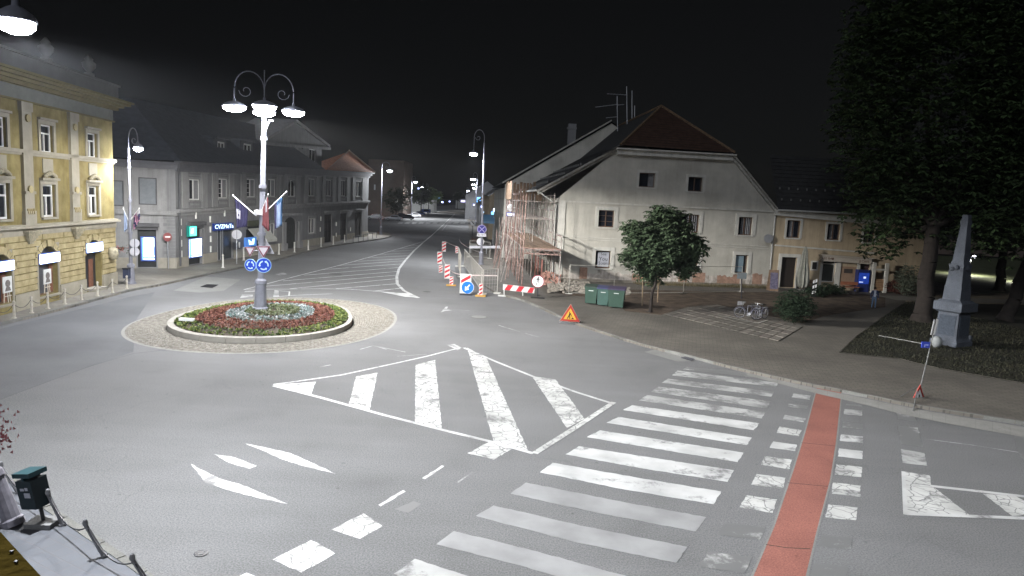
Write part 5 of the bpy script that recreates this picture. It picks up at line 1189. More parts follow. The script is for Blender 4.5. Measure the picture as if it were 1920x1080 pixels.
# benches and planters before the cafe
for x, y, lb, m_ in ((1594, 535, 'reddish bench before the tan wall panel of the cafe', mat('red_wood', (.24, .09, .05), .8, .2, 4)), (1510, 537, 'dark bench between the folded parasol and the cafe glass door', WOOD)):
    p = bf.pt(bf.uz(x, y, 1.0)[0], ZP, 1.0); root = thing('bench', lb, 'bench', p)
    mb = MB(); mb.box(p+Z3*.45, (1.6, .45, .06)); mb.build('seat', m_, root); mb = MB(); mb.box(p+V((0, .2, .75)), (1.6, .05, .3)); mb.build('backrest', m_, root)
    for s_ in (-.7, .7): mb = MB(); mb.box(p+V((s_, 0, .21)), (.07, .4, .42)); mb.build('leg', DARKM, root)

# ================================================================== brown block and far end of the street
def plain_block(c0, c1, depth, dp, m, label, wins, roofh=0, cat='building'):
    a, b = D(c0[0], 440, depth), D(c1[0], 440, depth); h = D(c0[0], c0[1], depth).z; root = thing('apartment_house', label, cat, V((a.x, depth, 0)))
    f = Fac.__new__(Fac); f.P = V((a.x, depth, 0)); f.U = V((1, 0, 0)); f.N = V((0, -1, 0)); f.L = b.x-a.x; f.z0 = 0
    rs = [f.rect(*w_) for w_ in wins]; f.wall([(0, 0), (f.L, 0), (f.L, h), (0, h)], [rloop(r) for r in rs], .25).build('wall', m, root)
    g = MB(); g.prism([f.pt(0, 0, -.3), f.pt(f.L, 0, -.001), f.pt(f.L, h, -.001), f.pt(0, h, -.3)], -f.N*dp); g.build('side_wall', m, root)
    for r in rs: window(f, root, r, WHITEF, GLASS, .15, .15, True)
    return root, f, h
plain_block((688, 298), (754, 314), 215, 18, mat('dim_brown_render', (.11, .085, .07), .9, .15, .5), 'dim brown block behind the far end of the grey building',
    [(701, 704, 346, 356), (737, 740, 335, 343), (743, 746, 335, 343), (748, 751, 336, 344)])
plain_block((754, 372), (812, 374), 300, 10, mat('pale_far_wall', (.4, .4, .38)), 'low pale wall building lit behind the far left trees', [(765, 768, 376, 381), (776, 779, 376, 381)])
plain_block((852, 372), (888, 373), 470, 12, mat('pale_far_wall', (.4, .4, .38)), 'low pale building closing the far end of the street', [(860, 864, 376, 379)])
sign_box((864, 882, 376, 379), 465, 'violet-white lit sign on the building closing the street', mat('violet_lit', (.6, .55, .9), .5, 0, em=.5, emc=(.65, .6, 1)))
sign_box((779, 781, 341, 343), 214, 'tiny blue light beside the lamp over the pale green tree', mat('blue_lit', (.1, .3, .8)), 'small_light')
# ================================================================== parked cars
def make_car(name, label, paintm, L=4.4, W=1.75, H=1.5, van=False):
    root = thing(name, label, 'car', (0, 0, 0), 'cars parked at the far left of the street')
    prof = [(-L/2, .35), (-L/2, .75), (-L*.46, .92), (-L*.22, 1.0), (-L*.12, H-.08), (0, H), (L*.26, H-.03), (L*.40, 1.05), (L*.49, .98), (L/2, .6), (L/2, .35)]
    if van: prof = [(-L/2, .35), (-L/2, .85), (-L*.42, 1.05), (-L*.3, H-.1), (-L*.2, H), (L*.47, H), (L/2, H-.3), (L/2, .35)]
    mb = MB(); n = len(prof)
    for s_ in (0,):
        k = lambda z: W/2 if z < 1.0 else W/2-.13
        vs = [(x, -k(z), z) for x, z in prof]+[(x, k(z), z) for x, z in prof]
        mb.add(vs, [list(range(n))[::-1], list(range(n, 2*n))]+[(i, (i+1) % n, n+(i+1) % n, n+i) for i in range(n)])
    mb.build('body', paintm, root)
    mb = MB()
    for s_ in (-1, 1): y = s_*(W/2-.055); mb.add([(-L*.17, y+s_*.06, 1.0), (L*.36, y+s_*.06, 1.03), (L*.25, y-s_*.05, H-.12), (-L*.1, y-s_*.05, H-.12)], [(0, 1, 2, 3)])
    mb.add([(-L*.225, -W*.42, 1.02), (-L*.225, W*.42, 1.02), (-L*.13, W*.4, H-.1), (-L*.13, -W*.4, H-.1)], [(0, 1, 2, 3)]); mb.add([(L*.41, -W*.42, 1.08), (L*.41, W*.42, 1.08), (L*.275, W*.4, H-.08), (L*.275, -W*.4, H-.08)], [(0, 1, 2, 3)])
    mb.build('windows', GLASS, root)
    for x in (-L*.31, L*.31):
        for y in (-W/2+.05, W/2-.05):
            mb = MB(); mb.cyl((x, y-.1, .32), (x, y+.1, .32), .32, n=16); wh = mb.build('wheel', mat('tyre', (.02, .02, .02), .9, .1), root)
            mb = MB(); mb.cyl((x, y-.12, .32), (x, y+.12, .32), .19, n=12); mb.build('rim', STEEL, wh)
    for y in (-W*.36, W*.36):
        mb = MB(); mb.box((-L/2-.01, y, .72), (.08, .35, .16)); mb.build('headlight', WHITE, root)
        mb = MB(); mb.box((L/2+.01, y, .75), (.08, .3, .18)); mb.build('tail_light', REDP, root)
    return root
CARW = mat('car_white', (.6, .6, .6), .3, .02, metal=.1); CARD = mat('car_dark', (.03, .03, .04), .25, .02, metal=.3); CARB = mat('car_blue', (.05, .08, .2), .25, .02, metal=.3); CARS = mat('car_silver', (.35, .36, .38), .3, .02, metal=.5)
for (x, y, dpt, m_, lb, rz, kw) in ((738, 410, 188, CARS, 'silver car parked just behind the lamp post at the grey building corner', 0, {}), (762, 406, 200, CARD, 'dark estate car parked right of the silver car', .15, {}),
        (776, 402, 225, CARW, 'white car parked between two dark cars on the far left', .4, {}), (785, 398, 250, CARB, 'blue car parked beyond the white car', .3, {}), (797, 394, 285, CARB, 'last blue car in the far parking row', .3, dict(van=True, H=1.8)),
        (703, 411, 190, CARW, 'white car half hidden behind the corner of the grey building', 0, {}), (808, 391, 330, CARW, 'pale van at the far end of the parking row', .3, dict(van=True, H=2.0)), (751, 400, 212, CARD, 'dark car in the second row behind the silver car', .1, {})):
    r = make_car('parked_car', lb, m_, **kw); p = D(x, y, dpt); r.location = (p.x, dpt, 0.02); r.rotation_euler = (0, 0, rz)
# ================================================================== scaffold on the street side
random.seed(21)
A0g = gf.pt(0, 0)
RP = V((-SD.y*-1, 0, 0)); LX = V((-1, 0, 0))
sc_root = thing('scaffold', 'rusty pipe scaffold with plank decks along the street side of the gable house', 'scaffold', V((A0g.x-2, A0g.y-6, ZP)))
def sp_(t, off, z): p = A0g+SD*t; return V((p.x-off, p.y, z))
rows_t = [-6.2, -3.4, -.6, 2.2, 5.0, 7.8, 10.6, 13.4, 16.2, 19.0]
ZD = 3.3
def pipe(a, b, r=.04, nm='pipe', m=PIPE): mb = MB(); mb.cyl(a, b, r, n=6); return mb.build(nm, m, sc_root)
for i, t in enumerate(rows_t):
    front = i < 2
    for off in (.35, 3.3):
        top = (ZD+1.1 if off < 1 else 7.6) if front else 7.7+random.uniform(0, .5)
        pipe(sp_(t, off, ZP), sp_(t, off, top), .05, 'upright', PIPE if off < 1 else RUST)
    if t > 0: pipe(sp_(t, 1.8, ZP), sp_(t, 1.8, 7.7), .04, 'upright')
    pipe(sp_(t, .35, ZD-.1), sp_(t, 3.3, ZD-.1), .045, 'transom')
    if not front:
        pipe(sp_(t, .35, 5.5), sp_(t, 3.3, 5.5), .04, 'transom'); pipe(sp_(t, .35, 7.0), sp_(t, 3.3, 7.0), .04, 'transom')
for i in range(len(rows_t)-1):
    t, u = rows_t[i], rows_t[i+1]
    for off in (.35, 3.3):
        for z in ([ZD-.05, ZD+.55, ZD+1.05, 1.7]+([5.5, 6.3, 7.0, 7.6] if i >= 2 else [])):
            if z == 1.7 and off < 1: continue
            pipe(sp_(t, off, z), sp_(u, off, z), .035, 'ledger', PIPE if random.random() < .5 else RUST)
    a, b = (t, u) if i % 2 else (u, t)
    pipe(sp_(a, 3.35, ZP), sp_(b, 3.35, ZD), .035, 'brace', RUST)
    if i >= 2: pipe(sp_(b, 3.35, ZD), sp_(a, 3.35, 7.0), .035, 'brace', RUST)
    for k in range(9):
        mb = MB(); z = ZD+random.uniform(-.01, .03); o0 = .42+k*.32; mb.prism([sp_(t+.02, o0, z), sp_(u-.02, o0, z), sp_(u-.02, o0+.3, z), sp_(t+.02, o0+.3, z)], Z3*.045); mb.build('plank', WOOD, sc_root)
# second lean-to line of props on the street side (thin posts, slightly out of true)
for k in range(14):
    t = -3+k*1.6; a = sp_(t, 3.9+random.uniform(0, 1.1), ZP); b = sp_(t+random.uniform(-.4, .4), 3.6+random.uniform(0, .9), random.choice((3.6, 4.4, 5.2))); pipe(a, b, .035, 'prop', RUST if k % 3 else PIPE)
# lattice beam across the front
fa, fb = sp_(rows_t[0], .35, ZD), sp_(rows_t[0], 3.3, ZD)
for dz in (0, -.42): pipe(fa+V((0, -.06, dz)), fb+V((0, -.06, dz)), .05, 'lattice_chord', RUST)
for k in range(8):
    p = fa.lerp(fb, k/8)+V((0, -.06, 0)); q = fa.lerp(fb, (k+1)/8)+V((0, -.06, 0)); pipe(p+Z3*(-.42 if k % 2 else 0), q+Z3*(0 if k % 2 else -.42), .03, 'lattice_web', RUST)
pipe(sp_(rows_t[0], .35, ZD+1.05), sp_(0, .0, ZD+1.05), .03, 'guard_rail'); 
# upright boards closing the top lift
for k in range(15):
    t = 9+k*.68; z0 = 7.1+random.uniform(-.1, .1); mb = MB(); a, b = sp_(t, 3.42, z0), sp_(t+.55, 3.42, z0); mb.prism([a, b, b+Z3*(1.75+random.uniform(-.2, .25)), a+Z3*(1.75+random.uniform(-.2, .25))], LX*.04); mb.build('board', WOOD, sc_root)
for k in range(9):
    o = .4+k*.33; z0 = 7.1; mb = MB(); a, b = sp_(9, o, z0), sp_(9, o+.27, z0); mb.prism([a, b, b+Z3*(1.7+random.uniform(-.2, .2)), a+Z3*(1.7+random.uniform(-.2, .2))], SD*.04); mb.build('board', WOOD, sc_root)
p = sp_(8.9, 3.5, 5.9); mb = MB(); mb.lathe(p, [(.05, 0), (.3, .15), (.33, .5), (.1, .7)], 10); tag(mb.build('pulley_bucket', WHITE, None, True), 'pale round bucket hung on the scaffold', 'bucket')
# things stored under the deck
for k, (t, o, h_) in enumerate(((1.5, .9, 1.7), (3.2, 1.3, 1.9), (5.5, .8, 1.6), (8, 1.2, 1.8))):
    p = sp_(t, o, ZP); mb = MB(); mb.box(p+Z3*h_/2, (.12, .7, h_)); tag(mb.build('leaning_board', mat('reddish_board', (.26, .12, .10), .9, .3, 3)), ['nearest', 'second', 'third', 'farthest'][k]+' reddish board standing upright under the scaffold deck', 'board')
# rubble at the house foot
random.seed(31)
def stone(mb, c, s, n=6):
    vs = [V(c)+V((random.gauss(0, 1), random.gauss(0, 1), random.gauss(0, .8))).normalized()*s*random.uniform(.7, 1.2) for _ in range(8)]
    b = [V(c)+V((sx*s*random.uniform(.5, 1), sy*s*random.uniform(.5, 1), sz*s*random.uniform(.3, .7))) for sx in (-1, 1) for sy in (-1, 1) for sz in (-1, 1)]
    mb.add(b, [(0, 1, 3, 2), (4, 6, 7, 5), (0, 4, 5, 1), (2, 3, 7, 6), (0, 2, 6, 4), (1, 5, 7, 3)])
mb = MB()
for _ in range(700):
    x = random.uniform(1028, 1105) if random.random() < .7 else random.uniform(1100, 1180); y = random.uniform(532, 551) if x < 1105 else random.uniform(540, 553)
    p = G(x, y, ZP); h_ = max(0, .55-abs(x-1055)/110)*random.random()*.8; stone(mb, p+Z3*(h_+.03), random.uniform(.05, .17))
tag(mb.build('rubble', [mat('rubble_stone', (.26, .235, .20), .95, .4, 5)], loc=G(1060, 545, ZP)), 'heap of grey rubble along the foot of the gable house', 'rubble', kind='stuff')
mb = MB()
for _ in range(150): x = random.uniform(1015, 1050); p = G(x, random.uniform(520, 538), ZP); stone(mb, p+Z3*random.uniform(0, .7), random.uniform(.08, .2))
tag(mb.build('brick_rubble', mat('broken_brick', (.36, .20, .16), .95, .4, 4), loc=G(1030, 530, ZP)), 'broken pink brick heaped under the scaffold', 'rubble', kind='stuff')
# dry weeds along the wall
mb = MB()
for _ in range(2600):
    x = random.uniform(1185, 1440); u = gf.uz(x, 530)[0]; p = gf.pt(u, .12, random.uniform(.2, 1.6)); a = random.uniform(0, 6.28); h_ = random.uniform(.08, .38)*(1.5 if random.random() < .1 else 1); q = p+V((random.uniform(-.15, .15), random.uniform(-.15, .15), h_))
    mb.add([p+V((.015*math.cos(a), .015*math.sin(a), 0)), p-V((.015*math.cos(a), .015*math.sin(a), 0)), q], [(0, 1, 2)])
tag(mb.build('dry_weeds', mat('dry_weed', (.12, .10, .055), .9, .3, 4), loc=gf.pt(8, .12, .8)), 'dry weeds along the foot of the cream gable wall', 'weeds', kind='stuff')

# ================================================================== signs
def frame2(c, nrm):
    n = V(nrm).normalized(); r = V((0, 0, 1)).cross(n).normalized()*1; u = n.cross(r).normalized()
    # seen from the front (looking against n) right is -r x... keep right = Z x n
    return V(c), r, u, n
def P2d(fr, a, b, d=0): c, r, u, n = fr; return c+r*a+u*b+n*d
def poly2(mb, fr, pts, d0, d1, mi=0): mb.prism([P2d(fr, a, b, d0) for a, b in pts], fr[3]*(d1-d0), mi)
def circ(r, n=22, cx=0, cy=0, a0=0): return [(cx+r*math.cos(2*PI*i/n+a0), cy+r*math.sin(2*PI*i/n+a0)) for i in range(n)]
def arrow_arc(r, a0, a1, w_, n=8):
    o = [(math.cos(a0+(a1-a0)*i/n), math.sin(a0+(a1-a0)*i/n)) for i in range(n+1)]
    outl = [(x*(r+w_/2), y*(r+w_/2)) for x, y in o]+[(x*(r-w_/2), y*(r-w_/2)) for x, y in o[::-1]]
    s = 1 if a1 > a0 else -1; t = a1+s*.42; hd = [(math.cos(a1)*(r+w_*1.15), math.sin(a1)*(r+w_*1.15)), (math.cos(t)*r, math.sin(t)*r), (math.cos(a1)*(r-w_*1.15), math.sin(a1)*(r-w_*1.15))]
    return outl, hd
def disc_sign(c, nrm, r, root, rim=WHITE, face=BLUEP, rimw=.08, nm='plate'):
    fr = frame2(c, nrm); mb = MB(); poly2(mb, fr, circ(r), -.03, 0); pl = mb.build(nm, rim, root)
    mb = MB(); poly2(mb, fr, circ(r*(1-rimw)), .001, .006); mb.build('face', face, pl); return fr, pl
def tri_sign(c, nrm, s, root, down=False, rim=REDP, face=WHITE, rimw=.72, back=None):
    fr = frame2(c, nrm); k = -1 if down else 1; T = lambda q: [(-.5*s*q, -.288*s*q*k), (.5*s*q, -.288*s*q*k), (0, .577*s*q*k)]
    mb = MB(); poly2(mb, fr, T(1), -.03, 0); pl = mb.build('plate', rim, root); mb = MB(); poly2(mb, fr, T(rimw), .001, .006); mb.build('face', face, pl); return fr, pl
def toward(c, ang=0):
    d = V((-c[0], -c[1], 0)).normalized(); return Matrix.Rotation(math.radians(ang), 3, 'Z')@d
cyy = cb_.y
def sign_thing(name, label, c): return thing(name, label, 'traffic sign', c)
# roundabout signs on the centre lamp
for x, y, r_, ang, lb in ((469.5, 497, .33, -28, 'smaller blue round roundabout sign, left side of the centre lamp post'), (494.5, 497.5, .40, 12, 'larger blue round roundabout sign, right side of the centre lamp post')):
    c = D(x, y, cyy-.35); root = sign_thing('roundabout_sign', lb, c); nrm = toward(c, ang); fr, pl = disc_sign(c, nrm, r_, root, mat('sign_pale_rim', (.35, .55, .75), .5, .03))
    mb = MB()
    for k in range(3):
        a0 = PI/2+k*2*PI/3+.25; o, h_ = arrow_arc(r_*.55, a0, a0+1.25, r_*.17); poly2(mb, fr, o, .007, .012); poly2(mb, fr, h_, .0075, .0125)
    mb.build('arrows', mat('sign_pale_arrow', (.5, .65, .85), .5, .03), pl)
    mb = MB(); mb.cyl(c-nrm*.04, V((cb_.x+.0, cyy-.1, c.z)), .03, n=6); mb.build('bracket', GREYP, root)
for x, y, s_, ang, lb in ((468.5, 469.5, .56, -28, 'left give-way triangle above the smaller blue sign on the centre lamp'), (494, 469, .70, 8, 'right give-way triangle above the larger blue sign on the centre lamp')):
    c = D(x, y, cyy-.35); root = sign_thing('give_way_sign', lb, c); fr, pl = tri_sign(c, toward(c, ang), s_, root, True, mat('dark_red_rim', (.16, .05, .07), .5, .1), mat('sign_face_dull', (.45, .42, .46), .5, .03), .70)
    T = [(-.5*s_*1.08, .288*s_*1.08), (.5*s_*1.08, .288*s_*1.08), (0, -.577*s_*1.08)]; mb = MB(); poly2(mb, fr, T, -.04, -.031); mb.build('edge', mat('sign_face_dull', (.45, .42, .46)), pl)
for x, y, s_, lb in ((497, 459, .66, 'grey back of an upright triangular sign behind the centre lamp post'), (505, 470, .55, 'grey back of a second triangular sign right of the centre lamp post')):
    c = D(x, y, cyy+.35); root = sign_thing('sign_back', lb, c); tri_sign(c, toward(c, -25), s_, root, False, STEEL, mat('sign_back_grey', (.28, .27, .29), .6, .05), .8)
    mb = MB(); mb.cyl(c, V((cb_.x, cyy+.1, c.z)), .03, n=6); mb.build('bracket', GREYP, root)
mb = MB(); mb.cyl(D(470, 470, cyy-.2), D(496, 470, cyy-.2), .03, n=6); mb.cyl(D(470, 500, cyy-.2), D(497, 500, cyy-.2), .03, n=6); mb.build('sign_crossbar', GREYP, cl)
mb = MB(); c = D(486.5, 398.5, cyy); mb.cyl(c-Z3*.12, c+Z3*.12, .28, n=12); mb.build('flag_collar', mat('pale_collar', (.55, .55, .56), .5, .05), cl)
# flags
def flag(root_label, name, p0, p1, cloth_px, mats, depth, stripes, seed, drop=None):
    """pole from the collar outward, cloth hanging from it in folds; cloth columns run along the pole"""
    a, b = D(*p0, depth), D(*p1, depth-.3); root = thing(name, root_label, 'flag', a)
    mb = MB(); mb.cyl(a, b, .032, .022, 8); mb.build('flagpole', mat('white_pole', (.62, .62, .62), .5, .03), root)
    mb = MB(); mb.lathe(b, [(.02, -.05), (.045, 0), (.02, .07)], 8); mb.build('finial', mat('white_pole', (.62, .62, .62)), root)
    random.seed(seed); nx, nz = 14, 12; t0, t1, h0, h1 = cloth_px; vs = []
    for i in range(nx+1):
        s = i/nx; top = a.lerp(b, t0+(t1-t0)*s); h_ = h0+(h1-h0)*s
        for j in range(nz+1):
            q = j/nz; sw = .10*math.sin(i*1.9+q*1.5)*q**.5; shrink = 1-.45*q*(drop or 0)
            cx = a.lerp(b, (t0+t1)/2); px_ = cx.x+(top.x-cx.x)*shrink; vs.append(V((px_, top.y+sw, top.z-h_*q-.02*math.cos(i*2.2))))
    mb = MB(); fs = []; mi = []
    for i in range(nx):
        for j in range(nz): fs.append((i*(nz+1)+j, (i+1)*(nz+1)+j, (i+1)*(nz+1)+j+1, i*(nz+1)+j+1)); mi.append(stripes(i/nx, j/nz))
    base = len(mb.v); mb.v = vs; mb.f = [list(f) for f in fs]; mb.m = mi; o = mb.build('cloth', mats, root, True)
    md = o.modifiers.new('thickness', 'SOLIDIFY'); md.thickness = .01; return root
FN = mat('flag_navy', (.04, .036, .09), .8, .1, 4); FW = mat('flag_white', (.45, .44, .48), .8, .05, 4); FR = mat('flag_red', (.17, .05, .055), .8, .1, 4); FB = mat('flag_blue', (.04, .10, .2), .8, .1, 4); FL = mat('flag_pale_blue', (.26, .32, .45), .8, .1, 4); FP = mat('flag_pink', (.45, .22, .32), .8, .1, 4)
flag('navy flag with a white crest on the left pole of the centre lamp', 'flag', (481, 405), (437, 367), (.35, .95, .95, 1.65), [FN, FW], cyy, lambda s, q: 1 if (abs(s-.68) < .12 and .3 < q < .62 and not (abs(s-.68) < .05 and abs(q-.5) < .08)) else 0, 1, .75)
flag('red and white flag on the middle pole of the centre lamp', 'flag', (489, 399), (503, 365), (.30, .95, .9, 1.9), [FR, FW], cyy-.15, lambda s, q: 1 if (s > .45 and s < .75 and q < .4) else 0, 2, -.9)
flag('blue flag with pale folds on the right pole of the centre lamp', 'flag', (490, 405), (537, 360), (.52, .84, 1.35, 1.55), [FB, FL, FN], cyy-.1, lambda s, q: 2 if s < .25 else (0 if s > .8 or q < .12 else 1), 3, .2)
l2 = L2.location
flag('white, pink and blue flag on the right side of the left street lamp', 'flag', (243, 414), (261, 391), (.4, 1.0, 1.0, .75), [FW, FP, FN], l2.y, lambda s, q: (0 if s > .6 and q < .4 else (1 if (s*5+q*2) % 2 < 1 else 2)), 4, -.3)
flag('pale blue flag hanging on the left side of the left street lamp', 'flag', (241, 414), (231, 391), (.35, .9, .85, 1.5), [FL], l2.y, lambda s, q: 0, 5, .3)
# round sign backs and flower basket on the left lamp
for y, lb in ((456, 'upper of two pale round sign backs on the left street lamp'), (472, 'lower of two pale round sign backs on the left street lamp')):
    c = D(252.5, y, l2.y-.1); root = sign_thing('round_sign_back', lb, c); fr, pl = disc_sign(c, toward(c, 10), .30, root, STEEL, mat('sign_back_pale', (.42, .42, .46), .5, .05)); mb = MB(); poly2(mb, fr, [(-.02, -.3), (.02, -.3), (.02, .3), (-.02, .3)], .007, .03); mb.build('rail', DARKM, pl)
    mb = MB(); mb.cyl(c, V((l2.x, l2.y, c.z)), .025, n=6); mb.build('bracket', GREYP, root)
def flowers(name, c, sx, sz, m, label, seed, n=120):
    random.seed(seed); mb = MB()
    for i in range(n):
        p = V(c)+V((random.gauss(0, sx), random.gauss(0, sx*.7), random.gauss(0, sz))); a = random.uniform(0, 6.28); e = random.uniform(-1, 1); d = V((math.cos(a), math.sin(a), e))*.10; s_ = V((-math.sin(a), math.cos(a), .3))*.05
        mb.add([p, p+d*.5+s_, p+d, p+d*.5-s_], [(0, 1, 2, 3)], i % len(m))
    return tag(mb.build(name, m, loc=c), label, 'flowers', kind='stuff')
PK_ = [mat('geranium_pink', (.32, .12, .11), .7, .3, 6), mat('geranium_red', (.30, .07, .05), .7, .3, 6), mat('plant_darkgreen', (.05, .08, .025))]
flowers('hanging_flowers', D(226, 467, l2.y), .25, .14, PK_, 'red and pink flowers hung on an arm left of the left street lamp', 6)
mb = MB(); mb.cyl(D(226, 466, l2.y), D(252, 466, l2.y), .02, n=6); mb.build('basket_arm', GREYP, L2)
# litter bins and planters at the foot of the left lamp
b = G(238, 534, ZP); root = thing('litter_bin', 'dark blue litter bin on a post in front of the left street lamp', 'litter bin', b)
mb = MB(); mb.box(b+Z3*.75, (.36, .3, .62)); mb.build('body', mat('bin_blue', (.04, .05, .09), .5, .1), root); mb = MB(); mb.cyl(b, b+Z3*.5, .04, n=6); mb.build('post', DARKM, root); mb = MB(); mb.box(b+V((0, -.03, 1.1)), (.4, .34, .08)); mb.build('lid', DARKM, root)
# other posts on the left pavement
def post_sign(bpx, tpx, kind, r, label, nrm_ang=0, back=True):
    b = G(*bpx, ZP); t = D(*tpx, b.y); root = sign_thing('post_sign', label, b); mb = MB(); mb.cyl(b, t, .035, n=8); mb.build('post', STEEL, root); c = t-Z3*(r*.9)+toward(t)*.07
    return root, c, b
rt_, c, _ = post_sign((316, 504), (314, 436), 'n', .4, 'no-entry sign seen edge-on with flowers on its post, by the grey corner')
fr, pl = disc_sign(c, toward(c, 30), .36, rt_, mat('dull_red', (.24, .08, .08), .5, .05), mat('dull_red', (.24, .08, .08))); mb = MB(); poly2(mb, fr, [(-.22, -.05), (.22, -.05), (.22, .07), (-.22, .07)], .008, .014); mb.build('bar', WHITE, pl)
rt_, c, _ = post_sign((444, 495), (444, 434), 'b', .3, 'pale round sign back on a thin post left of the centre lamp')
fr, pl = disc_sign(c, toward(c, 0), .42, rt_, STEEL, mat('sign_back_pale', (.42, .42, .46))); mb = MB(); poly2(mb, fr, [(-.02, -.4), (.02, -.4), (.02, .4), (-.02, .4)], .007, .03); mb.build('rail', DARKM, pl)
# chained bollards before the yellow building
def bollard(p, h_, r, label, group, m=None, lean=(0, 0)):
    root = thing('bollard', label, 'bollard', p, group); ax = V((lean[0], lean[1], 1)).normalized()
    mb = MB(); mb.cyl(p, p+ax*h_, r, r*.8, 8); mb.build('shaft', m or STEEL, root); mb = MB(); mb.lathe(p+ax*h_, [(r*.8, -.02), (r*1.15, .02), (r*.8, .09), (.01, .11)], 8); mb.build('cap', m or STEEL, root)
    mb = MB(); mb.cyl(p, p+ax*.04, r*1.7, n=10); mb.build('foot', m or STEEL, root); return p+ax*(h_-.06)
BM = mat('worn_bollard', (.42, .39, .33), .7, .25, 6)
ordn = ['first', 'second', 'third', 'fourth', 'fifth', 'sixth', 'seventh', 'eighth', 'ninth']
tops = []
for i, (x, y) in enumerate(((-8, 607), (27, 597), (59.5, 587), (90, 579), (122, 570), (153, 562), (183, 555), (211, 549), (238, 542))):
    tops.append(bollard(G(x, y, ZP), .78, .065, '%s chained bollard from the left edge, before the yellow building' % ordn[i], 'chained bollards before the yellow building', BM))
def chain(a, b, sag, label, m=DARKM):
    n = 14; pts = [a.lerp(b, i/n)-Z3*(sag*(1-(2*i/n-1)**2)) for i in range(n+1)]; mb = MB(); mb.tube(pts, .014, 5); tag(mb.build('chain', m, loc=a), label, 'chain', 'chains between the bollards')
for i, (a, b) in enumerate(zip(tops, tops[1:])): chain(a, b, .3, 'chain sagging between the %s and %s bollards from the left edge' % (ordn[i], ordn[i+1]))
for i, (x, y, h_) in enumerate(((418, 502, .9), (457, 488, 1.0), (523, 477, .9), (552, 473, .9), (578, 469, .9), (602, 463, .9), (625, 459, .9), (646, 455, .85))):
    bollard(G(x, y, ZP), h_*1.15, .09, '%s pale bollard from the left along the kerb of the grey building' % ordn[i], 'bollards along the grey building', mat('pale_bollard', (.55, .54, .50), .6, .1, 5))
mb = MB(); a, b = G(662, 456, ZP)+Z3*.9, G(706, 446, ZP)+Z3*.9
root = thing('corner_railing', 'low dark railing at the far corner of the grey building', 'railing', G(662, 456, ZP))
for k in range(6): p = a.lerp(b, k/5); mb = MB(); mb.cyl(p-Z3*.9, p, .04, n=6); mb.build('post', DARKM, root)
mb = MB(); mb.cyl(a, b, .035, n=6); mb.build('rail', DARKM, root)
flowers('lamp_flowers', D(716, 408, L4.location.y), .9, .9, PK_, 'flower baskets on the lamp post at the far grey corner', 9, 160)
# ================================================================== works at the street corner
random.seed(41)
RW = (mat('barrier_red', (.40, .02, .03), .5, .05), mat('barrier_white', (.55, .55, .53), .5, .05))
def beacon(px0, px1, wpx, label, foot=True, ang=0):
    """striped beacon board: base pixel, top pixel, width in pixels"""
    b = G(*px0); t = D(*px1, b.y); h_ = t.z-.08; w_ = wpx/FPX*b.y; root = thing('warning_beacon', label, 'beacon', b, 'striped boards round the works')
    c = V((b.x, b.y, .08+h_/2)); fr = frame2(c, toward(c, ang)); mb = MB(); poly2(mb, fr, [(-w_/2, -h_/2), (w_/2, -h_/2), (w_/2, h_/2), (-w_/2, h_/2)], -.03, 0); bd_ = mb.build('board', RW[1], root)
    n = max(3, int(h_/.36)); mb = MB()
    for k in range(n):
        z0 = -h_/2+h_*(k+.1)/n; dz = h_/n*.5; sk = w_*.5
        q = [(-w_/2+.02, z0), (w_/2-.02, min(h_/2, z0+sk)), (w_/2-.02, min(h_/2-.01, z0+sk+dz)), (-w_/2+.02, min(h_/2-.01, z0+dz))]; poly2(mb, fr, q, .002, .008)
    mb.build('stripes', RW[0], bd_)
    if foot: mb = MB(); mb.box(V((b.x, b.y, .06)), (.75, .4, .1)); mb.build('foot', mat('orange_foot', (.42, .25, .06), .8, .15, 4), root)
    mb = MB(); mb.cyl((b.x, b.y+.05, .06), (b.x, b.y+.05, .3), .03, n=6); mb.build('stem', DARKM, root); return root
beacon((832, 473), (832, 453), 8, 'striped board at the far top corner of the works fence', False, 20)
beacon((824, 496), (824, 472), 9, 'tall striped board second from the far corner of the works', False, -10)
beacon((826, 513), (827, 497), 7, 'small striped board low on the left bend of the works', False, 10)
beacon((838, 524), (838, 496), 10, 'large striped board on the left bend of the works fence', False, 0)
beacon((846, 536), (846, 518), 7, 'small striped beacon left of the blue arrow sign on a yellow foot', True, 5)
beacon((901, 556), (901, 532), 7, 'small striped beacon right of the blue arrow sign on a yellow foot', True, 5)
beacon((856, 476), (856, 462), 5, 'distant small striped board behind the works fence', False, 0)
# blue arrow board
b = G(876, 553); root = sign_thing('keep_left_sign', 'blue round sign with a white arrow pointing down left, on a striped board', b); t = D(871, 516, b.y); h_ = t.z
c = V((b.x-.15, b.y, h_/2+.1)); fr = frame2(c, toward(c, 0)); mb = MB(); poly2(mb, fr, [(-.40, -h_/2), (.40, -h_/2), (.40, h_/2), (-.40, h_/2)], -.05, 0); bd_ = mb.build('board', RW[1], root)
mb = MB(); poly2(mb, fr, [(-.34, h_/2-.45), (.34, h_/2-.05), (.34, h_/2-.3), (-.34, h_/2-.7)], .002, .008); mb.build('stripe', RW[0], bd_)
c2_ = D(876.5, 539, b.y-.1); fr, pl = disc_sign(c2_, toward(c2_, 0), .47, root, WHITE, mat('bright_blue_sign', (.01, .13, .52), .4, .03), .06)
r_ = .47; R45 = lambda a, b: ((a*math.cos(math.radians(-128))-b*math.sin(math.radians(-128)))*r_, (a*math.sin(math.radians(-128))+b*math.cos(math.radians(-128)))*r_)
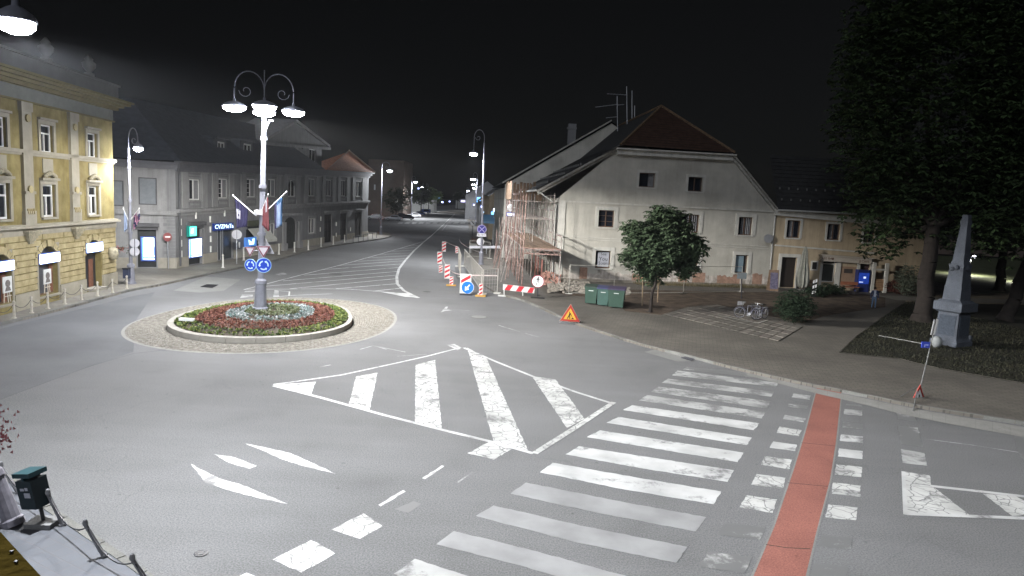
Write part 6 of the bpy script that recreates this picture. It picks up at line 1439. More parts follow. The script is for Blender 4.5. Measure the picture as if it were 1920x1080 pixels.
mb = MB(); poly2(mb, fr, [R45(*q) for q in ((-.55, -.09), (.2, -.09), (.2, .09), (-.55, .09))], .007, .013); poly2(mb, fr, [R45(*q) for q in ((.62, 0), (.12, .38), (.0, .26), (.25, 0), (.0, -.26), (.12, -.38))], .0072, .0135); mb.build('arrow', WHITE, pl)
mb = MB(); mb.box(V((b.x-.1, b.y, .06)), (.9, .5, .12)); mb.build('foot', DARKM, root)
# mesh fence panels and posts
FEN = mat('fence_pipe', (.40, .38, .34), .6, .15, 5, metal=.3)
def fence_panel(p0, p1, h_, label, grid=True, base=True):
    a, b = G(*p0, .05), G(*p1, .05); root = thing('site_fence_panel', label, 'fence panel', a, 'site fence panels')
    mb = MB(); mb.cyl(a, a+Z3*h_, .03, n=6); mb.build('post', FEN, root); mb = MB(); mb.cyl(b, b+Z3*h_, .03, n=6); mb.build('post', FEN, root)
    for z in (.15, h_-.02): mb = MB(); mb.cyl(a+Z3*z, b+Z3*z, .025, n=6); mb.build('rail', FEN, root)
    if grid:
        mb = MB(); n = int((b-a).length/.22)
        for k in range(1, n): p = a.lerp(b, k/n); mb.cyl(p+Z3*.15, p+Z3*h_, .006, n=3)
        for z in range(1, 7): mb.cyl(a+Z3*(h_*z/7), b+Z3*(h_*z/7), .006, n=3)
        o = mb.build('wire_mesh', FEN, root); o['kind'] = 'stuff'
    if base:
        for p in (a, b): mb = MB(); mb.box(p+Z3*.06, (.55, .22, .12)); mb.build('concrete_foot', TRIM_W, root)
for i, (p0, p1, h_, lb) in enumerate((((859, 500), (863, 520), 2.0, 'mesh fence panel at the back left of the works'), ((870, 500), (905, 552), 1.8, 'low site fence panel running from the lamp towards the beacon'), ((880, 482), (918, 486), 2.0, 'fence panel behind the street lamp with the no-stopping sign'), ((902, 553), (932, 551), 1.9, 'fence panel between the small beacon and the red-white barrier'), ((1066, 553), (1150, 553), 2.3, 'site fence panel behind the green waste containers'), ((1150, 553), (1281, 552), 2.3, 'site fence panel behind the young tree'), ((1281, 552), (1388, 549), 2.3, 'site fence panel under the right windows of the gable house'))):
    fence_panel(p0, p1, h_, lb, i < 4)
def tape(px, depths, label, m):
    pts = [D(x, y, d) for (x, y), d in zip(px, depths)]; pts = smooth_line(pts, 5); mb = MB()
    for a, b in zip(pts, pts[1:]): mb.prism([a, b, b+Z3*.09, a+Z3*.09], (0, .006, 0))
    tag(mb.build('warning_tape', m), label, 'tape')
TP = mat('tape_white_red', (.5, .42, .40), .6, .15, 2)
tape([(834, 453), (848, 460), (858, 463)], [92, 94, 95], 'tape from the far striped board to the back fence post', TP)
tape([(827, 472), (832, 490), (842, 506), (856, 514), (880, 517), (932, 518)], [75, 68, 62, 58, 55, 54], 'long tape sagging past the striped boards to the near fence post', TP)
tape([(861, 445), (864, 455), (880, 466), (905, 476)], [100, 100, 98, 80], 'thin tape curving down behind the works fence', TP)
# red-white barrier and pedestrian ban
b0_, b1_ = G(946, 556), G(1000, 552); h0, h1 = D(946, 541, b0_.y).z, D(999, 540, b1_.y).z
root = thing('striped_barrier', 'red and white striped barrier board left of the round pedestrian sign', 'barrier', b0_)
a, b = V((b0_.x-.15, b0_.y, h0-.1)), V((b1_.x, b0_.y, h1-.15)); mb = MB(); mb.prism([a, b, b+Z3*.42, a+Z3*.42], (0, .04, 0)); bo_ = mb.build('board', RW[1], root)
mb = MB()
for k in range(3): q = a.lerp(b, (k*.36+.05)); q2 = a.lerp(b, min(1, k*.36+.22)); s_ = (b-a)*.10; mb.prism([q+V((0, -.002, .01)), q2+V((0, -.002, .01)), q2+s_*(1 if k < 2 else .6)+V((0, -.002, .41)), q+s_+V((0, -.002, .41))], (0, -.008, 0))
mb.build('stripes', RW[0], bo_)
for k, t in enumerate((.03, .62)): p = a.lerp(b, t); mb = MB(); mb.tube([V((p.x, p.y+.05, h0+.2)), V((p.x+.05, p.y+.05, .1))], .04); mb.box((p.x+.05, p.y+.05, .05), (.9, .35, .08)); mb.build('stand', mat('stand_white', (.5, .5, .48), .6, .1), root)
b = G(1008, 560, ZP*.6); c = D(1008.5, 527.5, b.y); root = sign_thing('no_pedestrians_sign', 'white round sign with a dark red rim and a black walking figure', b)
mb = MB(); mb.cyl(b, c-Z3*.1, .035, n=8); mb.build('post', DARKM, root); mb = MB(); mb.box(b+Z3*.05, (1.0, .5, .1)); mb.build('foot', BLACK, root)
nrm = toward(c, 0); fr, pl = disc_sign(c+nrm*.06, nrm, .46, root, mat('dark_red_ring', (.22, .03, .05), .5, .05), WHITE, .13)
mb = MB(); s_ = .42
for q in ([(-.05, .05), (.09, .05), (.10, .42), (-.06, .42)], [(-.06, .08), (.02, .08), (-.16, -.5), (-.26, -.46)], [(.02, .08), (.10, .06), (.24, -.46), (.15, -.5)], [(-.06, .40), (-.02, .30), (-.22, .06), (-.28, .10)], [(.08, .40), (.06, .30), (.24, .10), (.29, .15)]): poly2(mb, fr, [(x*s_*1.4, y*s_*1.4) for x, y in q], .0075, .0125)
poly2(mb, fr, circ(.055, 10, .01, .52*s_*1.4), .0075, .0125); mb.build('walking_figure', BLACK, pl)
# long white-red barrier and signs round the lamp
bl_ = L3.location
c = D(903.5, 430, bl_.y-.4); root = sign_thing('no_stopping_sign', 'dark blue no-stopping sign with a pale cross on the street lamp', c); nrm = toward(c); fr, pl = disc_sign(c, nrm, .48, root, mat('pale_violet_rim', (.32, .28, .55), .5, .05), mat('night_blue', (.02, .02, .18), .5, .05), .14)
mb = MB()
for s_ in (1, -1): poly2(mb, fr, [(-.30, -.24*s_), (-.26, -.30*s_), (.30, .24*s_), (.26, .30*s_)][::s_], .0075+.001*s_, .0135)
mb.build('cross', mat('pale_violet_rim', (.32, .28, .55)), pl)
c = D(903, 440.5, bl_.y-.4); mb = MB(); mb.box(c, (.95, .04, .34)); pl = mb.build('small_panel', mat('panel_white', (.6, .6, .64), .5, .03), root)
text(c+V((0, -.025, 0)), '8 - 18 h', .22, BLACK, pl, 'lettering', V((1, 0, 0)), Z3, V((0, -1, 0)), .002)
c = D(901, 453, bl_.y+.2); root = sign_thing('round_sign_back', 'white round sign low on the lamp post, behind its collar', c); disc_sign(c, toward(c), .40, root, WHITE, mat('panel_white', (.6, .6, .64)))
dpt = 88; a, b = D(880, 461, dpt), D(945, 461, dpt); root = thing('long_barrier', 'long white barrier board with worn print crossing behind the lamp', 'barrier', V((a.x, dpt, 0)))
mb = MB(); mb.prism([a, b, b-Z3*.32, a-Z3*.32], (0, .04, 0)); mb.build('board', mat('panel_white', (.6, .6, .64)), root)
for t in (.05, .5, .95): p = a.lerp(b, t); mb = MB(); mb.cyl((p.x, dpt+.05, 0), (p.x, dpt+.05, p.z), .035, n=6); mb.build('leg', STEEL, root)
# planter with red flowers
c = D(888, 452, 98); g_ = V((c.x, 98, .1)); root = thing('flower_planter', 'square planter beyond the works with dark red flowers', 'planter', g_); mb = MB(); mb.box(g_+Z3*.3, (1.0, 1.0, .6)); mb.build('box', mat('planter_grey', (.25, .25, .23)), root)
flowers('planter_flowers', g_+Z3*1.0, .32, .26, PK_, 'dark red flowers growing in the square planter', 12, 160)
for (x, y, dpt, lb) in ((887, 418, 110, 'no-entry-style round sign on a dark post above the planter'), (886, 409, 112, 'small rectangular sign board above the round sign by the planter')):
    c = D(x, y, dpt); root = sign_thing('distant_sign', lb, V((c.x, dpt, 0))); mb = MB(); mb.cyl((c.x, dpt+.05, 0), (c.x, dpt+.05, c.z), .04, n=6); mb.build('post', DARKM, root)
    if y > 412: fr, pl = disc_sign(c, toward(c), .42, root, WHITE, WHITE, .1); mb = MB(); poly2(mb, fr, [(-.3, .2), (-.2, .3), (.3, -.2), (.2, -.3)], .007, .012); mb.build('bar', BLACK, pl)
    else: mb = MB(); mb.box(c, (.75, .04, .5)); pl = mb.build('board', mat('panel_white', (.6, .6, .64)), root)

# ================================================================== waste containers, road works triangle
def container(px, ang, label, bodym, lidm, w_=1.0, d_=.85, h_=1.25):
    p = G(*px, ZP); root = thing('waste_container', label, 'waste container', p, 'waste containers', ang)
    def bx(name, vs, m, par=root):
        mb = MB(); mb.add(vs, [(0,1,3,2),(4,6,7,5),(0,4,5,1),(2,3,7,6),(0,2,6,4),(1,5,7,3)]); mb.v = [v+wloc(par) for v in mb.v]; return mb.build(name, m, par)
    cube = lambda x0, x1, y0, y1, z0, z1, k=1: [V((x*(1 if z == z1 else k), y*(1 if z == z1 else k), z)) for x in (x0, x1) for y in (y0, y1) for z in (z0, z1)]
    bx('body', cube(-w_/2, w_/2, -d_/2, d_/2, .1, h_-.15, .88), bodym)
    bx('rim', cube(-w_/2-.03, w_/2+.03, -d_/2-.03, d_/2+.03, h_-.149, h_-.09), bodym)
    vs = [V((x, y, z)) for x in (-w_/2-.04, w_/2+.04) for (y, z) in ((-d_/2-.06, h_-.088), (-d_/2-.06, h_-.02), (d_/2, h_-.088), (d_/2, h_+.08))]
    mb = MB(); mb.add([v+p for v in vs], [(0,1,3,2),(4,6,7,5),(0,4,5,1),(2,3,7,6),(0,2,6,4),(1,5,7,3)]); mb.build('lid', lidm, root)
    bx('label_strip', cube(-.16, .16, -d_/2-.012, -d_/2+.02, h_-.34, h_-.29), mat('pale_sticker', (.45, .48, .45), .6, .05))
    for x in (-w_/2+.12, w_/2-.12): mb = MB(); mb.cyl(p+V((x-.03, d_/2-.06, .09)), p+V((x+.03, d_/2-.06, .09)), .09, n=12); mb.build('wheel', BLACK, root)
    mb = MB(); mb.cyl(p+V((-w_/2+.1, d_/2+.08, h_-.1)), p+V((w_/2-.1, d_/2+.08, h_-.1)), .02, n=6); mb.build('handle', DARKM, root)
CGN = mat('container_green', (.03, .062, .045), .6, .1, 2); CGN2 = mat('container_green_pale', (.045, .09, .075), .6, .1, 2); LIDD = mat('lid_dark', (.03, .045, .035), .6, .1); LIDP = mat('lid_violet', (.05, .038, .075), .6, .1)
container((1108, 570), -.25, 'leftmost green waste container, with a dark green lid', CGN, LIDD, .85, .8, 1.3)
container((1130, 573.5), -.2, 'middle green waste container, with a pale front and a violet-blue lid', CGN2, mat('lid_blue', (.05, .055, .12), .6, .1), .8, .8, 1.3)
container((1155, 577), -.25, 'rightmost green waste container, largest, with a violet-grey lid', CGN, LIDP, 1.1, .95, 1.35)
b = G(1069, 607, .02); c = D(1069, 592, b.y-.15); root = sign_thing('road_works_sign', 'yellow triangular road works sign with a red border standing by the kerb', b)
nrm = toward(c, 0); fr, pl = tri_sign(c, nrm, 1.14, root, False, mat('works_red', (.33, .03, .02), .5, .05), mat('works_yellow', (.60, .33, .04), .5, .05), .66)
mb = MB(); s_ = 1.2; poly2(mb, fr, [(-.5*s_, -.288*s_), (.5*s_, -.288*s_), (0, .577*s_)], -.045, -.031); mb.build('edge', mat('works_pale_edge', (.5, .33, .25), .5), pl)
mb = MB()
for q in ([(-.10, -.02), (-.02, -.04), (.03, .14), (-.05, .18)], [(-.10, 0), (-.04, -.02), (-.14, -.19), (-.19, -.19)], [(-.05, 0), (.0, -.02), (.02, -.19), (-.03, -.19)], [(-.02, .14), (.02, .10), (.10, .0), (.07, -.02)], [(.00, .15), (.02, .17), (.16, -.13), (.14, -.14)], [(.06, -.19), (.24, -.19), (.19, -.12), (.13, -.11)]): poly2(mb, fr, q, .0072, .0125)
poly2(mb, fr, circ(.036, 10, -.04, .21), .0072, .0125); mb.build('digging_figure', mat('symbol_black', (.02, .012, .01)), pl)
mb = MB()
for s_ in (-1, 1): mb.tube([c+V((s_*.42, .05, -.30)), V((b.x+s_*.62, b.y+.0, .05))], .02); 
mb.tube([V((b.x-.62, b.y, .05)), V((b.x+.62, b.y, .05))], .02); mb.tube([V((b.x-.5, b.y+.02, .3)), V((b.x+.6, b.y+.02, .25))], .03); mb.build('frame', STEEL, root)
mb = MB(); mb.box((b.x+.55, b.y, .12), (.12, .3, .2)); mb.build('weight', DARKM, root)
# ================================================================== bicycles
def make_bike(name, label, loc, rz, fm, basket=False):
    root = thing(name, label, 'bicycle', (0, 0, 0))
    def wheel(x):
        mb = MB(); n = 22; pts = [V((x+.34*math.cos(2*PI*i/n), 0, .34+.34*math.sin(2*PI*i/n))) for i in range(n+1)]; mb.tube(pts, .022, 5); wh = mb.build('wheel', mat('tyre', (.02, .02, .02)), root)
        mb = MB(); pts = [V((x+.31*math.cos(2*PI*i/n), 0, .34+.31*math.sin(2*PI*i/n))) for i in range(n+1)]; mb.tube(pts, .014, 4)
        for k in range(12): mb.cyl((x, 0, .34), (x+.31*math.cos(PI*k/6), 0, .34+.31*math.sin(PI*k/6)), .004, n=3)
        mb.build('rim', mat('bright_rim', (.22, .22, .24), .4, 0, metal=.5), wh)
        mb = MB(); n = 12; mb.tube([V((x+.38*math.cos(a), 0, .34+.38*math.sin(a))) for a in [(.2+2.6*i/n) for i in range(n+1)]], .02, 4); mb.build('mudguard', fm, root)
    wheel(-.53); wheel(.53)
    mb = MB(); bb = V((-.08, 0, .3)); st = V((-.22, 0, .78)); hd_ = V((.36, 0, .86)); hl = V((.40, 0, .68))
    for a, b in ((bb, st), (st, hd_*.96+V((0, 0, -.12))), (bb, hl), (hd_, hl), (bb, V((-.53, 0, .34))), (st, V((-.53, 0, .34))), (hl, V((.53, 0, .34)))): mb.cyl(a, b, .018, n=6)
    mb.build('frame', fm, root)
    mb = MB(); mb.tube([hd_+V((0, 0, 0)), hd_+V((-.02, 0, .16))], .015); mb.tube([V((.22, -.30, 1.02)), V((.36, -.2, 1.04)), V((.36, .2, 1.04)), V((.22, .30, 1.02))], .015); mb.build('handlebar', STEEL, root)
    mb = MB(); mb.cyl(st, st+V((-.03, 0, .14)), .014, n=6); mb.box(st+V((-.04, 0, .17)), (.27, .15, .06)); mb.build('saddle', BLACK, root)
    mb = MB(); mb.cyl(bb-V((0, .05, 0)), bb+V((0, .05, 0)), .09, n=12); mb.box(bb+V((.12, -.09, -.1)), (.1, .08, .02)); mb.box(bb+V((-.12, .09, .1)), (.1, .08, .02)); mb.build('crank', STEEL, root)
    mb = MB(); mb.box((-.55, 0, .74), (.36, .13, .02)); mb.cyl((-.65, 0, .73), (-.53, .05, .34), .008, n=4); mb.cyl((-.65, 0, .73), (-.53, -.05, .34), .008, n=4); mb.build('rack', STEEL, root)
    if basket:
        mb = MB()
        for z in (.84, .94, 1.04): mb.tube([V((.42, -.17, z)), V((.7, -.17, z)), V((.7, .17, z)), V((.42, .17, z)), V((.42, -.17, z))], .008, 4)
        for k in range(7): x = .42+.28*k/6; mb.cyl((x, -.17, .82), (x, -.17, 1.04), .006, n=3); mb.cyl((x, .17, .82), (x, .17, 1.04), .006, n=3)
        mb.build('basket', STEEL, root)
    root.location = loc; root.rotation_euler = (0, math.radians(0), rz)
make_bike('bicycle', 'dark bicycle with a front basket, left one of the pair on the slab paving', G(1402, 597, .16), 2.75, mat('bike_dark', (.05, .05, .07), .4, .1), True)
make_bike('bicycle', 'pale silver and violet bicycle, right one of the pair on the slab paving', G(1424, 598, .16), 3.75, mat('bike_violet', (.14, .135, .18), .35, .1))
p = G(1412, 593, .16); root = thing('bicycle_stand', 'low metal hoop between the two parked bicycles', 'bicycle stand', p); mb = MB(); mb.tube([p+V((-.4, 0, 0)), p+V((-.4, 0, .7)), p+V((.4, 0, .7)), p+V((.4, 0, 0))], .025); mb.build('hoop', STEEL, root)
# ================================================================== trees
def leafcloud(mb, blobs, n, size, seed, droop=.35, nl=5, shell=.55, slim=.26):
    random.seed(seed); wsum = sum(b[1][0]*b[1][1]*b[1][2] for b in blobs)
    for c, r in blobs:
        for _ in range(int(n*r[0]*r[1]*r[2]/wsum)):
            d = V((random.gauss(0, 1), random.gauss(0, 1), random.gauss(0, 1))).normalized(); f = random.uniform(shell, 1)*(1+.12*math.sin(d.x*7+d.z*5)*math.cos(d.y*6))
            p = V(c)+V((d.x*r[0]*f, d.y*r[1]*f, d.z*r[2]*f)); a0 = random.uniform(0, 6.28)
            for k in range(nl):
                a = a0+2*PI*k/nl*.8; L = size*random.uniform(.7, 1.15); dd = V((math.cos(a), math.sin(a), -droop+random.uniform(-.3, .25))); s_ = V((-math.sin(a), math.cos(a), random.uniform(-.4, .4)))*L*slim
                mb.add([p, p+dd*L*.6+s_, p+dd*L+V((0, 0, -.12*L)), p+dd*L*.6-s_], [(0, 1, 2, 3)])
def limb(mb, a, b, r0, r1, seed=0, n=5):
    random.seed(seed); pts = []; rs = []
    for i in range(n+1):
        t = i/n; p = V(a).lerp(V(b), t)+V((random.uniform(-1, 1), random.uniform(-1, 1), 0))*(.12*(b-a).length*t*(1-t)); pts.append(p); rs.append(r0+(r1-r0)*t)
    for i in range(n): mb.cyl(pts[i], pts[i+1], rs[i], rs[i+1], 8, False)
    return pts
def tree(name, label, base, trunk_h, r, blobs, n, size, seed, leafm=LEAF, group=None, lean=(0, 0), nl=5, shell=.5, flare=1.5):
    base = V(base); root = thing(name, label, 'tree', base, group); mb = MB(); top = base+V((lean[0], lean[1], trunk_h))
    mb.cyl(base, base+V((lean[0]*.08, lean[1]*.08, trunk_h*.08)), r*flare, r*1.08, 12, False); limb(mb, base+V((lean[0]*.08, lean[1]*.08, trunk_h*.08)), top, r*1.08, r*.75, seed)
    for i, (c, rr) in enumerate(blobs): limb(mb, top, V(c), r*.5, r*.08, seed+i, 6)
    mb.build('trunk', BARK, root, True)
    lb = MB(); leafcloud(lb, blobs, n, size, seed, nl=nl, shell=shell); lb.build('crown', leafm, root); return root
# young chestnut by the containers, with its stakes
tb = G(1219, 586, ZP); ty = tb.y
bl = []
for x, y, rr in ((1235, 470, 1.75), (1205, 440, 1.3), (1262, 425, 1.4), (1290, 465, 1.25), (1185, 480, .95), (1178, 425, .65), (1240, 408, 1.15), (1222, 505, 1.2), (1285, 500, .95), (1310, 450, .5)):
    c = D(x, y, ty+random.uniform(-.6, .6)); bl.append((c, (rr, rr, rr*.85)))
tree('young_tree', 'young chestnut with drooping leaves between wooden stakes, before the gable house', tb, 3.0, .10, bl, 4300, .31, 51, mat('chestnut_leaf', (.035, .055, .028), .6, .35, 2, c2=(.05, .075, .04)), shell=.2, lean=(.2, 0))
for i, (x, y, x1, y1) in enumerate(((1204, 574, 1206, 507), (1233, 567, 1236, 505), (1222, 583, 1224, 515))):
    b = G(x, y, ZP); t = D(x1, y1, b.y); mb = MB(); mb.cyl(b, t, .05, .045, 8); tag(mb.build('wooden_stake', mat('stake_wood', (.16, .12, .08), .9, .2, 4), loc=b), ['left', 'right', 'middle'][i]+' wooden stake holding the young chestnut', 'stake')
# big park trees
BB = G(1728, 602, .15)
bl = [(V((29.5, 50, 15)), (7.4, 7.5, 9.5)), (V((26.5, 49, 9)), (3.6, 4, 4.2)), (V((33, 47, 9)), (5, 5, 4.5)), (V((25.4, 51, 17)), (3.4, 4, 6)), (V((27.2, 50, 23)), (5, 5, 5)), (V((31.5, 48, 7.2)), (3.5, 4, 2.6)), (V((26.4, 50, 5.6)), (1.7, 2, 1.9)), (V((36, 49, 18)), (6, 6, 9))]
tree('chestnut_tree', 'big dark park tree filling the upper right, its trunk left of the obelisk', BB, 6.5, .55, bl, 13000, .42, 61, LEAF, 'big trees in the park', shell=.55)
B2 = G(1883, 602, .15)
bl = [(V((40, 53, 13)), (6.5, 6, 8)), (V((39, 52, 7.5)), (3.5, 4, 2.5)), (V((44, 52, 10)), (6, 5, 6))]
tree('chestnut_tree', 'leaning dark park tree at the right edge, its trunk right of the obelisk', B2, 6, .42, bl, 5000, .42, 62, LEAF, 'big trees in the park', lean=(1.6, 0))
B3 = D(1872, 552, 72); B3.z = .1
tree('park_tree', 'farther park tree with a pale trunk, between the obelisk and the leaning tree', B3, 5, .45, [(V((B3.x+.5, 73, 10.5)), (5, 5, 5.5)), (V((B3.x-1.5, 71, 6.2)), (2.0, 2, 1.9))], 3200, .4, 63, mat('park_leaf', (.06, .085, .035), .6, .3, 2))
# shrub and hedges by the cafe
def shrub(name, label, px, wdt, hgt, n, size, seed, m, cat='shrub', z=ZP):
    b = G(*px, z); root = thing(name, label, cat, b); mb = MB(); leafcloud(mb, [(b+Z3*(hgt*.52), (wdt/2, wdt/2, hgt*.5))], n, size, seed, nl=4, shell=.3); mb.build('foliage', m, root)
    mb = MB()
    for k in range(5): a = k*1.3; mb.cyl(b, b+V((math.cos(a)*wdt*.3, math.sin(a)*wdt*.3, hgt*.8)), .025, .01, 5)
    mb.build('stem', BARK, root)
DKL = mat('dark_shrub_leaf', (.018, .032, .016), .7, .3, 2)
shrub('shrub', 'dark rounded bush right of the bicycles', (1487, 606), 2.6, 2.2, 1300, .17, 71, DKL)
shrub('shrub', 'low dark bush in front of the cafe glass door', (1556, 552), 3.0, 1.0, 500, .17, 72, DKL)
shrub('shrub', 'reddish leafy bush right of the cafe porch', (1690, 552), 3.2, 1.4, 800, .17, 73, mat('red_shrub_leaf', (.10, .035, .025), .7, .3, 2))
shrub('shrub', 'bush with pale leaf edges left of the big trunk', (1700, 556), 2.4, 3.0, 700, .2, 74, mat('pale_shrub_leaf', (.12, .14, .10), .7, .3, 2))
shrub('shrub', 'dark bush before the dark doorway of the beige house', (1530, 556), 2.0, .9, 500, .17, 76, DKL)
# street trees far left
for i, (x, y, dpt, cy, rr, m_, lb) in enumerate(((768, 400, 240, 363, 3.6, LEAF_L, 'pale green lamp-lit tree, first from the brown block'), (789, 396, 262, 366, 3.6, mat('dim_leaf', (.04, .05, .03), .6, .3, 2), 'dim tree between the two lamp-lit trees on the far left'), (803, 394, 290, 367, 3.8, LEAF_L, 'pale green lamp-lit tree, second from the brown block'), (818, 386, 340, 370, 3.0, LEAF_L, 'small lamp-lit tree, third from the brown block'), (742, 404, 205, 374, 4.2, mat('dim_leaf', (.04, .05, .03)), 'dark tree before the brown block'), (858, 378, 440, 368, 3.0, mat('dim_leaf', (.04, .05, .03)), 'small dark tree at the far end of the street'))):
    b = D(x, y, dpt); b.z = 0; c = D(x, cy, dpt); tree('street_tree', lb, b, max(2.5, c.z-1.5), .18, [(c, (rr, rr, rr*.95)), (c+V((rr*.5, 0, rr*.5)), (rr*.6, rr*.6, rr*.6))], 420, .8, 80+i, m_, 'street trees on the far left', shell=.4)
# ================================================================== obelisk monument
ob = G(1782, 646, .14); oy = ob.y; root = thing('obelisk', 'grey stone obelisk monument on a stepped pedestal in the park', 'monument', ob)
STN = mat('monument_stone', (.068, .077, .094), .85, .3, 1.2, .6, 10, grain=.25)
zz = lambda y, x=1795: D(x, y, oy).z
def sq(mb, z0, z1, w0, w1): 
    R = Matrix.Rotation(math.radians(28), 3, 'Z'); vs = [R@V((x*w/2, y*w/2, 0))+V((ob.x, oy, z)) for z, w in ((z0, w0), (z1, w1)) for x, y in ((-1, -1), (1, -1), (1, 1), (-1, 1))]
    mb.add(vs, [(0, 3, 2, 1), (4, 5, 6, 7), (0, 1, 5, 4), (1, 2, 6, 5), (2, 3, 7, 6), (3, 0, 4, 7)])
zb0, z1_, z2_, z3_, z4_, z5_ = .14, zz(628), zz(585), zz(566), zz(500), zz(402)
mb = MB(); sq(mb, zb0, zb0+.28, 1.5, 1.5); sq(mb, zb0+.28, zb0+.42, 1.38, 1.25); mb.build('base', STN, root)
mb = MB(); sq(mb, zb0+.42, z2_, 1.2, 1.12); pdl = mb.build('pedestal', STN, root)
mb = MB(); R = Matrix.Rotation(math.radians(28), 3, 'Z')
for s_ in ((0, -1), (-1, 0)): 
    c = V((ob.x, oy, (zb0+.42+z2_)/2))+R@V((s_[0]*.59, s_[1]*.59, 0)); mb.box(c, (.9 if s_[0] == 0 else .03, .03 if s_[0] == 0 else .9, (z2_-zb0)*.6), M=R)
mb.build('inscription_panel', mat('monument_panel', (.045, .055, .072), .8, .3, 9, .8, 60), pdl)
mb = MB(); sq(mb, z2_, z2_+.1, 1.25, 1.5); sq(mb, z2_+.1, z3_, 1.55, 1.55); sq(mb, z3_, z3_+.12, 1.4, 1.1); mb.build('cap_slab', STN, root)
mb = MB(); sq(mb, z3_+.12, z3_+.8, .98, .92); sq(mb, z3_+.8, z3_+.86, .96, .96); sq(mb, z3_+.86, z4_, .88, .74); mb.build('lower_shaft', STN, root)
mb = MB(); sq(mb, z4_, z4_+.14, .80, .80); sq(mb, z4_+.14, z4_+.3, .7, .64)
for k in range(10): a = 2*PI*k/10; mb.lathe(V((ob.x+.42*math.cos(a), oy+.42*math.sin(a), z4_-.18-.1*(k % 2))), [(.02, 0), (.11, .08), (.11, .2), (.02, .3)], 7)
mb.build('wreath', STN, root)
mb = MB(); sq(mb, z4_+.3, z5_-.55, .62, .36); mb.build('shaft', STN, root)
mb = MB(); sq(mb, z5_-.55, z5_-.3, .42, .40); sq(mb, z5_-.3, z5_, .34, .30); mb.build('finial', STN, root)
c = G(1755, 652, .14); mb = MB(); mb.lathe(c, [(.12, 0), (.26, .2), (.27, .45), (.12, .62)], 12); tag(mb.build('round_stone', mat('pale_stone', (.22, .23, .23), .85, .2, 2), None, True), 'pale rounded stone leaning at the foot of the obelisk', 'stone')
c = G(1793, 641, .14)+V((.9, .3, 0)); mb = MB(); mb.lathe(c, [(.1, 0), (.2, .12), (.18, .3), (.05, .4)], 10); tag(mb.build('round_stone', STN, None, True), 'small grey stone at the right foot of the obelisk', 'stone')
# ================================================================== leaning post with signs at the right kerb
b = G(1722, 742, ZP); t = D(1757, 598, b.y); root = thing('leaning_post', 'thin leaning metal post with a blue plate at the right kerb', 'post', b)
PGR = mat('dull_post_grey', (.13, .13, .125), .7, .2, 5)
mb = MB(); mb.cyl(b, t, .026, .022, 8); mb.build('post', PGR, root)
for dx in (-4, 2): mb = MB(); mb.cyl(D(1750+dx, 628, b.y-.04), D(1756.5+dx, 599, b.y-.04), .035, n=6); mb.build('reflector_bar', mat('bar_white', (.2, .2, .2), .5, .05), root)
c = D(1735.5, 646.5, b.y-.05); mb = MB(); mb.box(c, (.32, .03, .24)); pl = mb.build('blue_plate', mat('plate_blue', (.03, .05, .30), .4, .05), root); mb = MB(); mb.box(c+V((.02, -.018, .0)), (.16, .01, .04)); mb.box(c+V((-.04, -.018, -.04)), (.04, .01, .1)); mb.build('pale_symbol', mat('plate_symbol', (.3, .33, .6), .5), pl)
mb = MB(); mb.cyl(D(1648, 629, b.y+2.5), D(1728, 644, b.y), .018, n=6); mb.build('side_rod', PGR, root)
mb = MB(); mb.cyl(D(1717, 727, b.y), G(1680, 749, .03), .02, n=6); mb.cyl(D(1721, 727, b.y), G(1712, 770, .02), .025, n=6); mb.build('stay', PGR, root)
c = D(1722.5, 748, b.y-.25); r2 = sign_thing('warning_sign', 'red-bordered triangular warning sign seen almost edge-on at the right kerb', c)
nr = toward(c, 0); nr = Matrix.Rotation(math.radians(52), 3, 'Z')@nr; fr, pl = tri_sign(c, nr, .98, r2, False, mat('works_red', (.33, .03, .02)), WHITE, .68)
mb = MB(); poly2(mb, fr, [(-.03, -.1), (.03, -.1), (.03, .18), (-.03, .18)], .007, .012); poly2(mb, fr, [(-.08, -.17), (.08, -.17), (.08, -.12), (-.08, -.12)], .0072, .0122); mb.build('symbol', BLACK, pl)
# A-board, striped marker near the cafe
b = G(1448, 545, ZP); root = thing('menu_board', 'violet-grey A-board beside the drainpipe of the gable house', 'sign board', b); tz = D(1448, 506, b.y).z
for s_ in (-1, 1): mb = MB(); mb.prism([b+V((-.42, s_*.3, 0)), b+V((.42, s_*.3, 0)), b+V((.42, s_*.04, tz-ZP)), b+V((-.42, s_*.04, tz-ZP))], (0, .04, 0)); f_ = mb.build('frame', WOOD, root)
mb = MB(); mb.prism([b+V((-.34, -.312, .2)), b+V((.34, -.312, .2)), b+V((.34, -.075, tz-.35)), b+V((-.34, -.075, tz-.35))], (0, -.012, 0)); mb.build('panel', mat('violet_print', (.13, .12, .18), .7, .4, 6), root)
for (x, y0, y1, lb) in ((1525, 557, 529, 'black and white chequered marker post in the dark bed before the cafe'),):
    b = G(x, y0, ZP); tz = D(x, y1, b.y).z; root = thing('marker_post', lb, 'post', b); mb = MB(); mb.box(b+Z3*((tz-ZP)/2), (.42, .06, tz-ZP)); bd_ = mb.build('board', BLACK, root)
    mb = MB()
    for k in range(3):
        for j in range(2): z = .25+k*.45+j*.08; mb.prism([b+V((-.17+j*.2, -.034, z)), b+V((-.03+j*.2, -.034, z+.08)), b+V((-.03+j*.2, -.034, z+.33)), b+V((-.17+j*.2, -.034, z+.25))], (0, -.006, 0))
    mb.build('white_field', WHITE, bd_)
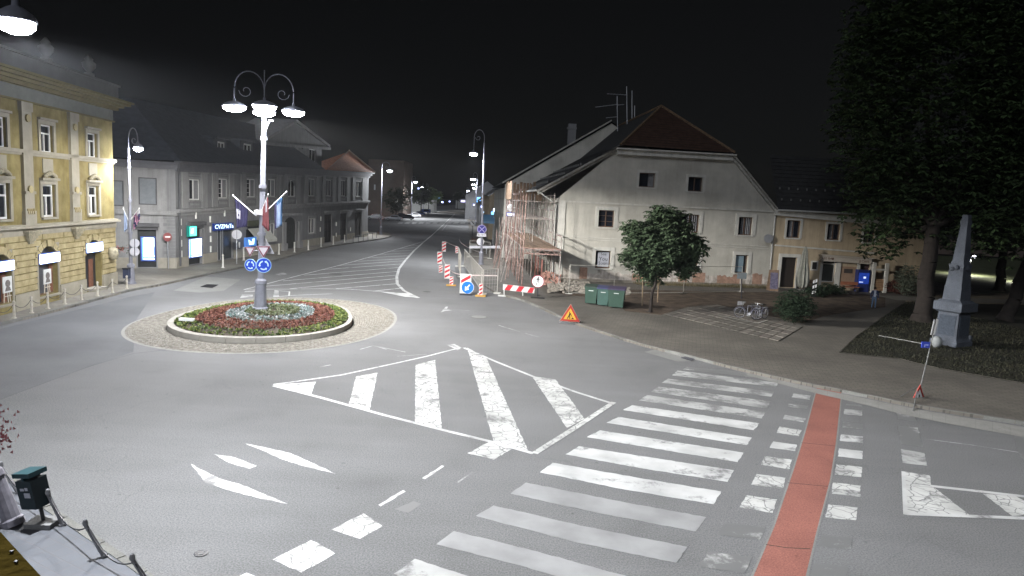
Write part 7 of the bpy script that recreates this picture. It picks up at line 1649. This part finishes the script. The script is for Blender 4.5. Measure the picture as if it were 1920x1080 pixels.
b = G(1390, 560, ZP); root = thing('info_post', 'grey post with a small panel under the right window of the gable house', 'post', b); mb = MB(); mb.cyl(b, D(1391, 512, b.y), .05, n=8); mb.build('post', DARKM, root); c = D(1391, 517, b.y-.08); mb = MB(); mb.box(c, (.75, .05, .5)); mb.build('panel', mat('panel_grey', (.14, .16, .17), .6, .1), root)
# ================================================================== person
def person(base, h_, rz, label):
    root = thing('person', label, 'person', base, None, rz); s = h_/1.75
    J = {'pel': (0, 0, .95), 'waist': (0, 0, 1.1), 'chest': (0, -.01, 1.32), 'neck': (0, 0, 1.50), 'head': (0, .01, 1.60), 'top': (0, .0, 1.70),
         'hl': (-.10, 0, .90), 'kl': (-.12, .03, .50), 'al': (-.13, -.03, .09), 'tl': (-.14, .12, .04), 'hr': (.10, 0, .90), 'kr': (.12, .06, .50), 'ar': (.12, -.01, .09), 'tr': (.13, .14, .04),
         'sl': (-.19, 0, 1.42), 'el': (-.27, -.02, 1.14), 'wl': (-.27, .06, .90), 'fl': (-.26, .09, .80), 'sr': (.19, 0, 1.42), 'er': (.27, -.02, 1.14), 'wr': (.26, .08, .90), 'fr': (.25, .12, .80)}
    Rr = dict(pel=.15, waist=.135, chest=.16, neck=.058, head=.098, top=.075, hl=.095, kl=.062, al=.045, tl=.04, hr=.095, kr=.062, ar=.045, tr=.04, sl=.07, el=.048, wl=.034, fl=.036, sr=.07, er=.048, wr=.034, fr=.036)
    E_ = [('pel', 'waist'), ('waist', 'chest'), ('chest', 'neck'), ('neck', 'head'), ('head', 'top'), ('pel', 'hl'), ('hl', 'kl'), ('kl', 'al'), ('al', 'tl'), ('pel', 'hr'), ('hr', 'kr'), ('kr', 'ar'), ('ar', 'tr'), ('chest', 'sl'), ('sl', 'el'), ('el', 'wl'), ('wl', 'fl'), ('chest', 'sr'), ('sr', 'er'), ('er', 'wr'), ('wr', 'fr')]
    ks = list(J); me = bpy.data.meshes.new('body'); me.from_pydata([tuple(V(J[k])*s) for k in ks], [(ks.index(a), ks.index(b)) for a, b in E_], []); o = bpy.data.objects.new('body', me); col.objects.link(o); o.parent = root
    sk = o.modifiers.new('skin', 'SKIN'); 
    for i, k in enumerate(ks): v = me.skin_vertices[0].data[i]; v.radius = (Rr[k]*s*(1.15 if k in ('chest', 'waist', 'pel') else 1), Rr[k]*s*(.75 if k in ('chest', 'waist', 'pel') else 1)); v.use_root = (k == 'pel')
    o.modifiers.new('sub', 'SUBSURF').levels = 2; o.modifiers['sub'].render_levels = 2
    dg = bpy.context.evaluated_depsgraph_get(); dg.update(); m2 = bpy.data.meshes.new_from_object(o.evaluated_get(dg)); o.modifiers.clear(); o.data = m2
    ms = [mat('skin', (.32, .2, .15), .6, .05), mat('denim', (.09, .14, .22), .85, .15, 8), mat('dark_jacket', (.035, .045, .10), .85, .1, 8), mat('white_shirt', (.42, .44, .50), .85, .05), mat('shoe', (.03, .03, .03))]
    m2.materials.clear(); [m2.materials.append(x) for x in ms]
    for p in m2.polygons:
        c = p.center/s; a = abs(c.x)
        if c.z > 1.49: k = 0
        elif c.z < .12: k = 4
        elif c.z < .98 and a < .22: k = 1
        elif c.z < .88: k = 0
        elif a < .085 and c.y > .04 and c.z > .98: k = 3
        else: k = 2
        p.material_index = k; p.use_smooth = True
    mb = MB(); mb.lathe(V(base)+Z3*1.60*s, [(.105*s, 0), (.115*s, .05*s), (.10*s, .11*s), (.05*s, .145*s)], 14); mb.v = [v+V((0, -.012, 0)) for v in mb.v]; mb.build('hair', mat('brown_hair', (.05, .035, .025), .8), root, True)
    for x in (-.035, .035): mb = MB(); mb.lathe(V(base)+V((x*s, .095*s, 1.605*s)), [(.004, 0), (.012*s, .01*s), (.004, .02*s)], 6); mb.build('eye', BLACK, root)
    mb = MB(); mb.cyl(V(base)+V((0, .09*s, 1.60*s)), V(base)+V((0, .125*s, 1.575*s)), .008, .014, 6); mb.build('nose', ms[0], root)
    return root
person(G(1637, 579, ZP), 1.68, math.radians(165), 'person standing by the cafe porch in blue jeans, dark jacket and white shirt')
# ================================================================== near left corner: bin, bollards, ledge
b = G(82, 984, ZP); root = thing('litter_bin', 'dark teal litter bin with white stickers on a slab, bottom left', 'litter bin', b)
mb = MB(); mb.box(b+Z3*.05, (.52, .42, .10)); mb.build('slab', mat('bin_slab', (.19, .19, .19), .9, .2, 5, .3), root)
mb = MB(); mb.cyl(b+Z3*.1, b+V((-.06, 0, .42)), .035, n=8); mb.build('post', DARKM, root)
M_ = Matrix.Rotation(math.radians(-11), 3, 'Y')@Matrix.Rotation(math.radians(-18), 3, 'Z')
c = b+V((-.17, 0, .68)); BT = mat('bin_teal', (.006, .02, .026), .5, .15, 6)
mb = MB(); mb.box(c, (.42, .34, .58), M=M_); mb.build('body', BT, root)
mb = MB(); mb.box(c+V((-.075, 0, .40)), (.46, .38, .09), M=M_); mb.box(c+V((-.05, .0, .34)), (.05, .36, .10), M=M_); mb.build('lid', mat('bin_teal_light', (.012, .05, .06), .5, .2, 6), root)
f_ = M_@V((0, -.176, 0)); X = M_@V((1, 0, 0)); Zu = M_@V((0, 0, 1)); mb = MB()
for a, bb_, w2, h2 in ((.05, .0, .16, .10), (-.06, .12, .10, .05), (.06, .13, .08, .06)): mb.box(c+f_+X*a+Zu*bb_, (w2, .006, h2), M=M_)
mb.build('sticker', mat('sticker_white', (.5, .5, .55), .6, .15, 9), root)
tops = []
for i, (x, y, x1, y1) in enumerate(((36, 925, 2, 874), (119, 985, 90, 926), (196, 1044, 160, 983), (282, 1098, 248, 1048), (384, 1160, 350, 1110))):
    p = G(x, y, ZP); t = D(x1, y1, p.y); d = t-p; tops.append(bollard(p, d.length, .045, ['leaning steel bollard behind the litter bin at the left edge', 'leaning steel bollard just right of the teal litter bin', 'leaning steel bollard midway between the bin and the bottom edge', 'leaning steel bollard at the bottom edge of the photo', 'leaning steel bollard below the bottom edge'][i], 'chained bollards at the lower left kerb', mat('scuffed_steel', (.24, .24, .25), .55, .3, 8, metal=.4), (d.x/d.z, d.y/d.z)))
for i, (a, bb_) in enumerate(zip(tops, tops[1:])): chain(a, bb_, .28, ['chain behind the teal litter bin', 'chain from the bin bollard towards the bottom edge', 'chain nearest the bottom edge at the lower left', 'chain leaving the photo at the bottom left'][i])
# ledge of the building the camera looks from
LZ = 5.7; q = [G(-30, 964, LZ), G(84, 1082, LZ), G(150, 1160, LZ)]; e = (q[2]-q[0]).normalized(); nn = V((-e.y, e.x, 0)); nn = nn if nn.dot(V((-1, -1, 0))) > 0 else -nn
p0, p1 = q[0]-e*4, q[2]+e*1.2
root = thing('window_ledge', 'mustard plaster ledge jutting in at the bottom left corner', 'ledge', V((p0.x, p0.y, LZ)))
mb = MB(); mb.prism([p0, p1, p1+nn*1.2, p0+nn*1.2], (0, 0, -.14)); mb.build('top', mat('mustard_plaster', (.042, .030, .007), 1, .2, 6, .3, 20, spec=0), root)
mb = MB(); mb.prism([p0+nn*.15-Z3*.145, p1+nn*.15-Z3*.145, p1+nn*1.2-Z3*.145, p0+nn*1.2-Z3*.145], (0, 0, -5.4)); mb.build('wall', mat('mustard_plaster', (.03, .024, .010)), root)
for (x, y) in ((22, 1035), (30, 1054)):
    c = G(x, y, LZ); random.seed(x); mb = MB(); stone(mb, c+Z3*.002, .006); tag(mb.build('dirt_clod', BLACK), ['upper', 'lower'][x > 25]+' dark bit of dirt lying on the mustard ledge', 'debris')
# low litter on the kerb
# ================================================================== park background
slab('path', gp([(1700, 566), (1690, 556), (1920, 548), (2300, 560), (2300, 590), (1920, 572)], .14), .1, .155, mat('park_path', (.22, .19, .14), .9, .15, 1))
slab('lawn', [V((46, 66, 0)), V((80, 66, 0)), V((110, 140, 0)), V((60, 140, 0))], .02, .14, mat('park_grass', (.07, .08, .04), .9, .3, .4, .4))
for (x, y, dpt, lb) in ((1821, 482, 92, 'twin-headed park lamp glowing right of the obelisk'), (1925, 498, 84, 'park lamp at the right edge behind the leaning tree')):
    h_ = D(x, y, dpt); b = V((h_.x, dpt, .1)); root = thing('park_lamp', lb, 'street lamp', b); mb = MB(); mb.cyl(b, h_-Z3*.1, .07, .05, 8); mb.build('post', DARKM, root)
    mb = MB(); mb.cyl(h_+V((-.4, 0, -.1)), h_+V((.4, 0, -.1)), .03, n=6); mb.build('crossbar', DARKM, root)
    for s_ in (-.4, .4): mb = MB(); mb.lathe(h_+V((s_, 0, -.1+.06*s_)), [(.05, -.02), (.2, .1), (.2, .22), (.05, .32)], 10); mb.build('globe', mat('globe_light', (.9, .9, 1), .5, 0, em=6, emc=(.85, .85, 1)), root, True)
    spot(h_+V((0, 0, -.3)), 900, 165, .6, (1, .97, .85), .2, root)
plain_block((1560, 440), (2100, 440), 150, 12, mat('dim_brown_render', (.11, .085, .07)), 'dark house far behind the park trees', [(1860, 1868, 490, 505), (1905, 1915, 492, 508)])
# ================================================================== haze
HAZE = 0.00008  # thin volume added to suggest the lens bloom round the lamps
if HAZE:
    hm = bpy.data.materials.new('bloom_haze'); hm.use_nodes = True; n = hm.node_tree.nodes; n.remove(n['Principled BSDF']); pv_ = n.new('ShaderNodeVolumePrincipled'); pv_.inputs['Density'].default_value = HAZE; pv_.inputs['Color'].default_value = (.85, .88, .95, 1); pv_.inputs['Anisotropy'].default_value = .3
    hm.node_tree.links.new(pv_.outputs[0], n['Material Output'].inputs['Volume'])
    mb = MB(); mb.box((0, 290, 19), (420, 640, 42)); o = mb.build('bloom_haze', hm, loc=(0, 0, 0)); o['kind'] = 'stuff'
